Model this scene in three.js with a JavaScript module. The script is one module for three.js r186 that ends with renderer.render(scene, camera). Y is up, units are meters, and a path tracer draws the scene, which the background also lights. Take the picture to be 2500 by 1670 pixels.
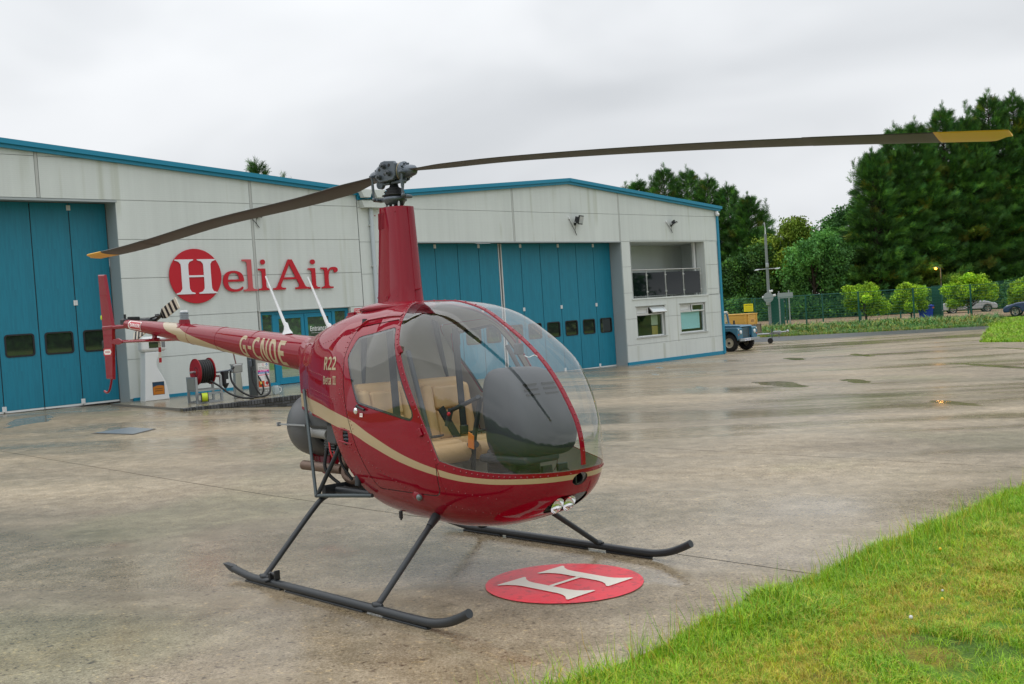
import * as THREE from 'three';
import { mergeGeometries } from 'three/addons/utils/BufferGeometryUtils.js';
import { RoundedBoxGeometry } from 'three/addons/geometries/RoundedBoxGeometry.js';
import { FontLoader } from 'three/addons/loaders/FontLoader.js';
import { TextGeometry } from 'three/addons/geometries/TextGeometry.js';

// ---------------------------------------------------------------- camera, sky, sun, exposure
const scene = new THREE.Scene();
const rad = THREE.MathUtils.degToRad;
const camera = new THREE.PerspectiveCamera(38.05, 1024 / 684, 0.05, 3000);
camera.rotation.order = 'YXZ';
camera.position.set(5.298, 1.677, 4.243);
camera.rotation.set(rad(-1.766), rad(44.897), rad(-3.746));

const renderer = new THREE.WebGLRenderer({ antialias: true });
renderer.setSize(1024, 684);
renderer.toneMapping = THREE.LinearToneMapping;
renderer.toneMappingExposure = 1.46;
renderer.shadowMap.enabled = true;

// value noise, seeded
function hash2(x, y, s = 0) { let h = (Math.imul(x | 0, 374761393) + Math.imul(y | 0, 668265263) + Math.imul(s, 1442695041)) | 0; h = Math.imul(h ^ (h >>> 13), 1274126177); h ^= h >>> 16; return (h >>> 0) / 4294967296; }
function vnoise(x, y, s = 0, per = 0) {
  const ix = Math.floor(x), iy = Math.floor(y), fx = x - ix, fy = y - iy, w = (a) => (per ? ((a % per) + per) % per : a);
  const u = fx * fx * (3 - 2 * fx), v = fy * fy * (3 - 2 * fy);
  const a = hash2(w(ix), w(iy), s), b = hash2(w(ix + 1), w(iy), s), c = hash2(w(ix), w(iy + 1), s), d = hash2(w(ix + 1), w(iy + 1), s);
  return a + (b - a) * u + (c - a) * v + (a - b - c + d) * u * v;
}
function fbm(x, y, o = 4, s = 0, per = 0) { let t = 0, a = 0.5, n = 0; for (let i = 0; i < o; i++) { t += a * vnoise(x, y, s + i * 17, per); n += a; a *= 0.5; x *= 2; y *= 2; if (per) per *= 2; } return t / n; }
function mulberry(a) { return () => { a |= 0; a = (a + 0x6d2b79f5) | 0; let t = Math.imul(a ^ (a >>> 15), 1 | a); t = (t + Math.imul(t ^ (t >>> 7), 61 | t)) ^ t; return ((t ^ (t >>> 14)) >>> 0) / 4294967296; }; }
const clamp = THREE.MathUtils.clamp, lerp = THREE.MathUtils.lerp;
const sstep = (a, b, x) => { const t = clamp((x - a) / (b - a), 0, 1); return t * t * (3 - 2 * t); };

{ // overcast sky: CIE overcast brightness with a broken cloud layer
  const W = 1024, H = 512, data = new Float32Array(W * H * 4);
  for (let j = 0; j < H; j++) for (let i = 0; i < W; i++) {
    const el = ((j + 0.5) / H - 0.5) * Math.PI, az = ((i + 0.5) / W - 0.5) * 2 * Math.PI;
    const y = Math.sin(el), x = Math.cos(az) * Math.cos(el), z = Math.sin(az) * Math.cos(el);
    const k = 1 / (Math.max(y, 0) + 0.16), px = x * k, pz = z * k;
    const wx = fbm(px * 0.55 + 9, pz * 0.55, 3, 5) - 0.5, wz = fbm(px * 0.55 + 40, pz * 0.55 + 7, 3, 9) - 0.5;
    let c = fbm(px * 0.8 + wx * 2.0 + 3.1, pz * 0.8 + wz * 2.0 + 1.7, 6, 21);
    c = sstep(0.28, 0.72, c) * 0.75 + 0.25 * fbm(px * 2.6 + wx * 3, pz * 2.6 + wz * 3, 4, 51);
    const base = 0.615 * (0.9 + 1.4 * Math.max(y, 0) ** 2);
    const m = 0.76 + 0.37 * c;
    const q = (j * W + i) * 4, dull = 1 - c;
    data[q] = base * m * (0.972 - 0.028 * dull); data[q + 1] = base * m * (0.994 - 0.008 * dull); data[q + 2] = base * m * (1.022 + 0.014 * dull); data[q + 3] = 1;
    if (y < 0) { data[q] = 0.2; data[q + 1] = 0.2; data[q + 2] = 0.18; }
  }
  const t = new THREE.DataTexture(data, W, H, THREE.RGBAFormat, THREE.FloatType);
  t.mapping = THREE.EquirectangularReflectionMapping; t.magFilter = THREE.LinearFilter; t.minFilter = THREE.LinearFilter; t.needsUpdate = true;
  scene.background = t; scene.environment = t;
}
const sun = new THREE.DirectionalLight(new THREE.Color(1, 0.98, 0.95), 0.5);
sun.position.set(-40, 80, 22); sun.castShadow = true; sun.shadow.radius = 170;
sun.shadow.mapSize.set(2048, 2048);
Object.assign(sun.shadow.camera, { left: -90, right: 90, top: 90, bottom: -90, near: 1, far: 260 });
scene.add(sun); scene.add(sun.target);

// ---------------------------------------------------------------- helpers
const C = (r, g, b) => new THREE.Color().setRGB(r, g, b);
const std = (o) => new THREE.MeshStandardMaterial({ side: THREE.DoubleSide, ...o });
const phy = (o) => new THREE.MeshPhysicalMaterial({ side: THREE.DoubleSide, ...o });
const taken = new Map();
function numbered(n) { const k = taken.get(n) ?? 0; taken.set(n, k + 1); return k ? `${n}_${String(k).padStart(3, '0')}` : n; }
function shade(o) { o.castShadow = true; o.receiveShadow = true; return o; }
function merged(g) { if (!Array.isArray(g)) return g; if (g.length === 1) return g[0]; const idx = g.every((a) => a.index); const l = g.map((a) => { const b = idx ? a : (a.index ? a.toNonIndexed() : a); for (const k of Object.keys(b.attributes)) if (!['position', 'normal', 'uv'].includes(k)) b.deleteAttribute(k); if (!b.attributes.uv) b.setAttribute('uv', new THREE.BufferAttribute(new Float32Array(b.attributes.position.count * 2), 2)); return b; }); return mergeGeometries(l); }
function part(name, g, m, parent, label) { const o = shade(new THREE.Mesh(merged(g), m)); o.name = name; if (label) o.userData.label = label; parent.add(o); return o; }
function thing(name, label, category, pos = [0, 0, 0], turn = 0, group) { const o = new THREE.Group(); o.name = numbered(name); o.position.set(...pos); o.rotation.y = turn; o.userData = { label, category }; if (group) o.userData.group = group; scene.add(o); return o; }
function structure(name, g, m) { const o = shade(new THREE.Mesh(merged(g), m)); o.name = numbered(name); o.userData.kind = 'structure'; scene.add(o); return o; }
function bx(w, h, d, x = 0, y = 0, z = 0, rx = 0, ry = 0, rz = 0) { const g = new THREE.BoxGeometry(w, h, d); if (rx || ry || rz) g.applyMatrix4(new THREE.Matrix4().makeRotationFromEuler(new THREE.Euler(rx, ry, rz))); g.translate(x, y, z); return g; }
function rb(w, h, d, r, x = 0, y = 0, z = 0, rx = 0, ry = 0, rz = 0, seg = 3) { const g = new RoundedBoxGeometry(w, h, d, seg, r); if (rx || ry || rz) g.applyMatrix4(new THREE.Matrix4().makeRotationFromEuler(new THREE.Euler(rx, ry, rz))); g.translate(x, y, z); return g; }
const V = (x, y, z) => new THREE.Vector3(x, y, z);
function rod(a, b, r, r2 = r, seg = 12, sx = 1) { // a bar from a to b
  const A = V(...a), B = V(...b), d = B.clone().sub(A), g = new THREE.CylinderGeometry(r2, r, d.length(), seg, 1);
  if (sx !== 1) g.scale(sx, 1, 1);
  g.applyQuaternion(new THREE.Quaternion().setFromUnitVectors(V(0, 1, 0), d.normalize())); g.translate((A.x + B.x) / 2, (A.y + B.y) / 2, (A.z + B.z) / 2); return g;
}
function pipe(pts, r, seg = 10, n = 40, closed = false) { return new THREE.TubeGeometry(new THREE.CatmullRomCurve3(pts.map((p) => V(...p)), closed, 'centripetal'), n, r, seg, closed); }
function capped(pts, r, seg = 12, n = 40) { const c = new THREE.CatmullRomCurve3(pts.map((p) => V(...p)), false, 'centripetal'); const out = [new THREE.TubeGeometry(c, n, r, seg)]; for (const t of [0, 1]) { const g = new THREE.CircleGeometry(r, seg), d = c.getTangent(t); if (!t) d.negate(); g.applyQuaternion(new THREE.Quaternion().setFromUnitVectors(V(0, 0, 1), d)); const p = c.getPoint(t); g.translate(p.x, p.y, p.z); out.push(g); } return out; }
function lathe(pts, seg = 32) { return new THREE.LatheGeometry(pts.map((p) => new THREE.Vector2(...p)), seg); }
function turnTo(g, axis) { // a geometry along +y is turned to lie along axis
  g.applyQuaternion(new THREE.Quaternion().setFromUnitVectors(V(0, 1, 0), V(...axis).normalize())); return g; }
function shapeOf(pts, holes = []) { const s = new THREE.Shape(pts.map((p) => new THREE.Vector2(...p))); for (const h of holes) s.holes.push(new THREE.Path(h.map((p) => new THREE.Vector2(...p)))); return s; }
function rrect(x0, y0, x1, y1, r, n = 4) { const o = []; for (const [cx, cy, a] of [[x1 - r, y0 + r, -90], [x1 - r, y1 - r, 0], [x0 + r, y1 - r, 90], [x0 + r, y0 + r, 180]]) for (let i = 0; i <= n; i++) { const t = rad(a + (90 * i) / n); o.push([cx + r * Math.cos(t), cy + r * Math.sin(t)]); } return o; }
function prism(pts, depth, z = 0, holes = [], bevel = 0) { const g = new THREE.ExtrudeGeometry(shapeOf(pts, holes), bevel ? { depth: depth - 2 * bevel, bevelEnabled: true, bevelSize: bevel, bevelThickness: bevel, bevelSegments: 2, bevelOffset: -bevel, curveSegments: 8 } : { depth, bevelEnabled: false, curveSegments: 8 }); g.translate(0, 0, z + (bevel || 0)); return g; }
function tex(w, h, fn, srgb = true) { const d = new Uint8Array(w * h * 4); for (let j = 0; j < h; j++) for (let i = 0; i < w; i++) { const c = fn(i, j), q = (j * w + i) * 4; d[q] = clamp(c[0], 0, 255); d[q + 1] = clamp(c[1], 0, 255); d[q + 2] = clamp(c[2], 0, 255); d[q + 3] = 255; } const t = new THREE.DataTexture(d, w, h); t.wrapS = t.wrapT = THREE.RepeatWrapping; t.magFilter = THREE.LinearFilter; t.minFilter = THREE.LinearMipmapLinearFilter; t.generateMipmaps = true; if (srgb) t.colorSpace = THREE.SRGBColorSpace; t.needsUpdate = true; return t; }
function scaled(t, rx, ry = rx, ox = 0, oy = 0) { const c = t.clone(); c.repeat.set(rx, ry); c.offset.set(ox, oy); c.needsUpdate = true; return c; }
function print(w, h, draw) { const c = document.createElement('canvas'); c.width = w; c.height = h; draw(c.getContext('2d'), w, h); const t = new THREE.CanvasTexture(c); t.colorSpace = THREE.SRGBColorSpace; return t; }
function pchip(xs, ys) { const n = xs.length, h = [], d = [], m = new Array(n).fill(0); for (let i = 0; i < n - 1; i++) { h.push(xs[i + 1] - xs[i]); d.push((ys[i + 1] - ys[i]) / h[i]); } for (let i = 1; i < n - 1; i++) if (d[i - 1] * d[i] > 0) { const a = 2 * h[i] + h[i - 1], b = h[i] + 2 * h[i - 1]; m[i] = (a + b) / (a / d[i - 1] + b / d[i]); } m[0] = d[0]; m[n - 1] = d[n - 2]; return (x) => { x = clamp(x, xs[0], xs[n - 1]); let i = 0; while (i < n - 2 && x > xs[i + 1]) i++; const t = (x - xs[i]) / h[i]; return (1 + 2 * t) * (1 - t) ** 2 * ys[i] + t * (1 - t) ** 2 * h[i] * m[i] + t * t * (3 - 2 * t) * ys[i + 1] + t * t * (t - 1) * h[i] * m[i + 1]; }; }

// triangle soups: flat arrays of 6 numbers a vertex (position, normal), cut along f = 0
function clipSoup(s, f) {
  const pos = [], neg = [], v = [0, 6, 12];
  for (let t = 0; t < s.length; t += 18) {
    const p = v.map((o) => s.slice(t + o, t + o + 6)), d = p.map(f);
    for (const [out, sg] of [[pos, 1], [neg, -1]]) {
      const poly = [];
      for (let i = 0; i < 3; i++) {
        const a = p[i], b = p[(i + 1) % 3], da = d[i] * sg, db = d[(i + 1) % 3] * sg;
        if (da >= 0) poly.push(a);
        if ((da > 0 && db < 0) || (da < 0 && db > 0)) { const k = da / (da - db); poly.push(a.map((x, q) => x + (b[q] - x) * k)); }
      }
      for (let i = 1; i + 1 < poly.length; i++) out.push(...poly[0], ...poly[i], ...poly[i + 1]);
    }
  }
  return [pos, neg];
}
function soupGeo(s, off = 0, flip = false) {
  const n = s.length / 6, P = new Float32Array(n * 3), N = new Float32Array(n * 3), U = new Float32Array(n * 2);
  for (let i = 0; i < n; i++) { const l = Math.hypot(s[i * 6 + 3], s[i * 6 + 4], s[i * 6 + 5]) || 1; for (let c = 0; c < 3; c++) { N[i * 3 + c] = (s[i * 6 + 3 + c] / l) * (flip ? -1 : 1); P[i * 3 + c] = s[i * 6 + c] + (s[i * 6 + 3 + c] / l) * off; } U[i * 2] = s[i * 6]; U[i * 2 + 1] = s[i * 6 + 1]; }
  if (flip) for (let i = 0; i < n; i += 3) for (const A of [P, N]) for (let c = 0; c < 3; c++) { const q = A[(i + 1) * 3 + c]; A[(i + 1) * 3 + c] = A[(i + 2) * 3 + c]; A[(i + 2) * 3 + c] = q; }
  const g = new THREE.BufferGeometry(); g.setAttribute('position', new THREE.BufferAttribute(P, 3)); g.setAttribute('normal', new THREE.BufferAttribute(N, 3)); g.setAttribute('uv', new THREE.BufferAttribute(U, 2)); return g;
}
function concat(...l) { const o = []; for (const s of l) for (let i = 0; i < s.length; i++) o.push(s[i]); return o; }

const fontSans = await new FontLoader().loadAsync('fonts/droid/droid_sans_bold.typeface.json');
const fontSerif = await new FontLoader().loadAsync('fonts/droid/droid_serif_regular.typeface.json');
function letter(ch, x0, y0, x1, y1, depth, font) { // a solid letter stretched into a box
  const g = new TextGeometry(ch, { font, size: 1, depth: 1, curveSegments: 8, bevelEnabled: false }); g.computeBoundingBox(); const b = g.boundingBox;
  g.translate(-b.min.x, -b.min.y, 0); g.scale((x1 - x0) / (b.max.x - b.min.x), (y1 - y0) / (b.max.y - b.min.y), depth); g.translate(x0, y0, 0); return g;
}

// ---------------------------------------------------------------- the lie of the land
const landA = pchip([-60, -45, -32, -26, -20, -10, 0, 8, 12], [-0.85, -0.83, -0.73, -0.69, -0.57, -0.3, 0, 0.24, 0.24]);
const landB = pchip([-25, -12, -9, -6.5, -5, 0, 6], [0, 0, 0.04, 0.17, 0.16, 0.03, 0]);
const land = (x, z) => landA(clamp(z, -60, 12)) + 0.007 * clamp(x, -4, 4) + landB(clamp(z, -25, 6)) * sstep(0, 1, (-x - 4) / 14);
// ================================================================ ground
const sheetNormal = (x, z, f) => { const e = 0.2, n = V(f(x - e, z) - f(x + e, z), 2 * e, f(x, z - e) - f(x, z + e)).normalize(); return [n.x, n.y, n.z]; };
function sheetSoup(xs, zs, f) {
  const s = [], vert = (x, z) => [x, f(x, z), z, ...sheetNormal(x, z, f)];
  for (let i = 0; i + 1 < xs.length; i++) for (let j = 0; j + 1 < zs.length; j++) { const a = vert(xs[i], zs[j]), b = vert(xs[i + 1], zs[j]), c = vert(xs[i + 1], zs[j + 1]), d = vert(xs[i], zs[j + 1]); s.push(...a, ...d, ...c, ...a, ...c, ...b); }
  return s;
}
const span = (a, b, step) => { const n = Math.max(1, Math.round((b - a) / step)), o = []; for (let i = 0; i <= n; i++) o.push(a + ((b - a) * i) / n); return o; };
function flatUV(g) { const p = g.attributes.position, u = new Float32Array(p.count * 2); for (let i = 0; i < p.count; i++) { u[i * 2] = p.getX(i); u[i * 2 + 1] = p.getZ(i); } g.setAttribute('uv', new THREE.BufferAttribute(u, 2)); return g; }
function tint(g, f) { const p = g.attributes.position, c = new Float32Array(p.count * 3); for (let i = 0; i < p.count; i++) { const k = f(p.getX(i), p.getY(i), p.getZ(i)); c.set(k, i * 3); } g.setAttribute('color', new THREE.BufferAttribute(c, 3)); return g; }

// brushed, worn concrete: exposed aggregate, a 3 m tile
const concreteTex = tex(1024, 1024, (i, j) => {
  const x = i / 1024, y = j / 1024, f = fbm(x * 24, y * 24, 4, 3, 24), fine = hash2(i, j, 4), st = vnoise(x * 340, y * 340, 8, 340), b = vnoise(x * 160, y * 160, 31, 160);
  let v = 131 + (f - 0.5) * 44 + (fine - 0.5) * 46 + (st - 0.5) * 34;
  let r = v + 10, g = v, bl = v - 20;
  if (b > 0.8) { const k = (b - 0.8) * 4.4; r += 44 * k; g += 36 * k; bl += 20 * k; }
  if (b < 0.2) { const k = (0.2 - b) * 4.6; r -= 62 * k; g -= 62 * k; bl -= 54 * k; }
  return [r, g, bl];
});
const concreteBump = tex(1024, 1024, (i, j) => { const x = i / 1024, y = j / 1024, v = 128 + (vnoise(x * 340, y * 340, 8, 340) - 0.5) * 120 + (fbm(x * 60, y * 60, 3, 12, 60) - 0.5) * 120; return [v, v, v]; }, false);
// how wet the apron is, over the whole 80 m of it: films, streaks, standing puddles
const puddles = [[-13.1, -28.8, 0.9, 0.34, 0.75], [-11.2, -30.3, 1.3, 0.22, 0.8], [-7.3, -17.6, 1.5, 0.5, 0.75], [-6.0, -18.9, 1.1, 0.35, 0.9], [-8.6, -16.2, 0.9, 0.16, 0.8], [-16.2, -24.8, 0.8, 0.2, 0.8], [-13.9, -21.4, 0.7, 0.12, 0.8], [-15.7, -18.2, 1.0, 0.14, 0.7], [-4.4, -24.3, 2.6, 0.3, 0.7], [-3.0, -27.8, 3.0, 0.26, 0.75], [-5.4, -31.5, 3.6, 0.24, 0.7], [-1.4, -13.2, 0.9, 0.25, 0.7], [-17.5, -3.6, 1.6, 0.5, 0.5], [-12.9, -3.6, 0.7, 0.3, 0.3], [1.35, -0.72, 0.34, 0.22, 0.5], [1.7, -0.6, 0.16, 0.1, 0.4], [0.9, 0.99, 1.3, 0.09, 0.02], [0.5, -0.94, 1.2, 0.1, 0.02]];
const wetness = (x, z) => {
  const w = fbm(x * 0.32 + 5, z * 0.32 + 2, 4, 71), st = fbm((x * 0.75 - z * 0.66) * 0.16 + 3, (x * 0.66 + z * 0.75) * 1.3, 3, 91);
  let k = 0.54 + (w - 0.5) * 0.9 + (st - 0.5) * 0.7;
  for (const [px, pz, a, b, t] of puddles) { const c = Math.cos(t), s = Math.sin(t), u = (x - px) * c + (z - pz) * s, v = -(x - px) * s + (z - pz) * c; if (Math.abs(u) > 1.6 * a || Math.abs(v) > 1.6 * b) continue; const d = Math.hypot(u / a, v / b) + (fbm(x * 2.2, z * 2.2, 3, 33) - 0.5) * 0.9; k = Math.max(k, 1.25 * (1 - sstep(0.72, 1.02, d))); }
  return k;
};
const APN = 80, APO = 66;
const wetTex = tex(1536, 1536, (i, j) => {
  const x = (i / 1536) * APN - APO, z = (j / 1536) * APN - APO, k = wetness(x, z);
  const r = k > 1.02 ? 0.03 : lerp(0.56, 0.13, sstep(0.1, 0.98, k)); const v = 255 * r; return [v, v, v];
}, false);
wetTex.wrapS = wetTex.wrapT = THREE.ClampToEdgeWrapping;
const concreteMat = std({ color: C(1, 1, 1), map: scaled(concreteTex, 1 / 3), bumpMap: scaled(concreteBump, 1 / 3), bumpScale: 0.0012, roughness: 1, roughnessMap: scaled(wetTex, 1 / APN, 1 / APN, APO / APN, APO / APN), vertexColors: true });
concreteMat.name = 'worn wet concrete';
function concreteTint(x, y, z) { // stains of oil, moss and rust in the slab
  const a = fbm(x * 0.21 + 11, z * 0.21 + 3, 5, 41), b = fbm(x * 0.9 + 1, z * 0.9 + 8, 4, 57), m = fbm(x * 0.3 + 31, z * 0.3 + 77, 4, 63), st = fbm((x * 0.75 - z * 0.66) * 0.14, (x * 0.66 + z * 0.75) * 0.9, 4, 19);
  let v = 0.98 + (a - 0.5) * 0.6 + (b - 0.5) * 0.22 + (st - 0.5) * 0.75 + (fbm((x * 0.75 - z * 0.66) * 0.7 + 9, (x * 0.66 + z * 0.75) * 4.2, 3, 27) - 0.5) * 0.34; v = clamp(v, 0.42, 1.35);
  let r = v * 1.05, g = v * 0.98, bl = v * 0.92;
  const moss = sstep(0.56, 0.74, m) * 0.5; r *= 1 - 0.3 * moss; g *= 1 - 0.16 * moss; bl *= 1 - 0.34 * moss;
  const brown = sstep(0.5, 0.72, fbm(x * 0.7 + 4, z * 0.7 + 19, 4, 87)) * (1 - sstep(1.2, 3.2, Math.hypot(x - 1.4, (z - 1.6) * 0.8))) * 0.85; r *= 1 - 0.2 * brown; g *= 1 - 0.3 * brown; bl *= 1 - 0.5 * brown;
  const rust = sstep(0.72, 0.8, fbm(x * 3.1, z * 3.1 + 50, 3, 101)) * (1 - sstep(0.6, 1.6, Math.hypot((x + 2.6) * 0.6, z + 0.3))); r *= 1; g *= 1 - 0.4 * rust; bl *= 1 - 0.45 * rust;
  return [r, g, bl];
}
// the outline of the apron: straight edges measured on the ground
const side = (ax, az, bx_, bz) => { const dx = bx_ - ax, dz = bz - az, l = Math.hypot(dx, dz); return (x, z) => ((x - ax) * dz - (z - az) * dx) / l; }; // > 0 to the right of a -> b seen from above (z down)
const roadNear = side(-13.7, -49.75, -22.55, -43.27), roadFar = side(-14.84, -53.84, -25.78, -48.82), lawnSide = side(-9.7, -37.7, -14.4, -52.4);
const LAWN_X = 2.42, LAWN_Z = -37.35;
const inLawn = (x, z) => Math.min(-lawnSide(x, z), LAWN_Z + 0.22 * (x + 9.7) - z); // far lawn on the right
const apron = new THREE.Group(); apron.name = 'concrete_apron'; apron.userData.kind = 'structure'; scene.add(apron);
{
  const joints = []; for (let z = 13.38; z > -62; z -= 4.85) joints.push(z);
  const xs = [...span(-62, -20, 1.2), ...span(-20, -8, 0.4).slice(1), ...span(-8, LAWN_X, 0.14).slice(1)];
  for (let k = 0; k + 1 < joints.length; k++) {
    const z1 = joints[k] - 0.006, z0 = joints[k + 1] + 0.006, zs = span(z0, z1, z1 > -8 ? 0.15 : z1 > -22 ? 0.3 : 0.6);
    let s = sheetSoup(xs, zs, land);
    if (z0 < -30) { s = clipSoup(s, (p) => roadNear(p[0], p[2]))[0]; s = clipSoup(s, (p) => -inLawn(p[0], p[2]))[0]; }
    if (!s.length) continue;
    part('slab', tint(flatUV(soupGeo(s)), concreteTint), concreteMat, apron);
  }
  let s = sheetSoup(span(-62, LAWN_X, 1.5), span(-45, 13, 1.5), (x, z) => land(x, z) - 0.016);
  s = clipSoup(s, (p) => roadNear(p[0], p[2]))[0]; s = clipSoup(s, (p) => -inLawn(p[0], p[2]))[0];
  part('joint_sealant', flatUV(soupGeo(s)), std({ color: C(0.05, 0.045, 0.035), roughness: 0.9 }), apron);
}
// asphalt perimeter road
{
  const at = tex(512, 512, (i, j) => { const v = 74 + (hash2(i, j, 6) - 0.5) * 40 + (fbm(i / 512 * 12, j / 512 * 12, 4, 7, 12) - 0.5) * 34; return [v, v + 1, v + 4]; });
  let s = sheetSoup(span(-62, 0, 1.4), span(-66, -22, 1.0), (x, z) => land(x, z) - 0.004);
  s = clipSoup(s, (p) => -roadNear(p[0], p[2]))[0]; s = clipSoup(s, (p) => roadFar(p[0], p[2]))[0]; s = clipSoup(s, (p) => -inLawn(p[0], p[2]))[0];
  structure('asphalt_road', flatUV(soupGeo(s)), std({ map: scaled(at, 0.4), roughness: 0.34 }));
}
// earth and turf that everything lies on, out to the horizon
const turfTex = tex(512, 512, (i, j) => { const x = i / 512, y = j / 512, a = fbm(x * 10, y * 10, 5, 2, 10), f = hash2(i, j, 9), d = sstep(0.55, 0.75, fbm(x * 5, y * 5, 4, 44, 5)); const v = 0.6 + a * 0.5 + (f - 0.5) * 0.4; return [(96 + 56 * d) * v, (136 + 4 * d) * v, (18 + 14 * d) * v]; });
const turfMat = std({ map: scaled(turfTex, 1 / 2.5), roughness: 0.95 });
const bank = (x, z) => { const d = x - LAWN_X; return d > 0 && z > -34 ? 0.03 * sstep(0, 0.5, d) + 0.04 * (fbm(x * 1.1, z * 1.1, 3, 14) - 0.5) * sstep(0, 0.4, d) + 1.5 * sstep(6, 22, x) : 0; };
const lawnLand = (x, z) => land(x, z) + bank(x, z);
{
  const xs = [...span(-900, -80, 120), ...span(-80, -2, 3).slice(1), ...span(-2, 2.4, 0.9).slice(1), ...span(2.42, 9, 0.16), ...span(9, 60, 3).slice(1), ...span(60, 900, 120).slice(1)];
  const zs = [...span(-900, -110, 110), ...span(-110, -12, 2.5).slice(1), ...span(-12, 8, 0.2).slice(1), ...span(8, 50, 3).slice(1), ...span(50, 900, 110).slice(1)];
  const g = flatUV(soupGeo(sheetSoup(xs, zs, (x, z) => (x > 2.41 ? lawnLand(x, z) : land(x, z) - 0.045)))); structure('grass_field', g, turfMat);
}
// bare gravel yard beyond the mesh fence
{
  const gt = tex(512, 512, (i, j) => { const v = 150 + (hash2(i, j, 1) - 0.5) * 60 + (fbm(i / 64, j / 64, 3, 3) - 0.5) * 50; return [v, v * 0.84, v * 0.66]; });
  const s = sheetSoup(span(-70, 6, 2), span(-98, -66, 2), (x, z) => -0.82 + 0.05 * fbm(x * 0.3, z * 0.3, 3, 6));
  structure('gravel_yard', flatUV(soupGeo(clipSoup(s, (p) => -63.5 + (p[0] + 24) * -0.32 - p[2])[0])), std({ map: scaled(gt, 0.3), roughness: 0.9 }));
}
// the landing mark: red disc, cream serif H
const markRed = tex(512, 512, (i, j) => { const x = i / 512, y = j / 512, n = fbm(x * 9, y * 9, 5, 8), c = fbm(x * 26, y * 26, 4, 18), k = 1 - 0.14 * sstep(0.58, 0.74, c) - 0.2 * (n - 0.5), h = (hash2(i, j, 3) - 0.5) * 16; return [228 * k + h + 12 * n, (12 + 22 * sstep(0.5, 0.8, n)) * k + h, (36 + 22 * n) * k + h]; });
{
  const cx = 1.22, cz = -0.165, R = 0.482;
  const m = new THREE.Group(); m.name = 'landing_mark'; m.userData = { label: 'red painted disc with a cream serif letter H on the wet concrete', category: 'ground marking' }; scene.add(m);
  const ring = []; for (let i = 0; i < 96; i++) { const a = (i / 96) * 2 * Math.PI, r = R * (1 + 0.006 * (vnoise(i * 0.7, 3) - 0.5)); ring.push([cx + r * Math.cos(a), cz + r * Math.sin(a)]); }
  const lay = (pts, up) => { const g = new THREE.ShapeGeometry(shapeOf(pts.map(([x, z]) => [x, -z]))); const p = g.attributes.position; for (let i = 0; i < p.count; i++) { const x = p.getX(i), z = -p.getY(i); p.setXYZ(i, x, 0.007 * x + 0.03 * z + up, z); } g.computeVertexNormals(); return flatUV(g); };
  const discMat = std({ map: scaled(markRed, 1.0), roughness: 0.36, bumpMap: scaled(concreteBump, 1 / 3), bumpScale: 0.0012 });
  part('red_disc', lay(ring, 0.0065), discMat, m);
  const stem = (z) => [[0.95, z - 0.12], [0.985, z - 0.085], [1.035, z - 0.058], [1.08, z - 0.05], [1.37, z - 0.05], [1.42, z - 0.06], [1.465, z - 0.085], [1.5, z - 0.12], [1.517, z - 0.12], [1.517, z + 0.12], [1.5, z + 0.12], [1.465, z + 0.085], [1.42, z + 0.06], [1.37, z + 0.05], [1.08, z + 0.05], [1.035, z + 0.058], [0.985, z + 0.085], [0.95, z + 0.12], [0.935, z + 0.12], [0.935, z - 0.12]];
  part('letter_h', [lay(stem(-0.345), 0.0105), lay(stem(0.012), 0.0105), lay([[1.208, -0.3], [1.24, -0.3], [1.24, -0.03], [1.208, -0.03]], 0.0105)], std({ color: C(0.82, 0.78, 0.66), roughness: 0.4, bumpMap: scaled(concreteBump, 1 / 3), bumpScale: 0.001 }), m);
}
// a steel drain cover by the left hangar
{
  const d = thing('drain_cover', 'flat grey steel manhole cover set in the concrete near the left hangar', 'manhole cover');
  const quad = (k, up) => { const c = [-12.5, -3.56], q = [[-12.88, -3.08], [-11.85, -3.35], [-12.3, -3.95], [-13.1, -3.85]].map(([x, z]) => [c[0] + (x - c[0]) * k, c[1] + (z - c[1]) * k]), g = new THREE.BufferGeometry(), v = q.map(([x, z]) => [x, land(x, z) + up, z]); g.setAttribute('position', new THREE.Float32BufferAttribute([...v[0], ...v[1], ...v[2], ...v[0], ...v[2], ...v[3]], 3)); g.computeVertexNormals(); return g; };
  part('cover_frame', quad(1.1, 0.005), std({ color: C(0.1, 0.09, 0.08), roughness: 0.6 }), d); part('cover_plate', quad(1.0, 0.01), std({ color: C(0.28, 0.31, 0.34), metalness: 0.4, roughness: 0.3 }), d);
}
// ================================================================ the two hangars; their fronts share one plane: x runs along it, y up, z out of it
const FACE_TURN = rad(87.1), FACE_AT = [-19.974, 0, -1.012];
const onFace = (s, y, n) => V(s, y, n).applyAxisAngle(V(0, 1, 0), FACE_TURN).add(V(...FACE_AT));
function wallThing(name, label, category, s, y, n, group) { const p = onFace(s, y, n); return thing(name, label, category, [p.x, p.y, p.z], FACE_TURN, group); }
const panelTex = tex(1024, 1024, (i, j) => {
  const x = i / 1024, y = j / 1024, st = fbm(x * 90, y * 2.2, 4, 11), run = sstep(0.57, 0.8, fbm(x * 46, y * 1.6, 3, 29)) * sstep(0.35, 0.7, fbm(x * 7, y * 5, 3, 37)), d = fbm(x * 6, y * 6, 4, 15), h = (hash2(i, j, 5) - 0.5) * 5;
  const v = 1 + (st - 0.5) * 0.05 + (d - 0.5) * 0.05 - run * 0.09; return [206 * v + h, 212 * v + h, 209 * v + h - run * 6];
});
const panelBump = tex(64, 256, (i, j) => { const v = 128 + 60 * Math.sin((j / 256) * 2 * Math.PI * 8); return [v, v, v]; }, false);
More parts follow.
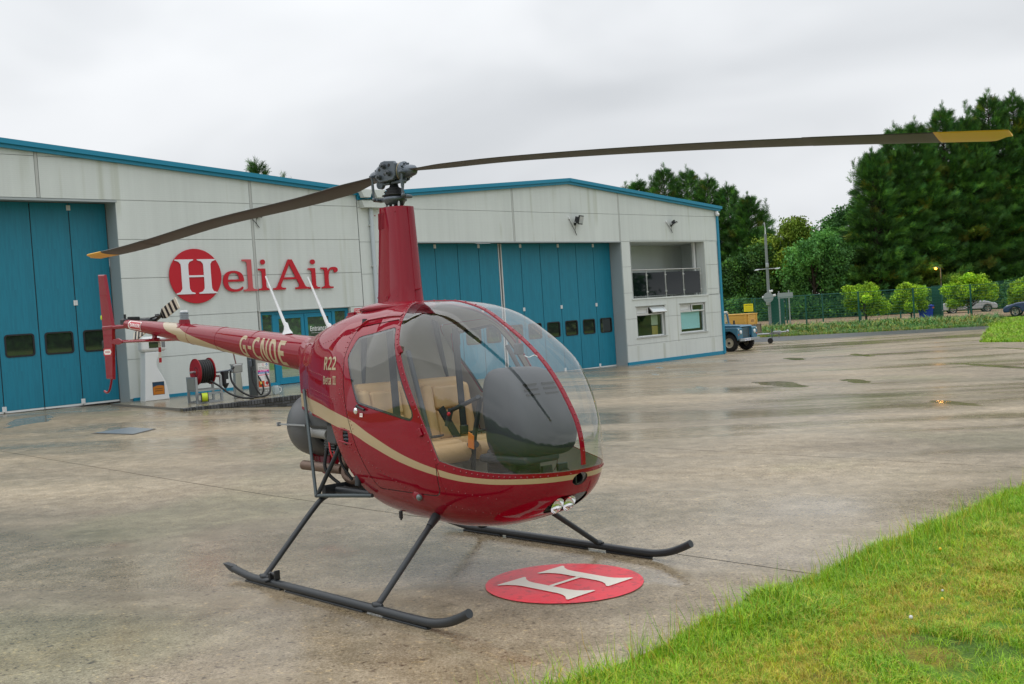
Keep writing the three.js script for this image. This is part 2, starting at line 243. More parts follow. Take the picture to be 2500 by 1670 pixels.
const panelMat = std({ map: scaled(panelTex, 1 / 9), bumpMap: scaled(panelBump, 1, 1 / 0.4), bumpScale: 0.0012, roughness: 0.5 });
const revealMat = std({ color: C(0.36, 0.4, 0.41), roughness: 0.5 });
const blueMat = std({ color: C(0.006, 0.235, 0.355), roughness: 0.5, map: tex(256, 256, (i, j) => { const v = 236 + (fbm(i / 256 * 30, j / 256 * 2, 3, 4) - 0.5) * 34; return [v, v, v]; }) });
const blueTrim = std({ color: C(0.003, 0.22, 0.36), roughness: 0.42 });
const trimGrey = std({ color: C(0.45, 0.47, 0.45), roughness: 0.45 });
const darkGap = std({ color: C(0.4, 0.42, 0.41), roughness: 0.8 }); // zinc liner sheet
const rubber = std({ color: C(0.012, 0.012, 0.013), roughness: 0.6 });
const darkGlass = phy({ color: C(0.02, 0.026, 0.024), roughness: 0.03, ior: 2.1 });
const mirrorGlass = phy({ color: C(0.42, 0.52, 0.44), metalness: 0.85, roughness: 0.02 });
const clearPane = phy({ color: C(0.9, 0.96, 0.95), roughness: 0.01, transmission: 1, thickness: 0, ior: 1.5 });
const whitePlastic = std({ color: C(0.72, 0.74, 0.74), roughness: 0.3 });
const galv = std({ color: C(0.4, 0.42, 0.44), metalness: 0.7, roughness: 0.42 });
const steel = std({ color: C(0.55, 0.55, 0.54), metalness: 0.9, roughness: 0.3 });
const blackMetal = std({ color: C(0.02, 0.022, 0.025), roughness: 0.4, metalness: 0.2 });

function clipPoly(pts, f) { const o = []; for (let i = 0; i < pts.length; i++) { const a = pts[i], b = pts[(i + 1) % pts.length], da = f(a), db = f(b); if (da >= 0) o.push(a); if (da * db < 0) { const k = da / (da - db); o.push([a[0] + (b[0] - a[0]) * k, a[1] + (b[1] - a[1]) * k]); } } return o; }
const GAP = 0.0055;
function cladding(parent, cols, rows, under, skip) { // one panel a cell; skip holds openings that cells are cut back to
  for (let c = 0; c + 1 < cols.length; c++) for (let r = 0; r + 1 < rows.length; r++) {
    let polys = [[cols[c] + (c ? 0.045 : 0), rows[r] + GAP, cols[c + 1] - (c + 2 < cols.length ? 0.045 : 0), rows[r + 1] - GAP]];
    for (const [a, b, e, f] of skip) polys = polys.flatMap(([x0, y0, x1, y1]) => {
      if (x1 <= a || x0 >= e || y1 <= b || y0 >= f) return [[x0, y0, x1, y1]];
      const o = []; if (x0 < a) o.push([x0, y0, a, y1]); if (x1 > e) o.push([e, y0, x1, y1]); const m0 = Math.max(x0, a), m1 = Math.min(x1, e); if (y0 < b) o.push([m0, y0, m1, b]); if (y1 > f) o.push([m0, f, m1, y1]); return o;
    });
    for (const [x0, y0, x1, y1] of polys) {
      if (x1 - x0 < 0.02 || y1 - y0 < 0.02) continue;
      let p = [[x0, y0], [x1, y0], [x1, y1], [x0, y1]]; for (const f of under) p = clipPoly(p, f);
      if (p.length < 3) continue; let ar = 0; p.forEach((q, i) => { const w = p[(i + 1) % p.length]; ar += q[0] * w[1] - w[0] * q[1]; }); if (Math.abs(ar) < 0.02) continue;
      part('wall_panel', prism(p, 0.045, -0.045), panelMat, parent);
    }
  }
}
const slopeBar = (a, b, w, dz, z, off) => { const L = Math.hypot(b[0] - a[0], b[1] - a[1]), t = Math.atan2(b[1] - a[1], b[0] - a[0]), g = new THREE.BoxGeometry(L, w, dz); g.translate(0, -off, 0); g.rotateZ(t); g.translate((a[0] + b[0]) / 2, (a[1] + b[1]) / 2, z); return g; };
function leaf(parent, x0, x1, y0, y1, z, win, hinges, name = 'door_leaf') {
  const hole = win ? [rrect(win[0], win[1], win[2], win[3], 0.07)] : [];
  const l = part(name, prism([[x0 + 0.011, y0 + 0.05], [x1 - 0.011, y0 + 0.05], [x1 - 0.011, y1], [x0 + 0.011, y1]], 0.05, z - 0.05, hole, 0.004), blueMat, parent);
  part('leaf_seal', [bx(0.02, y1 - y0 - 0.06, 0.03, x0, (y0 + y1) / 2, z - 0.03)], rubber, l);
  part('sill_strip', bx(x1 - x0 - 0.02, 0.045, 0.03, (x0 + x1) / 2, y0 + 0.025, z - 0.018), whitePlastic, l);
  if (win) {
    part('window_gasket', prism(rrect(win[0] - 0.012, win[1] - 0.012, win[2] + 0.012, win[3] + 0.012, 0.08), 0.02, z - 0.006, [rrect(win[0] + 0.028, win[1] + 0.028, win[2] - 0.028, win[3] - 0.028, 0.05)]), rubber, l);
    part('window_pane', prism(rrect(win[0], win[1], win[2], win[3], 0.07), 0.012, z - 0.03), darkGlass, l);
  }
  for (const [hx, hy] of hinges) part('hinge', [rb(0.1, 0.13, 0.016, 0.005, hx, hy, z + 0.01), rod([hx, hy - 0.065, z + 0.022], [hx, hy + 0.065, z + 0.022], 0.011)], whitePlastic, l);
  return l;
}
// ---------------------------------------------------------------- left hangar
{
  const h = thing('hangar', 'left grey hangar with tall blue folding doors and the glazed entrance', 'hangar', FACE_AT, FACE_TURN);
  const E = 13.13, AX = 1.0, yR = (s) => 5.54 + (13.05 - (s > AX ? s : 2 * AX - s)) * 0.0842;
  const under = [(p) => yR(E) + (E - p[0]) * 0.0842 - p[1], (p) => yR(E) + (E - (2 * AX - p[0])) * 0.0842 - p[1]];
  cladding(h, [-11.1, -1.7, 3.97, 9.61, E], [0.06, 1.08, 2.13, 3.17, 4.17, 5.18, 6.2, 7.2], under, [[-4, -1, 5.82, 5.165], [9.66, -1, 12.62, 2.13]]);
  for (const s of [-1.7, 3.97, 9.61]) part('joint_cover', bx(0.07, yR(s) - (s > 5 ? 2.14 : 5.18) - 0.02, 0.02, s, (yR(s) + (s > 5 ? 2.14 : 5.18)) / 2, -0.012), trimGrey, h);
  part('backing_wall', [prism([[-11.1, 5.2], [E - 0.02, 5.2], [E - 0.02, yR(E) - 0.02], [AX, yR(AX) - 0.02], [-11.1, yR(-11.1) - 0.02]], 0.06, -0.12), bx(3.72, 5.2, 0.06, 7.76, 2.6, -0.09), bx(0.44, 2.2, 0.06, 12.9, 1.1, -0.09), bx(3.54, 3.0, 0.06, 11.36, 3.7, -0.09), bx(7.1, 5.2, 0.06, -7.6, 2.6, -0.09)], darkGap, h);
  // folding door set back in its opening
  for (const s of [5.884, -4.064]) part('jamb', bx(0.12, 5.3, 0.68, s, 2.55, -0.385), revealMat, h);
  part('lintel', [bx(9.9, 0.12, 0.7, 0.9, 5.235, -0.39), bx(9.9, 0.05, 0.02, 0.9, 5.145, 0.0)], revealMat, h);
  for (let k = 0; k < 10; k++) { const x1 = 5.81 - 0.934 * k, x0 = x1 - 0.934; leaf(h, x0, x1, 0.0, 5.16, -0.7, [(x0 + x1) / 2 - 0.335, 1.36, (x0 + x1) / 2 + 0.335, 1.9], k % 2 === 0 ? [[x0, 5.04], [x0, 2.62], [x0, 0.1]] : []); }
  part('door_backing', bx(9.9, 5.2, 0.03, 0.9, 2.6, -0.82), darkGap, h);
  // eaves trim, roof, plinth
  part('verge_trim', [slopeBar([AX, yR(AX)], [E, yR(E)], 0.12, 0.16, 0.09, -0.13), slopeBar([AX, yR(AX)], [E, yR(E)], 0.1, 0.1, 0.06, -0.03), slopeBar([-11.2, yR(-11.2)], [AX, yR(AX)], 0.12, 0.16, 0.0905, -0.13), slopeBar([-11.2, yR(-11.2)], [AX, yR(AX)], 0.1, 0.1, 0.0605, -0.03)], blueTrim, h);
  part('roof', [slopeBar([AX, yR(AX) + 0.16], [E, yR(E) + 0.16], 0.05, 28, -14, 0), slopeBar([AX, yR(AX) + 0.16], [-11.2, yR(-11.2) + 0.16], 0.05, 28, -14, 0)], trimGrey, h);
  part('rear_shell', [bx(24.2, 5.4, 0.1, 1, 2.6, -27.9), bx(0.1, 5.4, 27.8, -11.05, 2.6, -14)], trimGrey, h);
  part('plinth_trim', bx(3.74, 0.15, 0.05, 7.76, 0.01, -0.012), blueTrim, h); part('plinth_trim', bx(0.48, 0.15, 0.05, 12.9, 0.01, -0.012), blueTrim, h);
  // entrance
  const bar = (x0, y0, x1, y1, d = 0.1, z = -0.14) => bx(x1 - x0, y1 - y0, d, (x0 + x1) / 2, (y0 + y1) / 2, z);
  part('entrance_frame', [bar(9.66, 0.0, 9.75, 2.12), bar(12.53, 0.0, 12.62, 2.12), bar(9.75, 2.03, 12.53, 2.12), bar(10.06, 0.0, 10.16, 2.03), bar(12.05, 0.0, 12.15, 2.03), bar(9.75, 0, 10.06, 0.09), bar(12.15, 0, 12.53, 0.09)], blueTrim, h);
  part('entrance_reveal', [bar(9.6, 0, 9.655, 2.14, 0.2, -0.1), bar(12.625, 0, 12.66, 2.14, 0.2, -0.1), bar(9.6, 2.125, 12.66, 2.15, 0.22, -0.09), bar(9.6, -0.06, 12.66, -0.004, 0.3, -0.06)], trimGrey, h);
  for (const [a, b] of [[9.75, 10.06], [12.15, 12.53]]) part('sidelight', bar(a, 0.09, b, 2.03, 0.012, -0.14), mirrorGlass, h);
  for (const [a, b, hx] of [[10.17, 11.1, 11.05], [11.12, 12.04, 11.17]]) {
    const d = part('entrance_door', [bar(a, 0.02, a + 0.1, 2.02, 0.06), bar(b - 0.1, 0.02, b, 2.02, 0.06), bar(a + 0.1, 0.02, b - 0.1, 0.2, 0.06), bar(a + 0.1, 1.9, b - 0.1, 2.02, 0.06)], blueTrim, h);
    part('glass_pane', bar(a + 0.1, 0.2, b - 0.1, 1.9, 0.012), mirrorGlass, d);
    part('handle', [rod([hx, 0.75, -0.06], [hx, 1.25, -0.06], 0.014), rod([hx, 0.8, -0.12], [hx, 0.8, -0.06], 0.01), rod([hx, 1.2, -0.12], [hx, 1.2, -0.06], 0.01)], steel, d);
    if (a > 11) part('lettering', [(() => { const g = letter('Entrance', 11.3, 1.48, 11.86, 1.63, 0.003, fontSans); g.translate(0, 0, -0.132); return g; })(), bx(0.5, 0.008, 0.003, 11.58, 1.43, -0.131)], whitePlastic, d);
  }
  part('entrance_backing', bx(3.0, 2.2, 0.03, 11.14, 1.08, -0.24), darkGap, h);
}
// ---------------------------------------------------------------- right hangar
{
  const h = thing('hangar', 'right grey gabled hangar with blue folding doors, a recessed balcony and two office windows', 'hangar', FACE_AT, FACE_TURN);
  const L = 13.16, R = 31.42, AX = 22.4, yA = 6.22, sl = 0.0893, yR = (s) => yA - Math.abs(s - AX) * sl;
  const under = [(p) => yA - (p[0] - AX) * sl - p[1], (p) => yA + (p[0] - AX) * sl - p[1]];
  const win = [[25.84, 0.31, 27.6, 1.535], [28.58, 0.31, 30.3, 1.535]];
  cladding(h, [L, 19.6, 25.15, R], [-0.62, 0.05, 1.07, 2.09, 3.11, 4.095, 5.15, 6.3], under, [[14.2, -1, 25.18, 4.095], [25.73, 1.87, 30.46, 4.085], ...win.map(([a, b, c, d]) => [a - 0.0, b - 0.0, c, d])]);
  for (const s of [19.6, 25.15]) part('joint_cover', bx(0.07, yR(s) - 4.1 - 0.02, 0.02, s, (yR(s) + 4.1) / 2, -0.012), trimGrey, h);
  part('backing_wall', [prism([[L + 0.02, 4.15], [R - 0.02, 4.15], [R - 0.02, yR(R) - 0.02], [AX, yA - 0.02], [L + 0.02, yR(L) - 0.02]], 0.06, -0.12), bx(1.0, 5.0, 0.06, 13.69, 1.7, -0.09), bx(0.5, 4.9, 0.06, 25.47, 1.7, -0.09), bx(0.9, 4.9, 0.06, 30.96, 1.7, -0.09), bx(0.9, 2.4, 0.06, 28.09, 0.6, -0.09), bx(4.8, 0.98, 0.06, 28.1, -0.2, -0.09), bx(4.8, 0.3, 0.06, 28.1, 1.7, -0.09)], darkGap, h);
  for (const s of [25.244, 14.13]) part('jamb', bx(0.12, 5.1, 0.58, s, 1.7, -0.335), revealMat, h);
  part('lintel', [bx(11.0, 0.1, 0.6, 19.69, 4.15, -0.345), bx(11.0, 0.04, 0.02, 19.69, 4.085, 0.0)], revealMat, h);
  const e = [25.17, 24.21, 23.25, 22.3, 21.36, 20.39, 19.47, 19.32, 18.42, 17.48, 16.51, 15.55, 14.62];
  const hinged = [24.21, 22.3, 20.39, 18.42, 16.51];
  for (let k = 0; k + 1 < e.length; k++) { if (k === 6) continue; const x1 = e[k], x0 = e[k + 1]; leaf(h, x0, x1, -0.72, 4.09, -0.6, [(x0 + x1) / 2 - 0.325, 0.63, (x0 + x1) / 2 + 0.325, 1.18], hinged.includes(x0) ? [[x0, 4.0], [x0, 1.72], [x0, -0.62]] : []); }
  part('meeting_strip', [bx(0.03, 4.8, 0.05, 19.455, 1.68, -0.61), bx(0.03, 4.8, 0.05, 19.335, 1.68, -0.61)], whitePlastic, h);
  part('door_backing', bx(11.0, 4.9, 0.03, 19.69, 1.65, -0.72), darkGap, h);
  part('verge_trim', [slopeBar([AX, yA], [31.66, yR(31.66)], 0.12, 0.16, 0.09, -0.13), slopeBar([AX, yA], [31.6, yR(31.6)], 0.1, 0.1, 0.06, -0.03), slopeBar([13.14, yR(13.14)], [AX, yA], 0.12, 0.16, 0.0905, -0.13), slopeBar([13.14, yR(13.14)], [AX, yA], 0.1, 0.1, 0.0605, -0.03)], blueTrim, h);
  part('roof', [slopeBar([AX, yA + 0.16], [31.6, yR(31.6) + 0.16], 0.05, 26, -13, 0), slopeBar([AX, yA + 0.16], [13.14, yR(13.14) + 0.16], 0.05, 26, -13, 0)], trimGrey, h);
  part('side_wall', [bx(0.08, 6.2, 25.9, R + 0.02, 2.3, -13.0), bx(18.2, 6.0, 0.1, 22.3, 2.3, -25.9)], trimGrey, h);
  part('corner_trim', [bx(0.12, 6.05, 0.06, R + 0.03, 2.3, 0.02), bx(0.04, 6.05, 0.14, R + 0.09, 2.3, -0.03)], blueTrim, h);
  part('plinth_trim', bx(6.3, 0.15, 0.06, 28.33, -0.68, -0.01), blueTrim, h); part('plinth_trim', bx(1.0, 0.15, 0.06, 13.66, -0.68, -0.01), blueTrim, h);
  // balcony recess
  const b0 = 25.73, b1 = 30.46, y0 = 1.87, y1 = 4.085, dp = 1.9;
  const recMat = panelMat;
  part('balcony_wall', [bx(31.4 - b0, y1 - y0 + 0.1, 0.05, (b0 + 31.4) / 2, (y0 + y1) / 2, -dp - 0.03), bx(0.05, y1 - y0 + 0.06, dp, b0 - 0.026, (y0 + y1) / 2, -dp / 2), bx(0.05, y1 - y0 + 0.06, 0.44, b1 + 0.026, (y0 + y1) / 2, -0.225), bx(0.05, y1 - y0 + 0.06, dp, 31.36, (y0 + y1) / 2, -dp / 2), bx(31.3 - b0, 0.05, dp, (b0 + 31.3) / 2, y1 + 0.026, -dp / 2)], recMat, h);
  part('balcony_floor', [bx(31.3 - b0, 0.05, dp, (b0 + 31.3) / 2, y0 - 0.026, -dp / 2), bx(b1 - b0 + 0.22, 0.06, 0.06, (b0 + b1) / 2, y0 - 0.034, 0.0)], panelMat, h);
  part('balcony_column', bx(0.12, y1 - y0, 0.1, 30.36, (y0 + y1) / 2, -0.5), whitePlastic, h);
  part('handrail', [rod([b0, 2.98, -0.12], [b1 - 0.22, 2.98, -0.12], 0.022), rod([b1 - 0.22, 2.98, -0.12], [b1 - 0.22, 2.98, -0.5], 0.022)], steel, h);
  const posts = [26.72, 27.9, 29.07, 30.24], smoke = phy({ color: C(0.005, 0.009, 0.01), roughness: 0.03, ior: 1.42 });
  posts.forEach((s) => { const p = part('balcony_post', rod([s, y0, -0.12], [s, 2.98, -0.12], 0.021), steel, h); for (const yy of [2.1, 2.76]) part('glass_clamp', [rb(0.12, 0.05, 0.045, 0.01, s, yy, -0.12)], steel, p); });
  [[b0 + 0.02, 26.67], [26.77, 27.85], [27.95, 29.02], [29.12, 30.19]].forEach(([a, c]) => part('balcony_glass', bx(c - a, 0.92, 0.012, (a + c) / 2, 2.41, -0.12), smoke, h));
  // office windows
  win.forEach(([a, b, c, d], k) => {
    const z = -0.13, F = 0.05;
    const w = part('office_window', [bx(F, d - b, 0.07, a + F / 2 + 0.02, (b + d) / 2, z), bx(F, d - b, 0.07, c - F / 2 - 0.02, (b + d) / 2, z), bx(c - a - 0.14, F, 0.07, (a + c) / 2, b + F / 2 + 0.01, z), bx(c - a - 0.14, F, 0.07, (a + c) / 2, d - F / 2 - 0.01, z), bx(c - a - 0.14, F, 0.07, (a + c) / 2, 1.2, z), bx(F, d - 1.24, 0.07, (a + c) / 2 - 0.08, (d + 1.2) / 2, z)], whitePlastic, h, k ? 'window with a pale blue blind drawn down' : 'window with one top light propped open');
    part('reveal', [bx(0.02, d - b, 0.14, a + 0.01, (b + d) / 2, -0.07), bx(0.02, d - b, 0.14, c - 0.01, (b + d) / 2, -0.07), bx(c - a + 0.14, 0.03, 0.2, (a + c) / 2, b - 0.012, -0.06), bx(c - a + 0.1, 0.025, 0.17, (a + c) / 2, d + 0.012, -0.055)], trimGrey, w);
    part('lower_pane', bx(c - a - 0.14, 1.15 - b, 0.01, (a + c) / 2, (b + 1.2) / 2, z), clearPane, w);
    const mx = (a + c) / 2 - 0.08;
    part('top_light', [bx(mx - a - 0.12, 0.035, 0.05, (a + mx) / 2 + 0.02, 1.245, z + 0.03), bx(mx - a - 0.12, 0.035, 0.05, (a + mx) / 2 + 0.02, d - 0.085, z + 0.03), bx(mx - a - 0.12, 0.18, 0.01, (a + mx) / 2 + 0.02, 1.36, z)], whitePlastic, w);
    const sw = c - mx - 0.1, sash = [bx(sw, 0.04, 0.045, 0, -0.27, 0), bx(sw, 0.04, 0.045, 0, -0.02, 0), bx(0.04, 0.21, 0.045, -sw / 2 + 0.02, -0.145, 0), bx(0.04, 0.21, 0.045, sw / 2 - 0.02, -0.145, 0)], pane = bx(sw - 0.08, 0.21, 0.008, 0, -0.145, 0);
    for (const g of [...sash, pane]) { g.rotateX(k ? 0 : -0.75); g.translate((mx + c) / 2 + 0.01, d - 0.05, z + 0.06); }
    part('opening_sash', sash, whitePlastic, w); part('sash_pane', pane, k ? clearPane : phy({ color: C(0.6, 0.65, 0.66), roughness: 0.05 }), w);
    part('room', [bx(c - a + 0.6, 0.04, 2.4, (a + c) / 2, b - 0.5, -1.42), bx(c - a + 0.6, 2.2, 0.04, (a + c) / 2, b + 0.5, -2.6), bx(0.04, 2.2, 2.4, a - 0.3, b + 0.5, -1.42), bx(0.04, 2.2, 2.4, c + 0.3, b + 0.5, -1.42), bx(c - a + 0.6, 0.04, 2.4, (a + c) / 2, b + 1.5, -1.42)], std({ color: C(0.2, 0.21, 0.2), roughness: 0.8 }), w);
    if (k) part('blind', [bx(c - a - 0.3, 0.78, 0.01, (a + c) / 2 - 0.05, 0.86, -0.2)], std({ color: C(0.45, 0.72, 0.78), roughness: 0.6 }), w);
    else { part('cork_board', bx(0.36, 0.4, 0.02, c - 0.32, 0.52, -0.32), std({ color: C(0.5, 0.34, 0.1), roughness: 0.8 }), w); part('notice', bx(0.4, 0.5, 0.01, c - 0.34, 1.0, -0.3), std({ color: C(0.5, 0.52, 0.4), roughness: 0.8 }), w); part('chair_back', rb(0.1, 0.7, 0.4, 0.04, a + 0.75, 0.6, -0.8), std({ color: C(0.04, 0.06, 0.07), roughness: 0.6 }), w); }
  });
}
// gutter hoppers and downpipe in the valley between the hangars
{
  const g = wallThing('downpipe', 'grey rainwater downpipe and hopper boxes in the valley between the hangars', 'downpipe', 13.6, 0, 0);
  part('pipe', rod([0, -0.5, 0.07], [0, 5.12, 0.07], 0.06, 0.06, 14), std({ color: C(0.5, 0.56, 0.6), roughness: 0.4 }), g);
  for (const y of [2.0, 3.35, 4.6]) part('pipe_bracket', [rb(0.18, 0.05, 0.08, 0.01, 0, y, 0.04)], trimGrey, g);
  part('hopper', prism([[-0.42, 5.34], [0.5, 5.34], [0.46, 5.13], [-0.34, 5.13]], 0.24, 0.005, [], 0.006), panelMat, g);
  for (const x of [-0.32, 0.16]) part('gutter_end', prism([[x - 0.2, 5.66], [x + 0.22, 5.66], [x + 0.14, 5.42], [x - 0.1, 5.42]], 0.2, 0.18, [], 0.006), panelMat, g);
}
// company sign
{
  const g = wallThing('wall_sign', 'large red company name sign with a white H in a red disc', 'sign', 7.8, 2.7, 0.02);
  const red = std({ color: C(0.5, 0.002, 0.016), roughness: 0.4 }), white = std({ color: C(0.75, 0.76, 0.8), roughness: 0.35 }), faded = std({ color: C(0.55, 0.09, 0.1), roughness: 0.4 });
  const disc = []; for (let i = 0; i < 72; i++) { const a = (i / 72) * 2 * Math.PI; disc.push([0.735 * Math.cos(a), 0.48 + 0.735 * Math.sin(a)]); }
  part('disc', prism(disc, 0.03, 0.01, [], 0.003), red, g);
  const stem = (x) => [[x - 0.27, 0.93], [x - 0.27, 0.905], [x - 0.16, 0.87], [x - 0.105, 0.8], [x - 0.1, 0.72], [x - 0.1, 0.24], [x - 0.105, 0.14], [x - 0.16, 0.06], [x - 0.27, 0.028], [x - 0.27, 0.0], [x + 0.25, 0.0], [x + 0.25, 0.028], [x + 0.15, 0.06], [x + 0.105, 0.14], [x + 0.1, 0.24], [x + 0.1, 0.72], [x + 0.105, 0.8], [x + 0.15, 0.87], [x + 0.25, 0.905], [x + 0.25, 0.93]];
  part('letter_h', [prism(stem(-0.305), 0.02, 0.042), prism(stem(0.325), 0.02, 0.042), bx(0.45, 0.05, 0.02, 0.01, 0.475, 0.052)], white, g);
  const rows = [['e', 0.78, 0.02, 1.4, 0.6], ['l', 1.38, 0.02, 1.8, 0.91, faded], ['i', 1.84, 0.03, 2.2, 0.9], ['A', 2.29, 0.03, 3.46, 0.89], ['i', 3.44, 0.02, 3.83, 0.88], ['r', 3.89, 0.02, 4.47, 0.65]];
  for (const [ch, a, b, c, d, m] of rows) { const q = letter(ch, a, b, c, d, 0.03, fontSerif); q.translate(0, 0, 0.01); part('letter', q, m ?? red, g, m ? 'letter faded to pink' : undefined); }
}
// floodlights, dome camera, safety sign and switch
function floodlight(s, y, label, big, tilt, yaw) {
  const g = wallThing('floodlight', label, 'floodlight', s, y, 0, 'floodlights on the hangar walls'), k = big ? 1 : 0.72;
  part('bracket', [rb(0.08 * k, 0.1 * k, 0.05, 0.01, 0, -0.08 * k, 0.025), rod([0, -0.08 * k, 0.03], [0, -0.02, 0.16 * k], 0.018 * k)], blackMetal, g);
  const head = new THREE.Group(); const mk = (gs) => gs.map((q) => { q.rotateX(tilt); q.rotateY(yaw); q.translate(0.02, 0.06 * k, 0.24 * k); return q; });
  part('housing', mk([rb(0.4 * k, 0.34 * k, 0.05 * k, 0.02 * k, 0, 0, 0.05 * k), rb(0.3 * k, 0.2 * k, 0.12 * k, 0.03 * k, 0, -0.02 * k, -0.03 * k), ...[-0.12, -0.06, 0, 0.06, 0.12].map((x) => bx(0.012 * k, 0.2 * k, 0.05 * k, x * k, 0, -0.1 * k))]), blackMetal, g);
  part('lens', mk([rb(0.32 * k, 0.26 * k, 0.012, 0.004, 0, 0, 0.078 * k)]), phy({ color: C(0.5, 0.54, 0.55), roughness: 0.12, clearcoat: 1 }), g);
  part('cable', pipe([[0.02, 0, 0.1 * k], [-0.05, -0.3 * k, 0.06], [0.06, -0.5 * k, 0.03], [-0.02, -0.36 * k, 0.03], [-0.22, -0.02, 0.02], [-0.3, 0.12 * k, 0.015]], 0.008, 6, 40), rubber, g);
  part('junction_box', rb(0.07, 0.09, 0.04, 0.01, -0.3, 0.14 * k, 0.02), whitePlastic, g);
}
floodlight(9.75, 4.86, 'black floodlight on the left hangar wall above the company sign', false, 0.5, 0.6);
floodlight(22.66, 4.82, 'largest black floodlight, under the gable of the right hangar', true, 0.25, 0.35);
floodlight(28.3, 4.8, 'small black floodlight above the balcony, tilted steeply down', false, 1.0, 0.5);
{
  const g = wallThing('dome_camera', 'white dome camera under the right eaves corner', 'camera', 31.36, 5.28, 0.02);
  part('mount', [rb(0.12, 0.1, 0.12, 0.02, 0, 0.05, 0.06)], whitePlastic, g); part('dome', (() => { const q = new THREE.SphereGeometry(0.09, 20, 14); q.scale(1, 0.9, 1); q.translate(0, -0.04, 0.1); return q; })(), whitePlastic, g);
}
{
  const t = print(256, 192, (c, w, h) => { c.fillStyle = '#fff'; c.fillRect(0, 0, w, h); c.fillStyle = '#c80f28'; c.fillRect(8, 8, w - 16, h - 16); c.fillStyle = '#fff'; c.textAlign = 'center'; c.font = 'bold 52px sans-serif'; c.fillText('Fuel pump', w / 2, 66); c.fillText('cut off', w / 2, 118); c.fillText('switch', w / 2, 170); });
  const g = wallThing('safety_sign', 'small red fuel pump cut off switch sign beside the entrance', 'sign', 12.9, 1.985, 0.01);
  part('plate', bx(0.28, 0.21, 0.012, 0, 0, 0), std({ color: C(0.7, 0.7, 0.7), roughness: 0.4 }), g); const q = new THREE.PlaneGeometry(0.272, 0.204); q.translate(0, 0, 0.009); part('print', q, std({ map: t, roughness: 0.35 }), g);
  const s = wallThing('cut_off_switch', 'orange red switch box on the wall beside the red safety sign', 'switch box', 13.15, 2.02, 0.0);
  part('box', rb(0.15, 0.14, 0.09, 0.015, 0, 0, 0.05), std({ color: C(0.5, 0.06, 0.02), roughness: 0.4 }), s); part('knob', turnTo(new THREE.CylinderGeometry(0.03, 0.035, 0.04, 16), [0, 0, 1]).translate(0, 0, 0.115), std({ color: C(0.3, 0.02, 0.01), roughness: 0.4 }), s); part('conduit', rod([0.02, -0.07, 0.03], [0.02, -0.55, 0.03], 0.012), whitePlastic, s);
}
// ================================================================ the helicopter; x forward, y up, z to its right, on the slope of the apron
const heli = thing('helicopter', 'small dark red two-seat helicopter with a gold stripe parked on skids on the apron', 'helicopter');
heli.quaternion.setFromUnitVectors(V(0, 1, 0), V(-0.007, 1, -0.03).normalize());
const redPaint = phy({ color: C(0.265, 0.001, 0.014), roughness: 0.6, specularIntensity: 0.05, clearcoat: 0.8, clearcoatRoughness: 0.015 });
const drops = tex(1024, 1024, () => [128, 128, 128], false);
{ const r = mulberry(61), d = drops.image.data; for (let k = 0; k < 900; k++) { const cx = r() * 1024, cy = r() * 1024, R = 2.5 + 5 * r() * r(); for (let j = -8; j <= 8; j++) for (let i = -8; i <= 8; i++) { const q = Math.hypot(i, j) / R; if (q < 1) { const o = (((Math.floor(cy + j) + 1024) % 1024) * 1024 + ((Math.floor(cx + i) + 1024) % 1024)) * 4, v = 128 + 110 * Math.sqrt(1 - q * q); d[o] = d[o + 1] = d[o + 2] = Math.max(d[o], v); } } } } // rain drops standing on the paint
redPaint.bumpMap = scaled(drops, 1.6); redPaint.bumpScale = 0.003;
const goldPaint = phy({ color: C(0.47, 0.35, 0.19), roughness: 0.45, clearcoat: 0.8, clearcoatRoughness: 0.04 });
const liningMat = std({ color: C(0.26, 0.235, 0.2), roughness: 0.9 });
const skidMat = std({ color: C(0.022, 0.026, 0.03), roughness: 0.42 });
const hubMat = std({ color: C(0.12, 0.14, 0.165), roughness: 0.38, metalness: 0.35 });
const bladeMat = std({ color: C(0.062, 0.061, 0.06), roughness: 0.5 });
const tipMat = std({ color: C(0.95, 0.5, 0.05), roughness: 0.45 });
const leather = std({ color: C(0.62, 0.39, 0.18), roughness: 0.55, bumpMap: tex(256, 256, (i, j) => { const v = 128 + (vnoise(i / 5, j / 5, 3) - 0.5) * 150; return [v, v, v]; }, false), bumpScale: 0.0008 });
const blackFabric = std({ color: C(0.02, 0.023, 0.028), roughness: 0.85 });
const podMat = std({ color: C(0.035, 0.04, 0.046), roughness: 0.6 });
const chrome = std({ color: C(0.9, 0.9, 0.9), metalness: 1, roughness: 0.06 });
const perspex = phy({ color: C(0.95, 0.97, 0.97), roughness: 0.0, transmission: 1, thickness: 0, ior: 1.72 });
const whiteGloss = phy({ color: C(0.78, 0.79, 0.8), roughness: 0.25, clearcoat: 0.6 });

// ---- outer skin
const XN = 1.565;
const bTop = pchip([0, 0.134, 0.303, 0.512, 0.741, 0.905, 1.011, 1.168, 1.313, 1.38, 1.481, 1.593, 1.7], [0.8, 0.955, 1.118, 1.349, 1.574, 1.719, 1.764, 1.778, 1.762, 1.745, 1.69, 1.6, 1.5]);
const bBot = pchip([0, 0.055, 0.173, 0.342, 0.57, 0.771, 0.935, 1.084, 1.21, 1.33, 1.7], [0.8, 0.745, 0.672, 0.545, 0.435, 0.37, 0.348, 0.352, 0.375, 0.42, 0.6]);
const bWid = pchip([-1.05, -0.95, -0.65, -0.4, -0.2, 0, 0.3, 0.6], [0.19, 0.22, 0.35, 0.43, 0.495, 0.54, 0.56, 0.56]);
const bMid = pchip([-1.05, -0.5, 0, 0.6, 1.2, 1.565], [1.25, 1.15, 0.98, 0.93, 0.86, 0.8]);
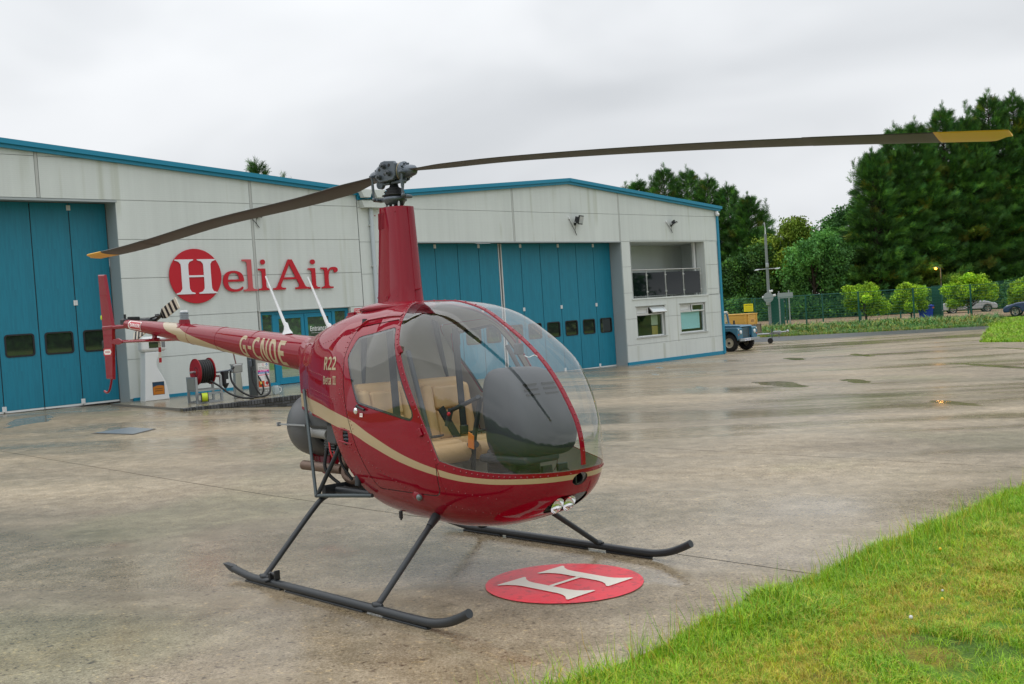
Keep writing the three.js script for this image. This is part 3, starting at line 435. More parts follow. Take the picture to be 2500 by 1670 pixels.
const bNt = pchip([-1, 0, 0.4, 0.8, 1.2, 1.6], [2.5, 2.3, 2.4, 2.7, 2.7, 2.4]), bNb = pchip([-1, 0.2, 0.8, 1.3, 1.6], [2.1, 2.2, 2.5, 2.6, 2.4]);
function skin(u, t) { // u: root of the distance aft of the nose; t: 0 right side, 90 deg top
  const x = XN - u * u, w = x < 0.6 ? bWid(x) : 0.56 * Math.pow(Math.max(0, 1 - Math.pow((x - 0.6) / (XN - 0.6), 2.38)), 1 / 2.38), c = bMid(x), s = Math.sin(t), co = Math.cos(t), n = s >= 0 ? bNt(x) : bNb(x);
  let z = w * Math.sign(co) * Math.pow(Math.abs(co), 2 / n), y = c + (s >= 0 ? bTop(u) - c : c - bBot(u)) * Math.sign(s) * Math.pow(Math.abs(s), 2 / n);
  if (s > 0) { const k = 0.047 * clamp((x - 0.2) / 0.45, 0, 1) * clamp((XN - x) / 0.35, 0, 1) * 4 * s * s * co * co; y += k; z += Math.sign(co) * k * 0.6; }
  return [x, y, z];
}
function skinNormal(u, t) { if (u < 0.012) return [1, 0, 0]; const e = 0.004, a = skin(u + e, t), b = skin(Math.max(u - e, 0), t), c = skin(u, t + e), d = skin(u, t - e), n = V(a[0] - b[0], a[1] - b[1], a[2] - b[2]).cross(V(c[0] - d[0], c[1] - d[1], c[2] - d[2])); const p = skin(u, t); const out = V(0.15, p[1] - bMid(p[0]), p[2]); if (n.lengthSq() < 1e-14) return [1, 0, 0]; n.normalize(); if (n.dot(out) < 0) n.negate(); return [n.x, n.y, n.z]; }
let shell = [];
{
  const NU = 132, NT = 176, UM = 1.597, P = [];
  for (let i = 0; i <= NU; i++) { const r = []; const u = (UM * i) / NU; for (let j = 0; j <= NT; j++) { const a = (j / NT) * 2 * Math.PI, t = a - 0.11 * Math.sin(4 * a) ; r.push([...skin(u, t), ...skinNormal(u, t)]); } P.push(r); }
  for (let i = 0; i < NU; i++) for (let j = 0; j < NT; j++) { const a = P[i][j], b = P[i + 1][j], c = P[i + 1][j + 1], d = P[i][j + 1]; shell.push(...a, ...d, ...c, ...a, ...c, ...b); }
}
function sideZ(x, y) { // the right-hand skin at (x, y)
  const u = Math.sqrt(Math.max(XN - x, 0)); let lo = -Math.PI / 2, hi = Math.PI / 2; for (let i = 0; i < 40; i++) { const m = (lo + hi) / 2; if (skin(u, m)[1] < y) lo = m; else hi = m; } const t = (lo + hi) / 2; return { p: skin(u, t), n: skinNormal(u, t) };
}
const cutLow = (p) => Math.max(p[0] - (-0.2 + (1.0 - p[1]) * 0.56), p[1] - (1.0 + (-0.2 - p[0]) * 0.075));
shell = clipSoup(shell, cutLow)[0];
const hoopX = pchip([0.6, 0.8, 0.99, 1.247, 1.475, 1.62, 1.7, 1.745, 1.79], [1.03, 0.93, 0.84, 0.7, 0.575, 0.49, 0.42, 0.34, 0.2]);
const sillY = pchip([0.8, 0.93, 1.1, 1.3, 1.6], [0.84, 0.815, 0.775, 0.75, 0.738]);
const glassF = (p) => Math.min(p[0] - hoopX(p[1]), p[1] - sillY(p[0]));
let [glass, skinS] = clipSoup(shell, glassF);
const bowGap = (s) => clipSoup(s, (p) => Math.abs(p[2]) - 0.013)[0];
glass = bowGap(glass);
const [glassR, glassL] = clipSoup(glass, (p) => p[2]);
part('windshield', soupGeo(glassR), perspex, heli, 'right half of the bubble windshield');
part('windshield', soupGeo(glassL), perspex, heli, 'left half of the bubble windshield');
// doors, one each side, seam 6 mm wide
const sdPoly = (pts, r) => (x, y) => { let d = 1e9, inside = true; for (let i = 0; i < pts.length; i++) { const [ax, ay] = pts[i], [bx_, by] = pts[(i + 1) % pts.length], ex = bx_ - ax, ey = by - ay, wx = x - ax, wy = y - ay, t = clamp((wx * ex + wy * ey) / (ex * ex + ey * ey), 0, 1); d = Math.min(d, Math.hypot(wx - ex * t, wy - ey * t)); if (ex * wy - ey * wx < 0) inside = false; } return (inside ? d : -d) + r; };
const doorSd = sdPoly([[0.3, 0.66], [0.835, 0.66], [0.845, 0.82], [0.78, 0.96], [0.61, 1.3], [0.5, 1.49], [0.41, 1.6], [0.02, 1.575], [-0.0, 1.44], [0.1, 1.1]], 0.055);
const winSd = sdPoly([[0.195, 1.175], [0.695, 1.083], [0.43, 1.572], [0.06, 1.528], [0.025, 1.44]], 0.035);
const doorF = (p) => (p[0] < 1.0 && Math.abs(p[2]) > 0.2 ? doorSd(p[0], p[1]) : -1);
const ring = (s, f, g) => { const [inn, rest] = clipSoup(s, f); const [, out] = clipSoup(rest, (p) => f(p) + g); return [inn, out]; };
let [doors, hull] = ring(skinS, doorF, 0.006);
const ventSide = (p) => (p[2] > 0 ? 1 - Math.hypot((p[0] - 0.02) / 0.036, (p[1] - 0.925) / 0.058) : -1);
const ventNose = (p) => (p[0] > 1.35 ? 1 - Math.hypot((p[2] - 0.006) / 0.062, (p[1] - 0.682) / 0.038) : -1);
const lampHole = (p) => (p[0] > 1.2 && p[1] < 0.62 ? 0.055 - Math.hypot(Math.max(Math.abs(p[2]) - 0.1, 0), p[1] - 0.535) : -1);
hull = clipSoup(hull, (p) => -ventSide(p))[0]; hull = clipSoup(hull, (p) => -ventNose(p))[0]; const lampSkin = clipSoup(hull, lampHole)[0]; hull = clipSoup(hull, (p) => -lampHole(p))[0];
const strY = pchip([-1.0, -0.86, -0.2, 0.09, 0.31, 0.58, 0.88, 1.1, 1.3, 1.6], [1.13, 1.12, 1.045, 0.995, 0.915, 0.822, 0.752, 0.715, 0.702, 0.7]), strH = pchip([-1, -0.2, 0.3, 0.88, 1.2, 1.6], [0.05, 0.047, 0.036, 0.021, 0.016, 0.015]);
const strF = (p) => strH(p[0]) - Math.abs(p[1] - strY(p[0]));
const [hullGold, hullRed] = clipSoup(hull, strF);
const fus = part('fuselage_shell', soupGeo(hullRed), redPaint, heli);
part('gold_stripe', soupGeo(hullGold), goldPaint, fus);
const [cabin, cowl] = clipSoup(hull, (p) => p[0] - (-0.16 + Math.max(0, 1.0 - p[1]) * 0.56));
part('cabin_lining', soupGeo(cabin, -0.014, true), liningMat, fus);
part('cowl_lining', soupGeo(cowl, -0.012, true), blackMetal, fus);
for (const sg of [1, -1]) {
  const s = clipSoup(doors, (p) => p[2] * sg)[0], [win, pan] = ring(s, (p) => winSd(p[0], p[1]), 0.004), [gold, red] = clipSoup(pan, strF);
  const d = part('door', soupGeo(red), redPaint, heli, sg > 0 ? 'right door with the exit placard' : 'left door');
  part('gold_stripe', soupGeo(gold), goldPaint, d);
  part('door_window', soupGeo(win), perspex, d);
  part('door_lining', soupGeo(clipSoup(pan, (p) => winSd(p[0], p[1]) * -1 - 0.01)[0], -0.013, true), liningMat, d);
  const seal = clipSoup(clipSoup(s, (p) => winSd(p[0], p[1]) + 0.006)[0], (p) => 0.011 - winSd(p[0], p[1]))[0];
  part('window_seal', soupGeo(seal, -0.004), rubber, d);
  const q = sideZ(0.165, 1.105), z = (k) => k * sg;
  part('door_handle', [rod([0.19, 1.125, z(q.p[2] + 0.012)], [0.27, 1.105, z(q.p[2] + 0.016)], 0.008), new THREE.SphereGeometry(0.013, 10, 8).translate(0.19, 1.125, z(q.p[2] + 0.01))], blackMetal, d);
  part('door_lock', new THREE.SphereGeometry(0.021, 16, 12).scale(1, 1, 0.45).translate(0.16, 1.095, z(sideZ(0.16, 1.095).p[2] + 0.002)), chrome, d);
  for (const [hx, hy] of [[0.59, 1.47], [0.795, 0.98]]) { const r = sideZ(hx, hy); part('door_hinge', rb(0.03, 0.05, 0.02, 0.006, hx, hy, z(r.p[2] + 0.006), 0, 0, 0.5), redPaint, d); }
}
{ // small placard on the right door, in the skin's own plane
  const q = sideZ(0.225, 1.07), t = print(128, 96, (c, w, h) => { c.fillStyle = '#f2eee8'; c.fillRect(0, 0, w, h); c.fillStyle = '#c01424'; c.font = 'bold 44px sans-serif'; c.textAlign = 'center'; c.fillText('EXIT', w / 2, 62); c.lineWidth = 6; c.strokeStyle = '#c01424'; c.strokeRect(3, 3, w - 6, h - 6); });
  const g = new THREE.PlaneGeometry(0.036, 0.027); g.applyQuaternion(new THREE.Quaternion().setFromUnitVectors(V(0, 0, 1), V(...q.n))); g.translate(q.p[0] + q.n[0] * 0.004, q.p[1] + q.n[1] * 0.004, q.p[2] + q.n[2] * 0.004); part('exit_placard', g, std({ map: t, roughness: 0.4 }), heli);
}
// raised frame strips: bow down the middle, hoop over the roof, sill
function strip(pts, w, lift, up) { // a shallow ribbon that lies on the skin through (point, normal) pairs
  const P = [], I = []; pts.forEach(([p, n], i) => { const a = pts[Math.max(i - 1, 0)][0], b = pts[Math.min(i + 1, pts.length - 1)][0], d = V(b[0] - a[0], b[1] - a[1], b[2] - a[2]).normalize(), N = V(...n), s = d.clone().cross(N).normalize(); for (const [k, l] of [[-1, -0.002], [-0.8, lift], [0.8, lift], [1, -0.002]]) { const q = V(...p).addScaledVector(s, (k * w) / 2).addScaledVector(N, l); P.push(q.x, q.y, q.z); } });
  for (let i = 0; i + 1 < pts.length; i++) for (let k = 0; k < 3; k++) { const a = i * 4 + k, b = a + 1, c = a + 4, d = a + 5; I.push(a, b, d, a, d, c); }
  const g = new THREE.BufferGeometry(); g.setAttribute('position', new THREE.Float32BufferAttribute(P, 3)); g.setIndex(I); const f = g.toNonIndexed(); f.computeVertexNormals(); return f;
}
const rivets = []; const rivetGeo = new THREE.SphereGeometry(0.0055, 7, 4, 0, 2 * Math.PI, 0, Math.PI / 2);
function rivet(p, n, r = 1, lift = 0) { const g = rivetGeo.clone(); if (r !== 1) g.scale(r, r, r); g.applyQuaternion(new THREE.Quaternion().setFromUnitVectors(V(0, 1, 0), V(...n).normalize())); g.translate(p[0] + n[0] * lift, p[1] + n[1] * lift, p[2] + n[2] * lift); rivets.push(g); }
{
  const bow = []; for (let i = 0; i <= 70; i++) { const u = 0.02 + (1.14 * i) / 70; const p = skin(u, Math.PI / 2), n = skinNormal(u, Math.PI / 2); n[2] = 0; bow.push([p, n]); }
  for (let i = 1; i <= 4; i++) { const u = 0.035 * i, p = skin(u, -Math.PI / 2); if (p[1] > 0.735) bow.unshift([p, [1, 0, 0]]); }
  part('center_bow', strip(bow, 0.036, 0.006), redPaint, heli);
  for (let i = 2; i < bow.length; i += 3) rivet(bow[i][0], bow[i][1], 1, 0.006);
  for (const sg of [1, -1]) {
    const hoop = []; for (let i = 0; i <= 60; i++) { const y = 0.8 + (1.775 - 0.8) * (1 - Math.pow(1 - i / 60, 1.6)), x = hoopX(y) - 0.012, q = sideZ(x, Math.min(y, bTop(Math.sqrt(XN - x)) - 0.001)); hoop.push([[q.p[0], q.p[1], q.p[2] * sg], [q.n[0], q.n[1], q.n[2] * sg]]); }
    part('windshield_frame', strip(hoop, 0.03, 0.004), redPaint, heli); for (let i = 1; i < hoop.length; i += 2) rivet(hoop[i][0], hoop[i][1], 1, 0.004);
    for (let i = 0; i < 20; i++) { const x = 0.97 + (XN - 0.985) * Math.pow(i / 19, 0.75), q = sideZ(x, sillY(x) - 0.018); rivet([q.p[0], q.p[1], q.p[2] * sg], [q.n[0], q.n[1], q.n[2] * sg]); }
    // rivet lines of the cowl
    const line = (x0, y0, x1, y1, n) => { for (let i = 0; i <= n; i++) { const x = lerp(x0, x1, i / n), y = lerp(y0, y1, i / n), q = sideZ(x, y); rivet([q.p[0], q.p[1], q.p[2] * sg], [q.n[0], q.n[1], q.n[2] * sg], 0.75); } };
    line(-0.08, 1.62, -0.02, 1.2, 14); line(-0.1, 1.6, -0.05, 1.2, 12); line(-0.02, 1.2, 0.12, 0.98, 9); line(-0.66, 1.23, -0.12, 1.16, 14); line(-0.68, 1.35, -0.16, 1.29, 14); line(-0.7, 1.5, -0.2, 1.58, 12); line(0.05, 0.86, 0.6, 0.62, 16); line(0.08, 0.72, 0.55, 0.52, 12); line(-0.15, 0.98, 0.02, 0.66, 10); line(0.9, 0.66, 1.25, 0.6, 8); line(0.88, 0.55, 1.2, 0.5, 8);
    part('panel_seam', [[[-0.74, 1.6], [-0.66, 1.2]], [[-0.66, 1.2], [-0.1, 1.13]], [[-0.72, 1.32], [-0.16, 1.255]], [[0.9, 0.82], [0.93, 0.62]], [[0.93, 0.62], [0.86, 0.575]]].map(([a, b]) => { const pts = []; for (let i = 0; i <= 16; i++) { const q = sideZ(lerp(a[0], b[0], i / 16), lerp(a[1], b[1], i / 16)); pts.push([[q.p[0], q.p[1], q.p[2] * sg], [q.n[0], q.n[1], q.n[2] * sg]]); } return strip(pts, 0.006, 0.0015); }), redPaint, heli);
    // roof gutter above the door
    const gut = []; for (let i = 0; i <= 24; i++) { const x = -0.04 + 0.46 * (i / 24), y = 1.665 + 0.02 * Math.sin((i / 24) * 2.2), q = sideZ(x, y - (i < 3 ? (3 - i) * 0.02 : 0)); gut.push([[q.p[0], q.p[1], q.p[2] * sg], [q.n[0], q.n[1], q.n[2] * sg]]); }
    part('rain_gutter', strip(gut, 0.02, 0.009), redPaint, heli);
  }
  const rv = part('rivets', rivets, phy({ color: C(0.26, 0.02, 0.03), roughness: 0.25, metalness: 0.3, clearcoat: 1 }), heli); rv.userData.kind = 'stuff';
}
// nose air intake and landing lights
part('nose_vent', [turnTo(new THREE.CylinderGeometry(0.05, 0.062, 0.1, 24, 1, true), [1, 0, 0]).scale(1, 0.72, 1.05).translate(1.465, 0.682, 0.006), turnTo(new THREE.CircleGeometry(0.06, 24).rotateX(Math.PI / 2), [1, 0, 0]).translate(1.42, 0.682, 0.006), bx(0.07, 0.07, 0.012, 1.48, 0.682, 0.012)], blackMetal, heli);
part('lamp_recess', soupGeo(lampSkin, -0.045), redPaint, heli);
for (const z of [0.078, -0.026]) {
  const l = part('landing_light', lathe([[0, 0], [0.03, 0.006], [0.045, 0.022], [0.051, 0.045]], 24).rotateZ(-Math.PI / 2 - 0.45).translate(1.378, 0.545, z), chrome, heli);
  part('lens', lathe([[0, 0.055], [0.03, 0.052], [0.051, 0.045]], 24).rotateZ(-Math.PI / 2 - 0.45).translate(1.378, 0.545, z), perspex, l); part('bulb', new THREE.SphereGeometry(0.009, 10, 8).translate(1.395, 0.54, z), chrome, l);
}
// cooling vent with louvres on the right flank, side nav light
{
  const q = sideZ(0.02, 0.925), z = q.p[2];
  const v = part('flank_vent', [new THREE.CircleGeometry(0.07, 24).scale(0.62, 1, 1).translate(0.02, 0.925, z - 0.035)], blackMetal, heli);
  part('vent_louvre', [-0.04, -0.015, 0.01, 0.035].map((k) => bx(0.06, 0.008, 0.02, 0.02, 0.925 + k, z - 0.012, 0.5)), hubMat, v);
  for (const k of [-0.038, 0.045]) part('vent_guard', rod([-0.045, 0.925 + k + 0.01, z + 0.006], [0.085, 0.925 + k - 0.008, z + 0.002], 0.006), redPaint, v);
  const n = sideZ(0.66, 0.585); const nv = part('navigation_light', new THREE.SphereGeometry(0.042, 18, 12).scale(1.25, 0.9, 0.8).translate(n.p[0], n.p[1] + 0.005, n.p[2] - 0.012), redPaint, heli);
  part('lens', new THREE.SphereGeometry(0.021, 14, 10).translate(n.p[0] + 0.026, n.p[1] - 0.004, n.p[2] + 0.008), phy({ color: C(0.1, 0.14, 0.14), roughness: 0.05, clearcoat: 1 }), nv);
}
// lettering on the cowl and the door, laid onto the skin
function flatText(str, size, font, sx = 1) { const g = new THREE.ShapeGeometry(font.generateShapes(str, size), 6); g.scale(sx, 1, 1); return g; }
function fine(g, max) { // split triangles until short enough to bend
  let a = Array.from((g.index ? g.toNonIndexed() : g).attributes.position.array), again = true, guard = 0;
  while (again && guard++ < 6) { again = false; const o = []; for (let t = 0; t < a.length; t += 9) { const p = [0, 3, 6].map((k) => [a[t + k], a[t + k + 1], a[t + k + 2]]), l = [0, 1, 2].map((k) => Math.hypot(p[k][0] - p[(k + 1) % 3][0], p[k][1] - p[(k + 1) % 3][1])), m = l.indexOf(Math.max(...l)); if (l[m] > max) { const A = p[m], B = p[(m + 1) % 3], D = p[(m + 2) % 3], M = A.map((x, k) => (x + B[k]) / 2); o.push(...A, ...M, ...D, ...M, ...B, ...D); again = true; } else o.push(...p[0], ...p[1], ...p[2]); } a = o; }
  const r = new THREE.BufferGeometry(); r.setAttribute('position', new THREE.Float32BufferAttribute(a, 3)); return r;
}
function skinText(str, cx, cy, h, sx, tilt) {
  const g = fine(flatText(str, h, fontSans, sx), 0.03), p = g.attributes.position, N = []; g.computeBoundingBox(); const w = g.boundingBox.max.x, c = Math.cos(tilt), s = Math.sin(tilt);
  for (let i = 0; i < p.count; i++) { const x = p.getX(i) - w / 2, y = p.getY(i) - h * 0.36, q = sideZ(cx + x * c - y * s - y * 0.3, cy + x * s + y * c); p.setXYZ(i, q.p[0] + q.n[0] * 0.0025, q.p[1] + q.n[1] * 0.0025, q.p[2] + q.n[2] * 0.0025); N.push(...q.n); }
  g.setAttribute('normal', new THREE.Float32BufferAttribute(N, 3)); return g;
}
part('type_lettering', [skinText('R22', -0.265, 1.385, 0.088, 1.05, 0.0)], goldPaint, heli); part('type_lettering', [skinText('Beta II', -0.235, 1.278, 0.056, 0.92, 0.0)], goldPaint, heli);

// ---- engine bay
part('firewall', (() => { const pts = []; for (let i = 0; i <= 20; i++) { const y = 0.4 + 0.61 * (i / 20), x = -0.185 + (1.0 - y) * 0.56, q = sideZ(x, Math.max(y, bBot(Math.sqrt(XN - x)) + 0.004)); pts.push([x, q.p[1], q.p[2] - 0.016]); } const P = [], I = []; for (const [x, y, z] of pts) P.push(x, y, z, x, y, -z); for (let i = 0; i < 20; i++) I.push(i * 2, i * 2 + 1, i * 2 + 3, i * 2, i * 2 + 3, i * 2 + 2); const g = new THREE.BufferGeometry(); g.setAttribute('position', new THREE.Float32BufferAttribute(P, 3)); g.setIndex(I); g.computeVertexNormals(); return g; })(), std({ color: C(0.13, 0.13, 0.13), roughness: 0.5, metalness: 0.4 }), heli);
part('cabin_bulkhead', (() => { const P = [], I = []; for (let i = 0; i <= 24; i++) { const y = 0.62 + 1.1 * (i / 24), x = 0.1 - 0.16 * (i / 24), q = sideZ(x, y); P.push(x, y, Math.max(q.p[2] - 0.02, 0.02), x, y, -Math.max(q.p[2] - 0.02, 0.02)); } for (let i = 0; i < 24; i++) I.push(i * 2, i * 2 + 1, i * 2 + 3, i * 2, i * 2 + 3, i * 2 + 2); const g = new THREE.BufferGeometry(); g.setAttribute('position', new THREE.Float32BufferAttribute(P, 3)); g.setIndex(I); g.computeVertexNormals(); return g; })(), liningMat, heli);
const scrollMat = std({ color: C(0.11, 0.115, 0.12), roughness: 0.42, metalness: 0.15 });
const fan = part('cooling_fan_scroll', (() => { const g = lathe([[0.02, 0], [0.15, 0.006], [0.2, 0.03], [0.235, 0.09], [0.248, 0.17], [0.24, 0.26], [0.205, 0.33], [0.16, 0.355], [0.15, 0.3]], 48); turnTo(g, [1, 0, 0]); g.translate(-1.24, 0.93, 0.0); return g; })(), scrollMat, heli);
part('flange', [bx(0.36, 0.012, 0.012, -1.06, 0.945, 0.25), bx(0.012, 0.03, 0.03, -1.24, 0.945, 0.25)], galv, fan);
part('fan_wheel', turnTo(new THREE.CylinderGeometry(0.15, 0.15, 0.05, 24), [1, 0, 0]).translate(-0.92, 0.93, 0), blackMetal, fan);
part('engine_block', [rb(0.42, 0.26, 0.44, 0.03, -0.5, 0.86, 0), rb(0.36, 0.13, 0.16, 0.03, -0.52, 1.0, 0.27), rb(0.12, 0.2, 0.1, 0.02, -0.42, 0.93, 0.3), ...[0, 1, 2, 3, 4, 5, 6].map((k) => rb(0.13, 0.012, 0.16, 0.004, -0.52, 0.76 + k * 0.02, 0.22)), ...[0, 1, 2, 3, 4, 5, 6].map((k) => rb(0.13, 0.012, 0.16, 0.004, -0.34, 0.76 + k * 0.02, 0.24)), rb(0.16, 0.14, 0.12, 0.03, -0.34, 0.62, 0.1)], std({ color: C(0.1, 0.105, 0.11), roughness: 0.5, metalness: 0.5 }), heli);
part('oil_cooler_duct', turnTo(new THREE.CylinderGeometry(0.038, 0.038, 0.22, 20), [1, -0.05, 0.05]).translate(-0.6, 0.905, 0.31), std({ color: C(0.3, 0.3, 0.29), roughness: 0.5 }), heli);
part('upper_cover', [rb(0.5, 0.14, 0.34, 0.03, -0.66, 1.03, 0.06)], scrollMat, heli);
part('exhaust_pipe', [...capped([[-0.88, 0.66, 0.28], [-0.4, 0.655, 0.28]], 0.035, 16, 4), pipe([[-0.42, 0.8, 0.24], [-0.38, 0.7, 0.27], [-0.36, 0.62, 0.29], [-0.3, 0.585, 0.28], [-0.22, 0.6, 0.26]], 0.026, 12, 30)], std({ color: C(0.19, 0.13, 0.1), roughness: 0.5, metalness: 0.6 }), heli);
part('ignition_lead', [pipe([[-0.46, 0.86, 0.34], [-0.4, 0.78, 0.37], [-0.37, 0.73, 0.36], [-0.39, 0.79, 0.35]], 0.007, 6, 24)], std({ color: C(0.5, 0.02, 0.02), roughness: 0.5 }), heli);
part('oil_hose', [pipe([[-0.55, 0.8, 0.3], [-0.52, 0.66, 0.34], [-0.42, 0.56, 0.3], [-0.2, 0.5, 0.28]], 0.012, 8, 30), pipe([[-0.3, 0.9, 0.33], [-0.34, 0.74, 0.34], [-0.24, 0.6, 0.32]], 0.01, 8, 24)], rubber, heli);
part('belly_drain', [rb(0.03, 0.05, 0.014, 0.005, 0.12, 0.375, 0.2), rod([0.12, 0.4, 0.2], [0.12, 0.34, 0.2], 0.006)], blackMetal, heli);
part('boom_fairing', [(() => { const P = [], I = []; const n = 60; const A = []; for (let j = 0; j <= n; j++) { const t = (j / n) * 2 * Math.PI; A.push(skin(1.597, t)); } for (const [k, p] of A.entries()) { P.push(...p); const t = (k / n) * 2 * Math.PI; P.push(-1.1, 1.45 + 0.142 * Math.sin(t), 0.142 * Math.cos(t)); } for (let j = 0; j < n; j++) I.push(j * 2, j * 2 + 1, j * 2 + 3, j * 2, j * 2 + 3, j * 2 + 2); const g = new THREE.BufferGeometry(); g.setAttribute('position', new THREE.Float32BufferAttribute(P, 3)); g.setIndex(I); g.computeVertexNormals(); return g; })()], redPaint, heli);

// ---- tubular frame, legs, skids
for (const sg of [1, -1]) {
  const z = (k) => k * sg;
  part('frame_tube', rod([-0.41, 0.5, z(0.5)], [-0.8, 1.21, z(0.3)], 0.0115), std({ color: C(0.06, 0.08, 0.085), roughness: 0.4 }), heli);
  part('frame_tube', rod([-0.4, 0.5, z(0.5)], [-0.22, 0.87, z(0.4)], 0.015), skidMat, heli);
  part('frame_tube', rod([-0.41, 0.505, z(0.5)], [0.14, 0.54, z(0.44)], 0.0135), std({ color: C(0.06, 0.08, 0.085), roughness: 0.4 }), heli);
  const y0 = 0.036, rs = 0.0245;
  const sk = part('skid', [new THREE.TubeGeometry(new THREE.CatmullRomCurve3([[-0.72, y0 + 0.026], [-0.62, y0 + 0.012], [-0.5, y0], [-0.2, y0], [0.3, y0], [0.8, y0], [1.2, y0], [1.32, y0 + 0.006], [1.44, y0 + 0.032], [1.54, y0 + 0.072], [1.6, y0 + 0.102]].map(([x, y]) => V(x, y, z(0.965))), false, 'centripetal'), 90, rs, 20)], skidMat, heli, sg > 0 ? 'right skid' : 'left skid');
  const cap = new THREE.CircleGeometry(rs, 20); cap.rotateY(Math.PI / 2); cap.rotateZ(0.46); cap.translate(1.6, y0 + 0.102, z(0.965)); part('end_cap', cap, skidMat, sk);
  part('tail_plug', prism([[-0.83, y0 + 0.054], [-0.83, y0 + 0.047], [-0.77, y0 + 0.018], [-0.716, y0 + 0.004], [-0.716, y0 + 0.048], [-0.77, y0 + 0.052]], 0.042, z(0.965) - 0.021, [], 0.004), skidMat, sk);
  for (const [a, b] of [[-0.56, -0.14], [-0.08, 0.72], [0.9, 1.28]]) part('skid_shoe', rb(b - a, 0.014, 0.036, 0.005, (a + b) / 2, 0.0075, z(0.965)), std({ color: C(0.05, 0.055, 0.06), roughness: 0.3, metalness: 0.6 }), sk);
  const fl = part('landing_leg', [rod([0.7, 0.52, z(0.31)], [0.833, 0.05, z(0.965)], 0.0185, 0.0185, 16)], skidMat, heli, sg > 0 ? 'right front leg' : 'left front leg');
  part('foot_saddle', [rod([0.79, 0.06, z(0.958)], [0.875, 0.06, z(0.958)], 0.01), new THREE.SphereGeometry(0.028, 14, 10).scale(1.3, 0.7, 1).translate(0.832, 0.06, z(0.958))], skidMat, fl);
  part('fuselage_collar', [rod([0.722, 0.455, z(0.405)], [0.737, 0.405, z(0.475)], 0.03, 0.022, 16)], skidMat, fl);
  const rl = part('landing_leg', [...capped([[-0.35, 0.05, z(0.965)], [-0.372, 0.42, z(0.56)], [-0.376, 0.475, z(0.49)], [-0.385, 0.5, z(0.42)], [-0.39, 0.525, z(0.2)], [-0.39, 0.53, 0]], 0.0185, 14, 60)], skidMat, heli, sg > 0 ? 'right rear leg' : 'left rear leg');
  part('foot_saddle', [rod([-0.4, 0.06, z(0.958)], [-0.3, 0.06, z(0.958)], 0.01), new THREE.SphereGeometry(0.028, 14, 10).scale(1.3, 0.7, 1).translate(-0.35, 0.06, z(0.958))], skidMat, rl);
  if (sg > 0) part('wheel_lug', [rb(0.02, 0.08, 0.045, 0.006, -0.25, 0.06, 0.965), rod([-0.27, 0.09, 0.965], [-0.19, 0.09, 0.965], 0.012), rb(0.016, 0.06, 0.04, 0.006, -0.19, 0.09, 0.965), rod([-0.25, 0.05, 0.91], [-0.25, 0.05, 1.02], 0.009)], blackMetal, sk);
}
part('cross_beam', [rod([-0.39, 0.53, -0.45], [-0.39, 0.53, 0.45], 0.04, 0.04, 14, 0.6), rb(0.4, 0.05, 0.06, 0.02, -0.16, 0.53, 0.36), rb(0.4, 0.05, 0.06, 0.02, -0.16, 0.53, -0.36)], skidMat, heli);

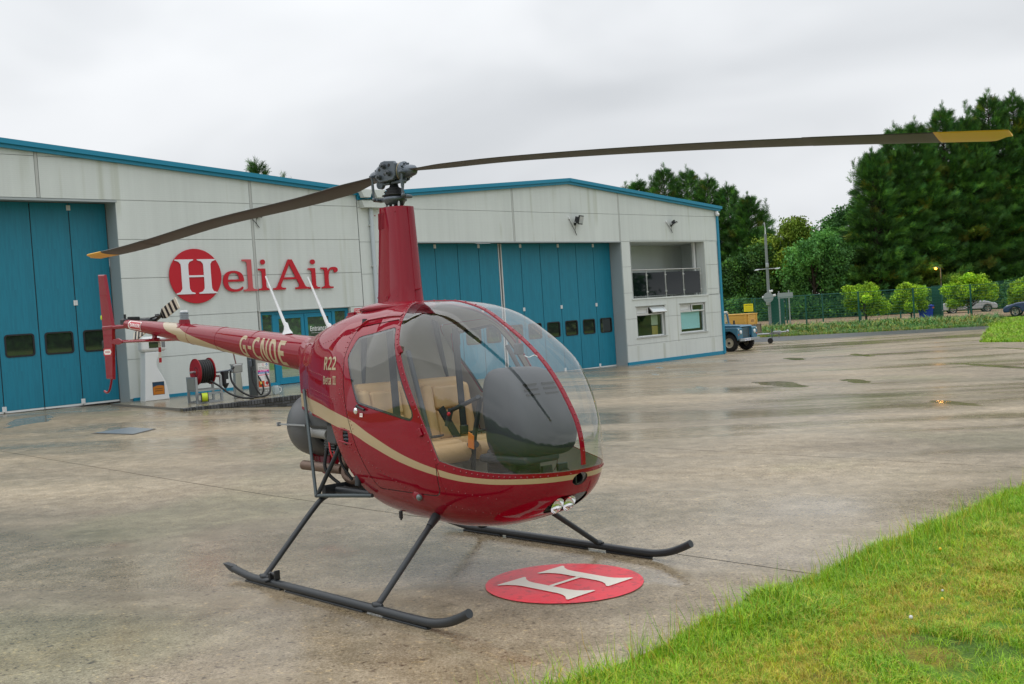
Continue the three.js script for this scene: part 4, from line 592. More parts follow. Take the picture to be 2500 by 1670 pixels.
// ---- tail boom, tapering and wrapped with its letters
const boomY = pchip([-4.31, -3.4, -2.5, -1.38, -0.9], [1.827, 1.728, 1.626, 1.4875, 1.432]), boomR = pchip([-4.31, -3.4, -2.5, -1.38, -0.9], [0.045, 0.078, 0.103, 0.133, 0.144]);
function boomSoup(x0, x1, n, m = 40) { const s = [], v = (x, a) => [x, boomY(x) + boomR(x) * Math.sin(a), boomR(x) * Math.cos(a), 0.032, Math.sin(a), Math.cos(a)]; for (let i = 0; i < n; i++) for (let j = 0; j < m; j++) { const a = lerp(x0, x1, i / n), b = lerp(x0, x1, (i + 1) / n), t0 = (j / m) * 2 * Math.PI, t1 = ((j + 1) / m) * 2 * Math.PI; s.push(...v(a, t0), ...v(b, t0), ...v(b, t1), ...v(a, t0), ...v(b, t1), ...v(a, t1)); } return s; }
{
  let s = boomSoup(-4.31, -0.95, 120, 48);
  const band = (p) => { const h = (p[1] - boomY(p[0])) / boomR(p[0]), c = -3.38 + 0.26 * (1 - h) + 0.2 * Math.pow(Math.max(0, -h + 0.2), 1.5) * 2.4, w = 0.12 + 0.1 * (1 - h); return w - Math.abs(p[0] - c); };
  const low = (p) => { const h = (p[1] - boomY(p[0])) / boomR(p[0]); const lim = -0.35 - 0.62 * sstep(-3.1, -1.5, p[0]); return Math.min(lim - h, p[0] + 3.15, -1.5 - p[0]); };
  const f = (p) => Math.max(band(p), low(p)); const [gold, red] = clipSoup(s, f);
  const b = part('tail_boom', soupGeo(red), redPaint, heli); part('gold_band', soupGeo(gold), goldPaint, b);
  part('end_bulkhead', [turnTo(new THREE.CylinderGeometry(0.046, 0.046, 0.02, 24), [1, 0, 0]).translate(-4.31, 1.827, 0)], redPaint, b);
  for (const x of [-1.85, -2.42, -2.95]) part('rib_seam', turnTo(new THREE.TorusGeometry(boomR(x) + 0.0002, 0.002, 5, 48).rotateX(Math.PI / 2), [1, -0.12, 0]).translate(x, boomY(x), 0), redPaint, b);
  // registration
  for (const sg of [1]) {
    let x = -1.985; const parts = [];
    for (const [ch, w] of [['G', 0.13], ['-', 0.075], ['C', 0.125], ['N', 0.135], ['D', 0.13], ['E', 0.115]]) {
      const g0 = letter(ch, 0, 0, 1, 1, 1, fontSans); g0.dispose(); const sh = new THREE.ShapeGeometry(fontSans.generateShapes(ch, 1), 8); sh.computeBoundingBox(); const bb = sh.boundingBox, hy = ch === '-' ? 0.14 : 1; const g = fine(sh.translate(-bb.min.x, -bb.min.y, 0).scale((w * 0.76) / (bb.max.x - bb.min.x), (hy * 1) / (bb.max.y - bb.min.y), 1), 0.06), p = g.attributes.position, N = [];
      for (let i = 0; i < p.count; i++) { const xx = x + p.getX(i), v = ch === '-' ? p.getY(i) + 0.43 : p.getY(i), a = lerp(-0.86, 0.72, v), r = boomR(xx) + 0.0015; p.setXYZ(i, xx, boomY(xx) + r * Math.sin(a), r * Math.cos(a)); N.push(0, Math.sin(a), Math.cos(a)); }
      g.setAttribute('normal', new THREE.Float32BufferAttribute(N, 3)); parts.push(g); part('registration_letter', g, goldPaint, b); x += w;
    }
  }
  // beacon, whips
  const be = part('beacon', [new THREE.CylinderGeometry(0.046, 0.052, 0.055, 24).translate(-3.14, 1.79, 0), new THREE.CylinderGeometry(0.052, 0.075, 0.03, 24).translate(-3.14, 1.763, 0)], redPaint, heli);
  part('beacon_lens', [new THREE.CylinderGeometry(0.034, 0.038, 0.075, 20).translate(-3.14, 1.853, 0), ...[0, 1, 2, 3].map((k) => new THREE.TorusGeometry(0.039, 0.004, 6, 24).rotateX(Math.PI / 2).translate(-3.14, 1.828 + k * 0.017, 0))], std({ color: C(0.3, 0.34, 0.38), roughness: 0.3, metalness: 0.2 }), be); part('beacon_cap', new THREE.CylinderGeometry(0.03, 0.036, 0.014, 20).translate(-3.14, 1.896, 0), whiteGloss, be);
  for (const [bx0, by0, tx, ty] of [[-1.455, 1.633, -1.728, 2.098], [-0.869, 1.6, -1.128, 2.046]]) {
    const a = part('whip_antenna', [rod([bx0 - 0.02, by0 + 0.06, 0], [tx, ty, 0], 0.014, 0.006, 10), new THREE.SphereGeometry(0.0065, 8, 6).translate(tx, ty, 0)], whiteGloss, heli);
    part('antenna_foot', [lathe([[0.0, 0.1], [0.016, 0.09], [0.026, 0.04], [0.045, 0.012], [0.05, 0]], 20).scale(1.3, 1, 0.7).rotateZ(0.12).translate(bx0, by0 - 0.012, 0)], whiteGloss, a);
  }
  part('fuel_cap', [new THREE.CylinderGeometry(0.035, 0.035, 0.025, 20).rotateZ(0.15).translate(-0.5, 1.73, 0.06), new THREE.CylinderGeometry(0.045, 0.05, 0.012, 20).rotateZ(0.15).translate(-0.5, 1.716, 0.06)], redPaint, heli);
  // tail rotor drive end
  part('tail_gearbox', [rb(0.1, 0.085, 0.08, 0.02, -4.39, 1.845, -0.01), turnTo(new THREE.CylinderGeometry(0.028, 0.034, 0.2, 16), [0, 0, 1]).translate(-4.4, 1.855, -0.13), new THREE.CylinderGeometry(0.012, 0.012, 0.05, 10).translate(-4.38, 1.905, 0), rb(0.03, 0.04, 0.12, 0.008, -4.36, 1.885, -0.08)], blackMetal, heli);
  const placard = (w, h, txt) => print(256, 96, (c, W, H) => { c.fillStyle = '#f3efe9'; c.fillRect(0, 0, W, H); c.fillStyle = '#bb1124'; c.beginPath(); c.moveTo(8, H / 2); c.lineTo(34, 8); c.lineTo(W - 8, 8); c.lineTo(W - 8, H - 8); c.lineTo(34, H - 8); c.closePath(); c.fill(); c.fillStyle = '#fff'; c.font = 'bold 50px sans-serif'; c.textAlign = 'center'; c.fillText(txt, W / 2 + 8, 66); });
  const dt = placard(256, 96, 'DANGER');
  const g = new THREE.PlaneGeometry(0.29, 0.088, 16, 8), p = g.attributes.position; for (let i = 0; i < p.count; i++) { const x = -4.06 + p.getX(i), a = 0.15 + p.getY(i) / boomR(x), r = boomR(x) + 0.002; p.setXYZ(i, x, boomY(x) + r * Math.sin(a), r * Math.cos(a)); } g.computeVertexNormals(); part('danger_placard', g, std({ map: dt, roughness: 0.35 }), b);
  // fins
  const FZ = 0.03;
  const fin = (pts, th) => { const q = prism(pts, th, FZ - th / 2, [], Math.min(0.012, th * 0.45)); return q; };
  const vf = part('upper_fin', fin([[-4.575, 1.81], [-4.715, 2.352], [-4.872, 2.362], [-4.828, 1.81]], 0.032), redPaint, heli);
  const lf = part('lower_fin', fin([[-4.575, 1.81], [-4.627, 1.284], [-4.796, 1.292], [-4.828, 1.81]], 0.032), redPaint, heli);
  part('fin_hub', [rb(0.26, 0.05, 0.045, 0.02, -4.7, 1.81, FZ)], redPaint, heli);
  part('fin_strut', [rod([-4.62, 1.81, FZ], [-4.25, 1.81, 0.01], 0.022)], redPaint, heli);
  part('tail_skid', [...capped([[-4.69, 1.3, FZ], [-4.715, 1.24, FZ], [-4.76, 1.175, FZ], [-4.82, 1.15, FZ], [-4.88, 1.165, FZ]], 0.011, 10, 30)], redPaint, heli);
  const fp = new THREE.PlaneGeometry(0.19, 0.075); fp.translate(-4.72, 1.565, FZ + 0.0175); part('danger_placard', fp, std({ map: print(192, 80, (c, W, H) => { c.fillStyle = '#bb1124'; c.fillRect(0, 0, W, H); c.fillStyle = '#f3efe9'; c.beginPath(); c.moveTo(4, 40); c.lineTo(28, 12); c.lineTo(164, 12); c.lineTo(188, 40); c.lineTo(164, 68); c.lineTo(28, 68); c.closePath(); c.fill(); c.fillStyle = '#bb1124'; c.font = 'bold 30px sans-serif'; c.textAlign = 'center'; c.fillText('DANGER', 96, 51); }), roughness: 0.35 }), lf);
  part('fin_marker', new THREE.SphereGeometry(0.016, 10, 8).scale(1, 1.6, 0.4).translate(-4.83, 1.92, FZ + 0.017), std({ color: C(0.55, 0.75, 0.05), roughness: 0.4 }), vf);
  // stabilizer
  const st = part('horizontal_stabilizer', [(() => { const q = prism([[-0.09, 0], [-0.06, 0.012], [0.02, 0.017], [0.085, 0.008], [0.1, 0], [0.085, -0.008], [0.02, -0.012], [-0.06, -0.007]], 0.57, -0.215, [], 0.003); q.translate(-3.75, 1.648, 0); return q; })()], redPaint, heli);
  part('stabilizer_tip', [(() => { const q = prism([[-0.115, 0], [-0.08, 0.026], [0.03, 0.034], [0.11, 0.012], [0.12, 0], [0.11, -0.012], [0.03, -0.026], [-0.08, -0.018]], 0.014, 0.355, [], 0.004); q.translate(-3.75, 1.648, 0); return q; })()], redPaint, st);
  part('stabilizer_strut', [rb(0.07, 0.1, 0.02, 0.006, -3.75, 1.69, 0.0), rb(0.05, 0.02, 0.06, 0.005, -3.75, 1.665, -0.01)], redPaint, st);
  const sw = part('warning_streamer', [bx(0.018, 0.2, 0.018, -3.72, 1.53, -0.03)], std({ color: C(0.7, 0.66, 0.6), roughness: 0.6 }), heli); part('red_band', [bx(0.019, 0.045, 0.019, -3.72, 1.56, -0.03), bx(0.019, 0.045, 0.019, -3.72, 1.46, -0.03)], std({ color: C(0.45, 0.01, 0.02), roughness: 0.6 }), sw);
  // tail rotor, left side
  const hx = -4.4, hy = 1.86, hz = -0.32, az = 0.3;
  part('tail_rotor_hub', [turnTo(new THREE.CylinderGeometry(0.03, 0.03, 0.1, 16), [0, 0, 1]).translate(hx, hy, hz + 0.04), rod([hx - 0.16 * Math.cos(az), hy - 0.16 * Math.sin(az), hz], [hx + 0.16 * Math.cos(az), hy + 0.16 * Math.sin(az), hz], 0.016), rod([hx - 0.06, hy + 0.02, hz + 0.05], [hx + 0.22, hy + 0.05, hz + 0.04], 0.009), rb(0.06, 0.03, 0.03, 0.008, hx + 0.1, hy + 0.05, hz + 0.02)], blackMetal, heli);
  const stripes = tex(256, 8, (i) => { const t = i / 256, k = Math.floor(t * 9.0); return t < 0.1 || k % 2 === 1 ? [16, 17, 24] : [226, 220, 204]; }); stripes.wrapS = stripes.wrapT = THREE.ClampToEdgeWrapping; stripes.minFilter = THREE.LinearFilter;
  for (const sg of [1, -1]) { const g = prism([[0.15, -0.03], [0.22, -0.055], [0.53, -0.055], [0.535, 0.055], [0.22, 0.055], [0.15, 0.02]], 0.014, -0.007, [], 0.003), q = g.attributes.position, u = g.attributes.uv; for (let i = 0; i < q.count; i++) u.setXY(i, (q.getX(i) - 0.15) / 0.385, 0.5); g.rotateX(0.25); g.rotateZ(az + (sg < 0 ? Math.PI : 0)); g.translate(hx, hy, hz); part('tail_rotor_blade', g, std({ map: stripes, roughness: 0.4 }), heli); }
}
// ---- mast fairing, mast, rotor
{
  const sec = (y) => { const k = (y - 1.73) / (2.44 - 1.73), fr = lerp(0.178, 0.128, k), af = lerp(-0.21, -0.15, k), w = lerp(0.092, 0.076, k), o = []; const n = 18; for (let i = 0; i <= n; i++) { const a = -Math.PI / 2 + (Math.PI * i) / n; o.push([fr - w * 1.05 + w * 1.05 * Math.cos(a), w * Math.sin(a)]); } const m = 10; for (let i = 1; i < m; i++) { const t = i / m; o.push([lerp(fr - w * 1.05, af, t), w * (1 - 0.42 * t * t)]); } for (let i = 0; i <= 4; i++) { const a = Math.PI / 2 + (Math.PI * i) / 4; o.push([af + 0.03 * Math.cos(a), w * 0.58 * Math.sin(a)]); } for (let i = m - 1; i > 0; i--) { const t = i / m; o.push([lerp(fr - w * 1.05, af, t), -w * (1 - 0.42 * t * t)]); } return o; };
  const ys = [1.7, 1.75, 1.765, 1.79, 1.9, 2.05, 2.2, 2.35, 2.44], flare = [0.09, 0.045, 0.018, 0.002, 0, 0, 0, 0, 0], P = [], I = []; let n = 0;
  ys.forEach((y, k) => { const o = sec(Math.max(y, 1.76)); n = o.length; for (const [x, z] of o) { const l = Math.hypot(x, z) || 1; const tilt = 0.02 * x * -1; P.push(x + (x / l) * flare[k], y + (k === ys.length - 1 ? -0.07 * (x - 0.0) * 0.9 : 0) + tilt * 0, z + (z / l) * flare[k]); } });
  for (let k = 0; k + 1 < ys.length; k++) for (let j = 0; j < n; j++) { const a = k * n + j, b = k * n + ((j + 1) % n), c = a + n, d = b + n; I.push(a, c, d, a, d, b); }
  const g = new THREE.BufferGeometry(); g.setAttribute('position', new THREE.Float32BufferAttribute(P, 3)); g.setIndex(I); g.computeVertexNormals();
  const f = part('mast_fairing', g, redPaint, heli);
  part('louvre', [0, 1, 2, 3].map((k) => rod([-0.15 + k * 0.022, 2.41, 0.05 + k * 0.0042], [-0.152 + k * 0.022, 2.3, 0.053 + k * 0.0044], 0.0055)), redPaint, f);
  const rv = []; const put = (x, y, z, nx, nz) => { const q = rivetGeo.clone(); q.applyQuaternion(new THREE.Quaternion().setFromUnitVectors(V(0, 1, 0), V(nx, 0, nz).normalize())); q.translate(x, y, z); rv.push(q); };
  for (const y of [1.83, 2.4]) for (const x of [-0.18, -0.06, 0.06]) put(x, y, lerp(0.09, 0.075, (y - 1.73) / 0.71) * (x < -0.1 ? 0.8 : 1), 0, 1);
  part('rivets', rv, redPaint, f).userData.kind = 'stuff'; part('temperature_probe', [rod([0.155, 1.86, 0.02], [0.22, 1.868, 0.02], 0.005)], redPaint, f);
  part('tail_fillet', [(() => { const q = new THREE.SphereGeometry(0.3, 24, 12); q.scale(1.2, 0.16, 0.62); q.translate(-0.06, 1.755, 0); return q; })()], redPaint, f);
}
const AZ = 0.1518, along = V(Math.cos(AZ), 0, -Math.sin(AZ)), across = V(Math.sin(AZ), 0, Math.cos(AZ));
const HX = -0.03; // mast axis
{
  const put = (g) => { g.translate(0, -2.66, 0); g.scale(0.82, 0.88, 0.82); g.translate(0, 2.66, 0); g.rotateY(AZ); g.translate(HX, 0, 0); return g; }; // x along the blades, z across
  part('rotor_mast', [new THREE.CylinderGeometry(0.027, 0.03, 0.36, 20).translate(HX, 2.5, 0)], hubMat, heli);
  const sw = part('swashplate', [lathe([[0.03, 2.45], [0.06, 2.455], [0.072, 2.48], [0.083, 2.485], [0.085, 2.505], [0.065, 2.515], [0.03, 2.52]], 32).translate(HX, 0, 0), put(rb(0.32, 0.026, 0.05, 0.01, 0, 2.485, 0.0)), put(rb(0.05, 0.024, 0.1, 0.008, -0.16, 2.48, 0.02)), put(rb(0.05, 0.024, 0.08, 0.008, 0.16, 2.478, 0.02))], hubMat, heli);
  part('rubber_boot', [lathe([[0.03, 2.51], [0.06, 2.512], [0.088, 2.522], [0.06, 2.534], [0.072, 2.548], [0.048, 2.556], [0.06, 2.566], [0.033, 2.58], [0.028, 2.6]], 32).translate(HX, 0, 0)], rubber, sw);
  part('drive_scissor', [put(rb(0.14, 0.022, 0.03, 0.006, 0.08, 2.6, 0.03)), put(rod([0.13, 2.605, 0.03], [0.115, 2.5, 0.03], 0.014, 0.01)), put(turnTo(new THREE.CylinderGeometry(0.018, 0.018, 0.05, 14), [0, 0, 1]).translate(0.13, 2.6, 0.03)), put(rb(0.1, 0.02, 0.03, 0.006, -0.06, 2.598, 0.03)), put(turnTo(new THREE.CylinderGeometry(0.036, 0.036, 0.035, 20), [0, 0, 1]).translate(-0.12, 2.6, 0.03))], hubMat, sw);
  part('control_rod', [[-0.06, 0.045], [-0.015, 0.058], [0.03, 0.055], [0.07, 0.03]].map(([x, z]) => put(rod([x, 2.38, z], [x, 2.47, z], 0.01))), steel, sw);
  // hub: two side plates over a block, bolts, bearing barrels
  const hub = part('rotor_hub', [(() => { const q = prism([[-0.105, 2.625], [-0.085, 2.605], [0.07, 2.612], [0.095, 2.64], [0.1, 2.735], [0.085, 2.755], [-0.02, 2.768], [-0.06, 2.762], [-0.105, 2.7]], 0.035, 0.055, [], 0.006); return put(q); })(), (() => { const q = prism([[-0.105, 2.625], [-0.085, 2.605], [0.07, 2.612], [0.095, 2.64], [0.1, 2.735], [0.085, 2.755], [-0.02, 2.768], [-0.06, 2.762], [-0.105, 2.7]], 0.035, -0.09, [], 0.006); return put(q); })(), put(rb(0.16, 0.1, 0.12, 0.02, 0, 2.69, 0))], hubMat, heli);
  part('hub_bolt', [[-0.07, 2.645, 0.02], [0.035, 2.665, 0.022], [-0.02, 2.725, 0.02]].flatMap(([x, y, r]) => [put(turnTo(new THREE.CylinderGeometry(r, r, 0.24, 14), [0, 0, 1]).translate(x, y, 0)), put(turnTo(new THREE.CylinderGeometry(r * 0.55, r * 0.55, 0.28, 8), [0, 0, 1]).translate(x, y, 0))]), std({ color: C(0.12, 0.13, 0.14), roughness: 0.3, metalness: 0.6 }), hub);
  part('lightening_hole', [[-0.075, 2.705], [0.035, 2.728], [-0.015, 2.665]].map(([x, y]) => put(turnTo(new THREE.CylinderGeometry(0.013, 0.013, 0.184, 14), [0, 0, 1]).translate(x, y, 0))), rubber, hub);
  const yF = pchip([0, 0.226, 0.9, 1.389, 2.242, 2.962, 3.529, 3.84], [2.69, 2.672, 2.632, 2.592, 2.508, 2.425, 2.353, 2.313]), yB = pchip([0, 0.262, 0.912, 1.935, 2.824, 3.347, 3.84], [2.68, 2.66, 2.61, 2.565, 2.491, 2.457, 2.44]);
  for (const sg of [1, -1]) {
    const yf = sg > 0 ? yF : yB, axis = [sg, sg > 0 ? -0.03 : -0.03, 0];
    const bar = part('blade_root', [put(turnTo(lathe([[0, 0.05], [0.066, 0.055], [0.07, 0.09], [0.07, 0.11], [0.078, 0.112], [0.078, 0.132], [0.05, 0.14], [0.046, 0.2], [0.038, 0.235], [0.018, 0.255], [0, 0.258]], 28), axis).translate(0, 2.68, 0)), ...[0, 1, 2, 3, 4, 5, 6, 7, 8, 9].map((k) => { const a = (k / 10) * 2 * Math.PI; return put(turnTo(new THREE.CylinderGeometry(0.0085, 0.0085, 0.025, 6), axis).translate(sg * 0.145, 2.676 + 0.063 * Math.sin(a), 0.063 * Math.cos(a))); })], hubMat, heli);
    part('seal_ring', put(turnTo(new THREE.TorusGeometry(0.071, 0.006, 8, 32).rotateX(Math.PI / 2), axis).translate(sg * 0.1, 2.678, 0)), std({ color: C(0.35, 0.3, 0.2), roughness: 0.4, metalness: 0.4 }), bar);
    const pz = sg * -0.085; part('pitch_link', [put(rod([sg * 0.165, 2.655, Math.abs(pz)], [sg * 0.165, 2.49, Math.abs(pz) * 0.9], 0.0085)), put(rod([sg * 0.165, 2.6, Math.abs(pz)], [sg * 0.165, 2.55, Math.abs(pz) * 0.95], 0.012)), put(new THREE.SphereGeometry(0.017, 12, 8).translate(sg * 0.165, 2.485, Math.abs(pz) * 0.9)), put(rb(0.03, 0.02, 0.1, 0.006, sg * 0.165, 2.662, Math.abs(pz) * 0.7))], hubMat, bar);
    // blade: aerofoil with twist, root cut out, wider tab, coloured tip
    const air = []; for (let i = 0; i <= 14; i++) { const t = i / 14; air.push([1 - t, 1]); } const N = 15, prof = (t) => 0.6 * (0.2969 * Math.sqrt(t) - 0.126 * t - 0.3516 * t * t + 0.2843 * t ** 3 - 0.1036 * t ** 4) / 1;
    const ring = (r) => { const o = [], root = sstep(0.2, 0.55, r), chord = lerp(0.1, 0.185, root) * (r > 2.9 ? 1.06 : 1), tip = sstep(3.74, 3.836, r), tw = rad(sg > 0 ? lerp(2, -6, r / 3.84) : lerp(13, 5, r / 3.84)), dir = sg; for (let i = 0; i <= 2 * N; i++) { const k = i <= N ? i / N : 2 - i / N, up = i <= N ? 1 : -1, t = Math.pow(k, 1.5); let cx = (0.25 - t) * chord, cy = up * prof(t) * chord * lerp(1.3, 1, root); if (tip > 0) { cx = cx - (t < 0.5 ? tip * 0.09 * (0.5 - t) * 2 : 0); cy *= 1 - 0.5 * tip; } const a = tw, X = cx * Math.cos(a) - cy * Math.sin(a), Y = cx * Math.sin(a) + cy * Math.cos(a); const lead = -dir; // leading edge side
      o.push(V(HX, yf(r) + Y, 0).addScaledVector(along, sg * r).addScaledVector(across, lead * X)); } return o; };
    const build = (r0, r1, n) => { const P = [], I = [], M = 2 * N + 1; for (let i = 0; i <= n; i++) for (const v of ring(lerp(r0, r1, i / n))) P.push(v.x, v.y, v.z); for (let i = 0; i < n; i++) for (let j = 0; j + 1 < M; j++) { const a = i * M + j, b = a + 1, c = a + M, d = b + M; I.push(a, c, d, a, d, b); } for (const e of [0, n]) { for (let j = 1; j + 2 < M; j++) I.push(e * M, e * M + j, e * M + j + 1); } const g = new THREE.BufferGeometry(); g.setAttribute('position', new THREE.Float32BufferAttribute(P, 3)); g.setIndex(I); g.computeVertexNormals(); return g; };
    const b = part('rotor_blade', [build(0.2, 2.9, 40), build(2.9005, 3.52, 12)], bladeMat, heli, sg > 0 ? 'rotor blade reaching out over the nose' : 'rotor blade reaching back over the tail'); part('blade_tip', build(3.5205, 3.838, 12), tipMat, b);
  }
}
// ---- cabin
part('cabin_floor', [bx(0.86, 0.03, 0.66, 0.66, 0.53, 0), bx(0.36, 0.02, 0.5, 1.14, 0.6, 0, 0, 0, 0.25)], liningMat, heli);
for (const [sg, nm] of [[1, 'right tan leather seat'], [-1, 'left tan leather seat']]) {
  const z = 0.265 * sg;
  const st = part('seat_back', (() => { const q = rb(0.1, 0.46, 0.42, 0.045, 0, 0, 0, 0, 0, 0.2, 5); q.translate(0.06, 1.03, z); return q; })(), leather, heli, nm);
  part('back_bolster', [...[-1, 1].map((k) => { const q = rb(0.09, 0.42, 0.085, 0.04, 0, 0, 0, 0, 0, 0.2, 4); q.translate(0.115, 1.01, z + k * 0.17); return q; }), rb(0.05, 0.16, 0.25, 0.022, 0.1, 1.12, z, 0, 0, 0.2, 4), rb(0.05, 0.2, 0.25, 0.022, 0.14, 0.935, z, 0, 0, 0.2, 4)], leather, st);
  const cu = part('seat_cushion', [rb(0.5, 0.13, 0.46, 0.055, 0.38, 0.8, z, 0, 0, 0.1, 5)], leather, heli, sg > 0 ? 'right seat cushion' : 'left seat cushion'); part('front_roll', rod([0.61, 0.8, z - 0.22], [0.61, 0.8, z + 0.22], 0.062, 0.062, 18), leather, cu);
  part('seat_box', [bx(0.34, 0.2, 0.34, 0.42, 0.63, z * 0.85)], liningMat, heli);
  const h = part('harness_strap', [rb(0.012, 0.72, 0.055, 0.004, 0.225, 1.24, z + 0.02 * sg, 0, 0, 0.06), rb(0.014, 0.3, 0.055, 0.004, 0.25, 0.93, z + 0.1, 0.5, 0, 0.1), rb(0.32, 0.012, 0.055, 0.004, 0.34, 0.885, z - 0.09, 0.1, 0.3, 0.1)], blackFabric, heli); part('buckle', rb(0.02, 0.06, 0.07, 0.008, 0.27, 0.9, z), blackMetal, h);
}
part('door_post', [[1, 0.5], [-1, 0.5]].flatMap(([sg]) => [rod([0.03, 0.6, 0.47 * sg], [-0.03, 1.68, 0.3 * sg], 0.02), rod([0.56, 1.46, 0.43 * sg], [0.82, 0.95, 0.51 * sg], 0.016)]), podMat, heli);
const pod = part('instrument_pod', (() => { const q = new THREE.SphereGeometry(1, 40, 28), p = q.attributes.position; for (let i = 0; i < p.count; i++) { let x = p.getX(i), y = p.getY(i), z = p.getZ(i); const e = 0.4, f = (v) => Math.sign(v) * Math.pow(Math.abs(v), e); x = f(x); y = f(y); z = f(z); p.setXYZ(i, 1.13 + x * (0.2 - 0.04 * Math.max(y, 0)) - 0.09 * Math.max(y, -0.2), 1.06 + y * 0.27, (z * (0.25 - 0.075 * Math.max(y, 0)) - 0.02)); } q.computeVertexNormals(); return q; })(), podMat, heli);
part('hood_slot', [-0.03, 0, 0.03].flatMap((k) => [bx(0.012, 0.012, 0.11, 1.262 - k * 0.4, 1.2 + k, -0.075), bx(0.012, 0.012, 0.11, 1.262 - k * 0.4, 1.2 + k, 0.085)]), rubber, pod);
part('pedestal', [rb(0.26, 0.34, 0.26, 0.05, 1.0, 0.68, 0), rb(0.4, 0.05, 0.3, 0.02, 1.1, 0.79, 0.05)], podMat, pod);
part('loose_chart', [bx(0.16, 0.004, 0.12, 1.2, 0.815, 0.1, 0, 0.4, 0.02)], std({ color: C(0.55, 0.57, 0.58), roughness: 0.7 }), pod);
part('warning_tag', [prism([[0.86, 0.86], [0.91, 0.85], [0.915, 0.93], [0.87, 0.955]], 0.006, 0.24)], std({ color: C(0.75, 0.2, 0.02), roughness: 0.6 }), pod);
part('cyclic_bar', [...capped([[0.62, 0.6, 0], [0.66, 0.9, 0], [0.72, 1.12, 0], [0.74, 1.15, 0.03]], 0.016, 10, 30), rod([0.72, 1.14, 0.02], [0.5, 1.06, 0.05], 0.014), rod([0.72, 1.14, 0.0], [0.6, 1.07, -0.24], 0.014), rod([0.5, 1.07, 0.05], [0.47, 0.96, 0.06], 0.018, 0.02), rod([0.6, 1.08, -0.24], [0.57, 0.97, -0.24], 0.018, 0.02)], podMat, heli);
part('grip_button', [new THREE.SphereGeometry(0.013, 10, 8).translate(0.505, 1.04, 0.075)], std({ color: C(0.7, 0.03, 0.05), roughness: 0.4 }), heli);
part('collective_lever', [rod([0.2, 0.72, 0.03], [0.62, 0.83, 0.04], 0.014), rod([0.6, 0.825, 0.04], [0.72, 0.85, 0.045], 0.022)], podMat, heli);
part('pedal', [0.1, 0.24, -0.1, -0.24].flatMap((z) => [rod([1.22, 0.56, z], [1.18, 0.7, z], 0.008), rb(0.02, 0.05, 0.09, 0.006, 1.18, 0.7, z)]), podMat, heli);
part('floor_placard', [bx(0.11, 0.003, 0.09, 0.98, 0.62, 0.36, 0, 0, 0.05)], std({ color: C(0.75, 0.76, 0.78), roughness: 0.6 }), heli);
part('compass', [rb(0.05, 0.07, 0.05, 0.012, 1.1, 1.44, 0.01), rod([1.08, 1.47, 0], [1.08, 1.53, 0], 0.008)], podMat, heli);
part('yaw_string', [pipe([[1.268, 1.378, 0.004], [1.25, 1.4, 0.03], [1.24, 1.39, 0.07], [1.22, 1.4, 0.085]], 0.003, 5, 16)], whitePlastic, heli);
part('sun_visor', (() => { const s = clipSoup(glassR, (p) => 0.1 - (p[0] - hoopX(p[1])) - 0.0)[0]; return soupGeo(clipSoup(s, (p) => p[1] - 1.70)[0], -0.012); })(), phy({ color: C(0.03, 0.03, 0.035), roughness: 0.3 }), heli);
// ================================================================ refuelling point in front of the left hangar
{
  const is = thing('pump_island', 'raised concrete walkway with a dark brick kerb in front of the left hangar', 'kerb', FACE_AT, FACE_TURN);
  const slabTop = tint(new THREE.PlaneGeometry(8.2, 4.2, 40, 20).rotateX(-Math.PI / 2).translate(9.42, 0.004, 2.1), (x, y, z) => { const v = 0.7 + 0.3 * fbm(x * 1.3, z * 1.3, 4, 5); return [v, v * 0.98, v * 0.92]; });
  part('walkway_slab', flatUV(slabTop), std({ map: scaled(concreteTex, 1 / 3), vertexColors: true, roughness: 0.22 }), is);
  part('slab_body', [bx(8.2, 0.5, 4.19, 9.42, -0.249, 2.1)], std({ color: C(0.2, 0.19, 0.17), roughness: 0.8 }), is);
  const rnd = mulberry(5), bm = [0.035, 0.05, 0.065, 0.085].map((v) => std({ color: C(v, v * 1.03, v * 1.1), roughness: 0.32 })), soldier = rb(0.062, 0.1, 0.2, 0.006, 0, 0, 0, 0, 0, 0, 1), stretch = rb(0.212, 0.062, 0.1, 0.006, 0, 0, 0, 0, 0, 0, 1);
  for (let k = 0; k < 52; k++) { const o = part('brick', soldier, bm[Math.floor(rnd() * 4)], is); o.position.set(5.34 + k * 0.072, -0.046 + (rnd() - 0.5) * 0.006, 4.22 + (rnd() - 0.5) * 0.008); }
  for (let r = 0; r < 3; r++) for (let k = 0; k < 17; k++) { const o = part('brick', stretch, bm[Math.floor(rnd() * 4)], is); o.position.set(5.42 + k * 0.222 + (r % 2) * 0.11, -0.137 - r * 0.073, 4.262 + (rnd() - 0.5) * 0.008); }
  part('mortar_bed', [bx(4.0, 0.38, 0.12, 7.3, -0.2, 4.235)], std({ color: C(0.12, 0.11, 0.07), roughness: 0.9 }), is);
}
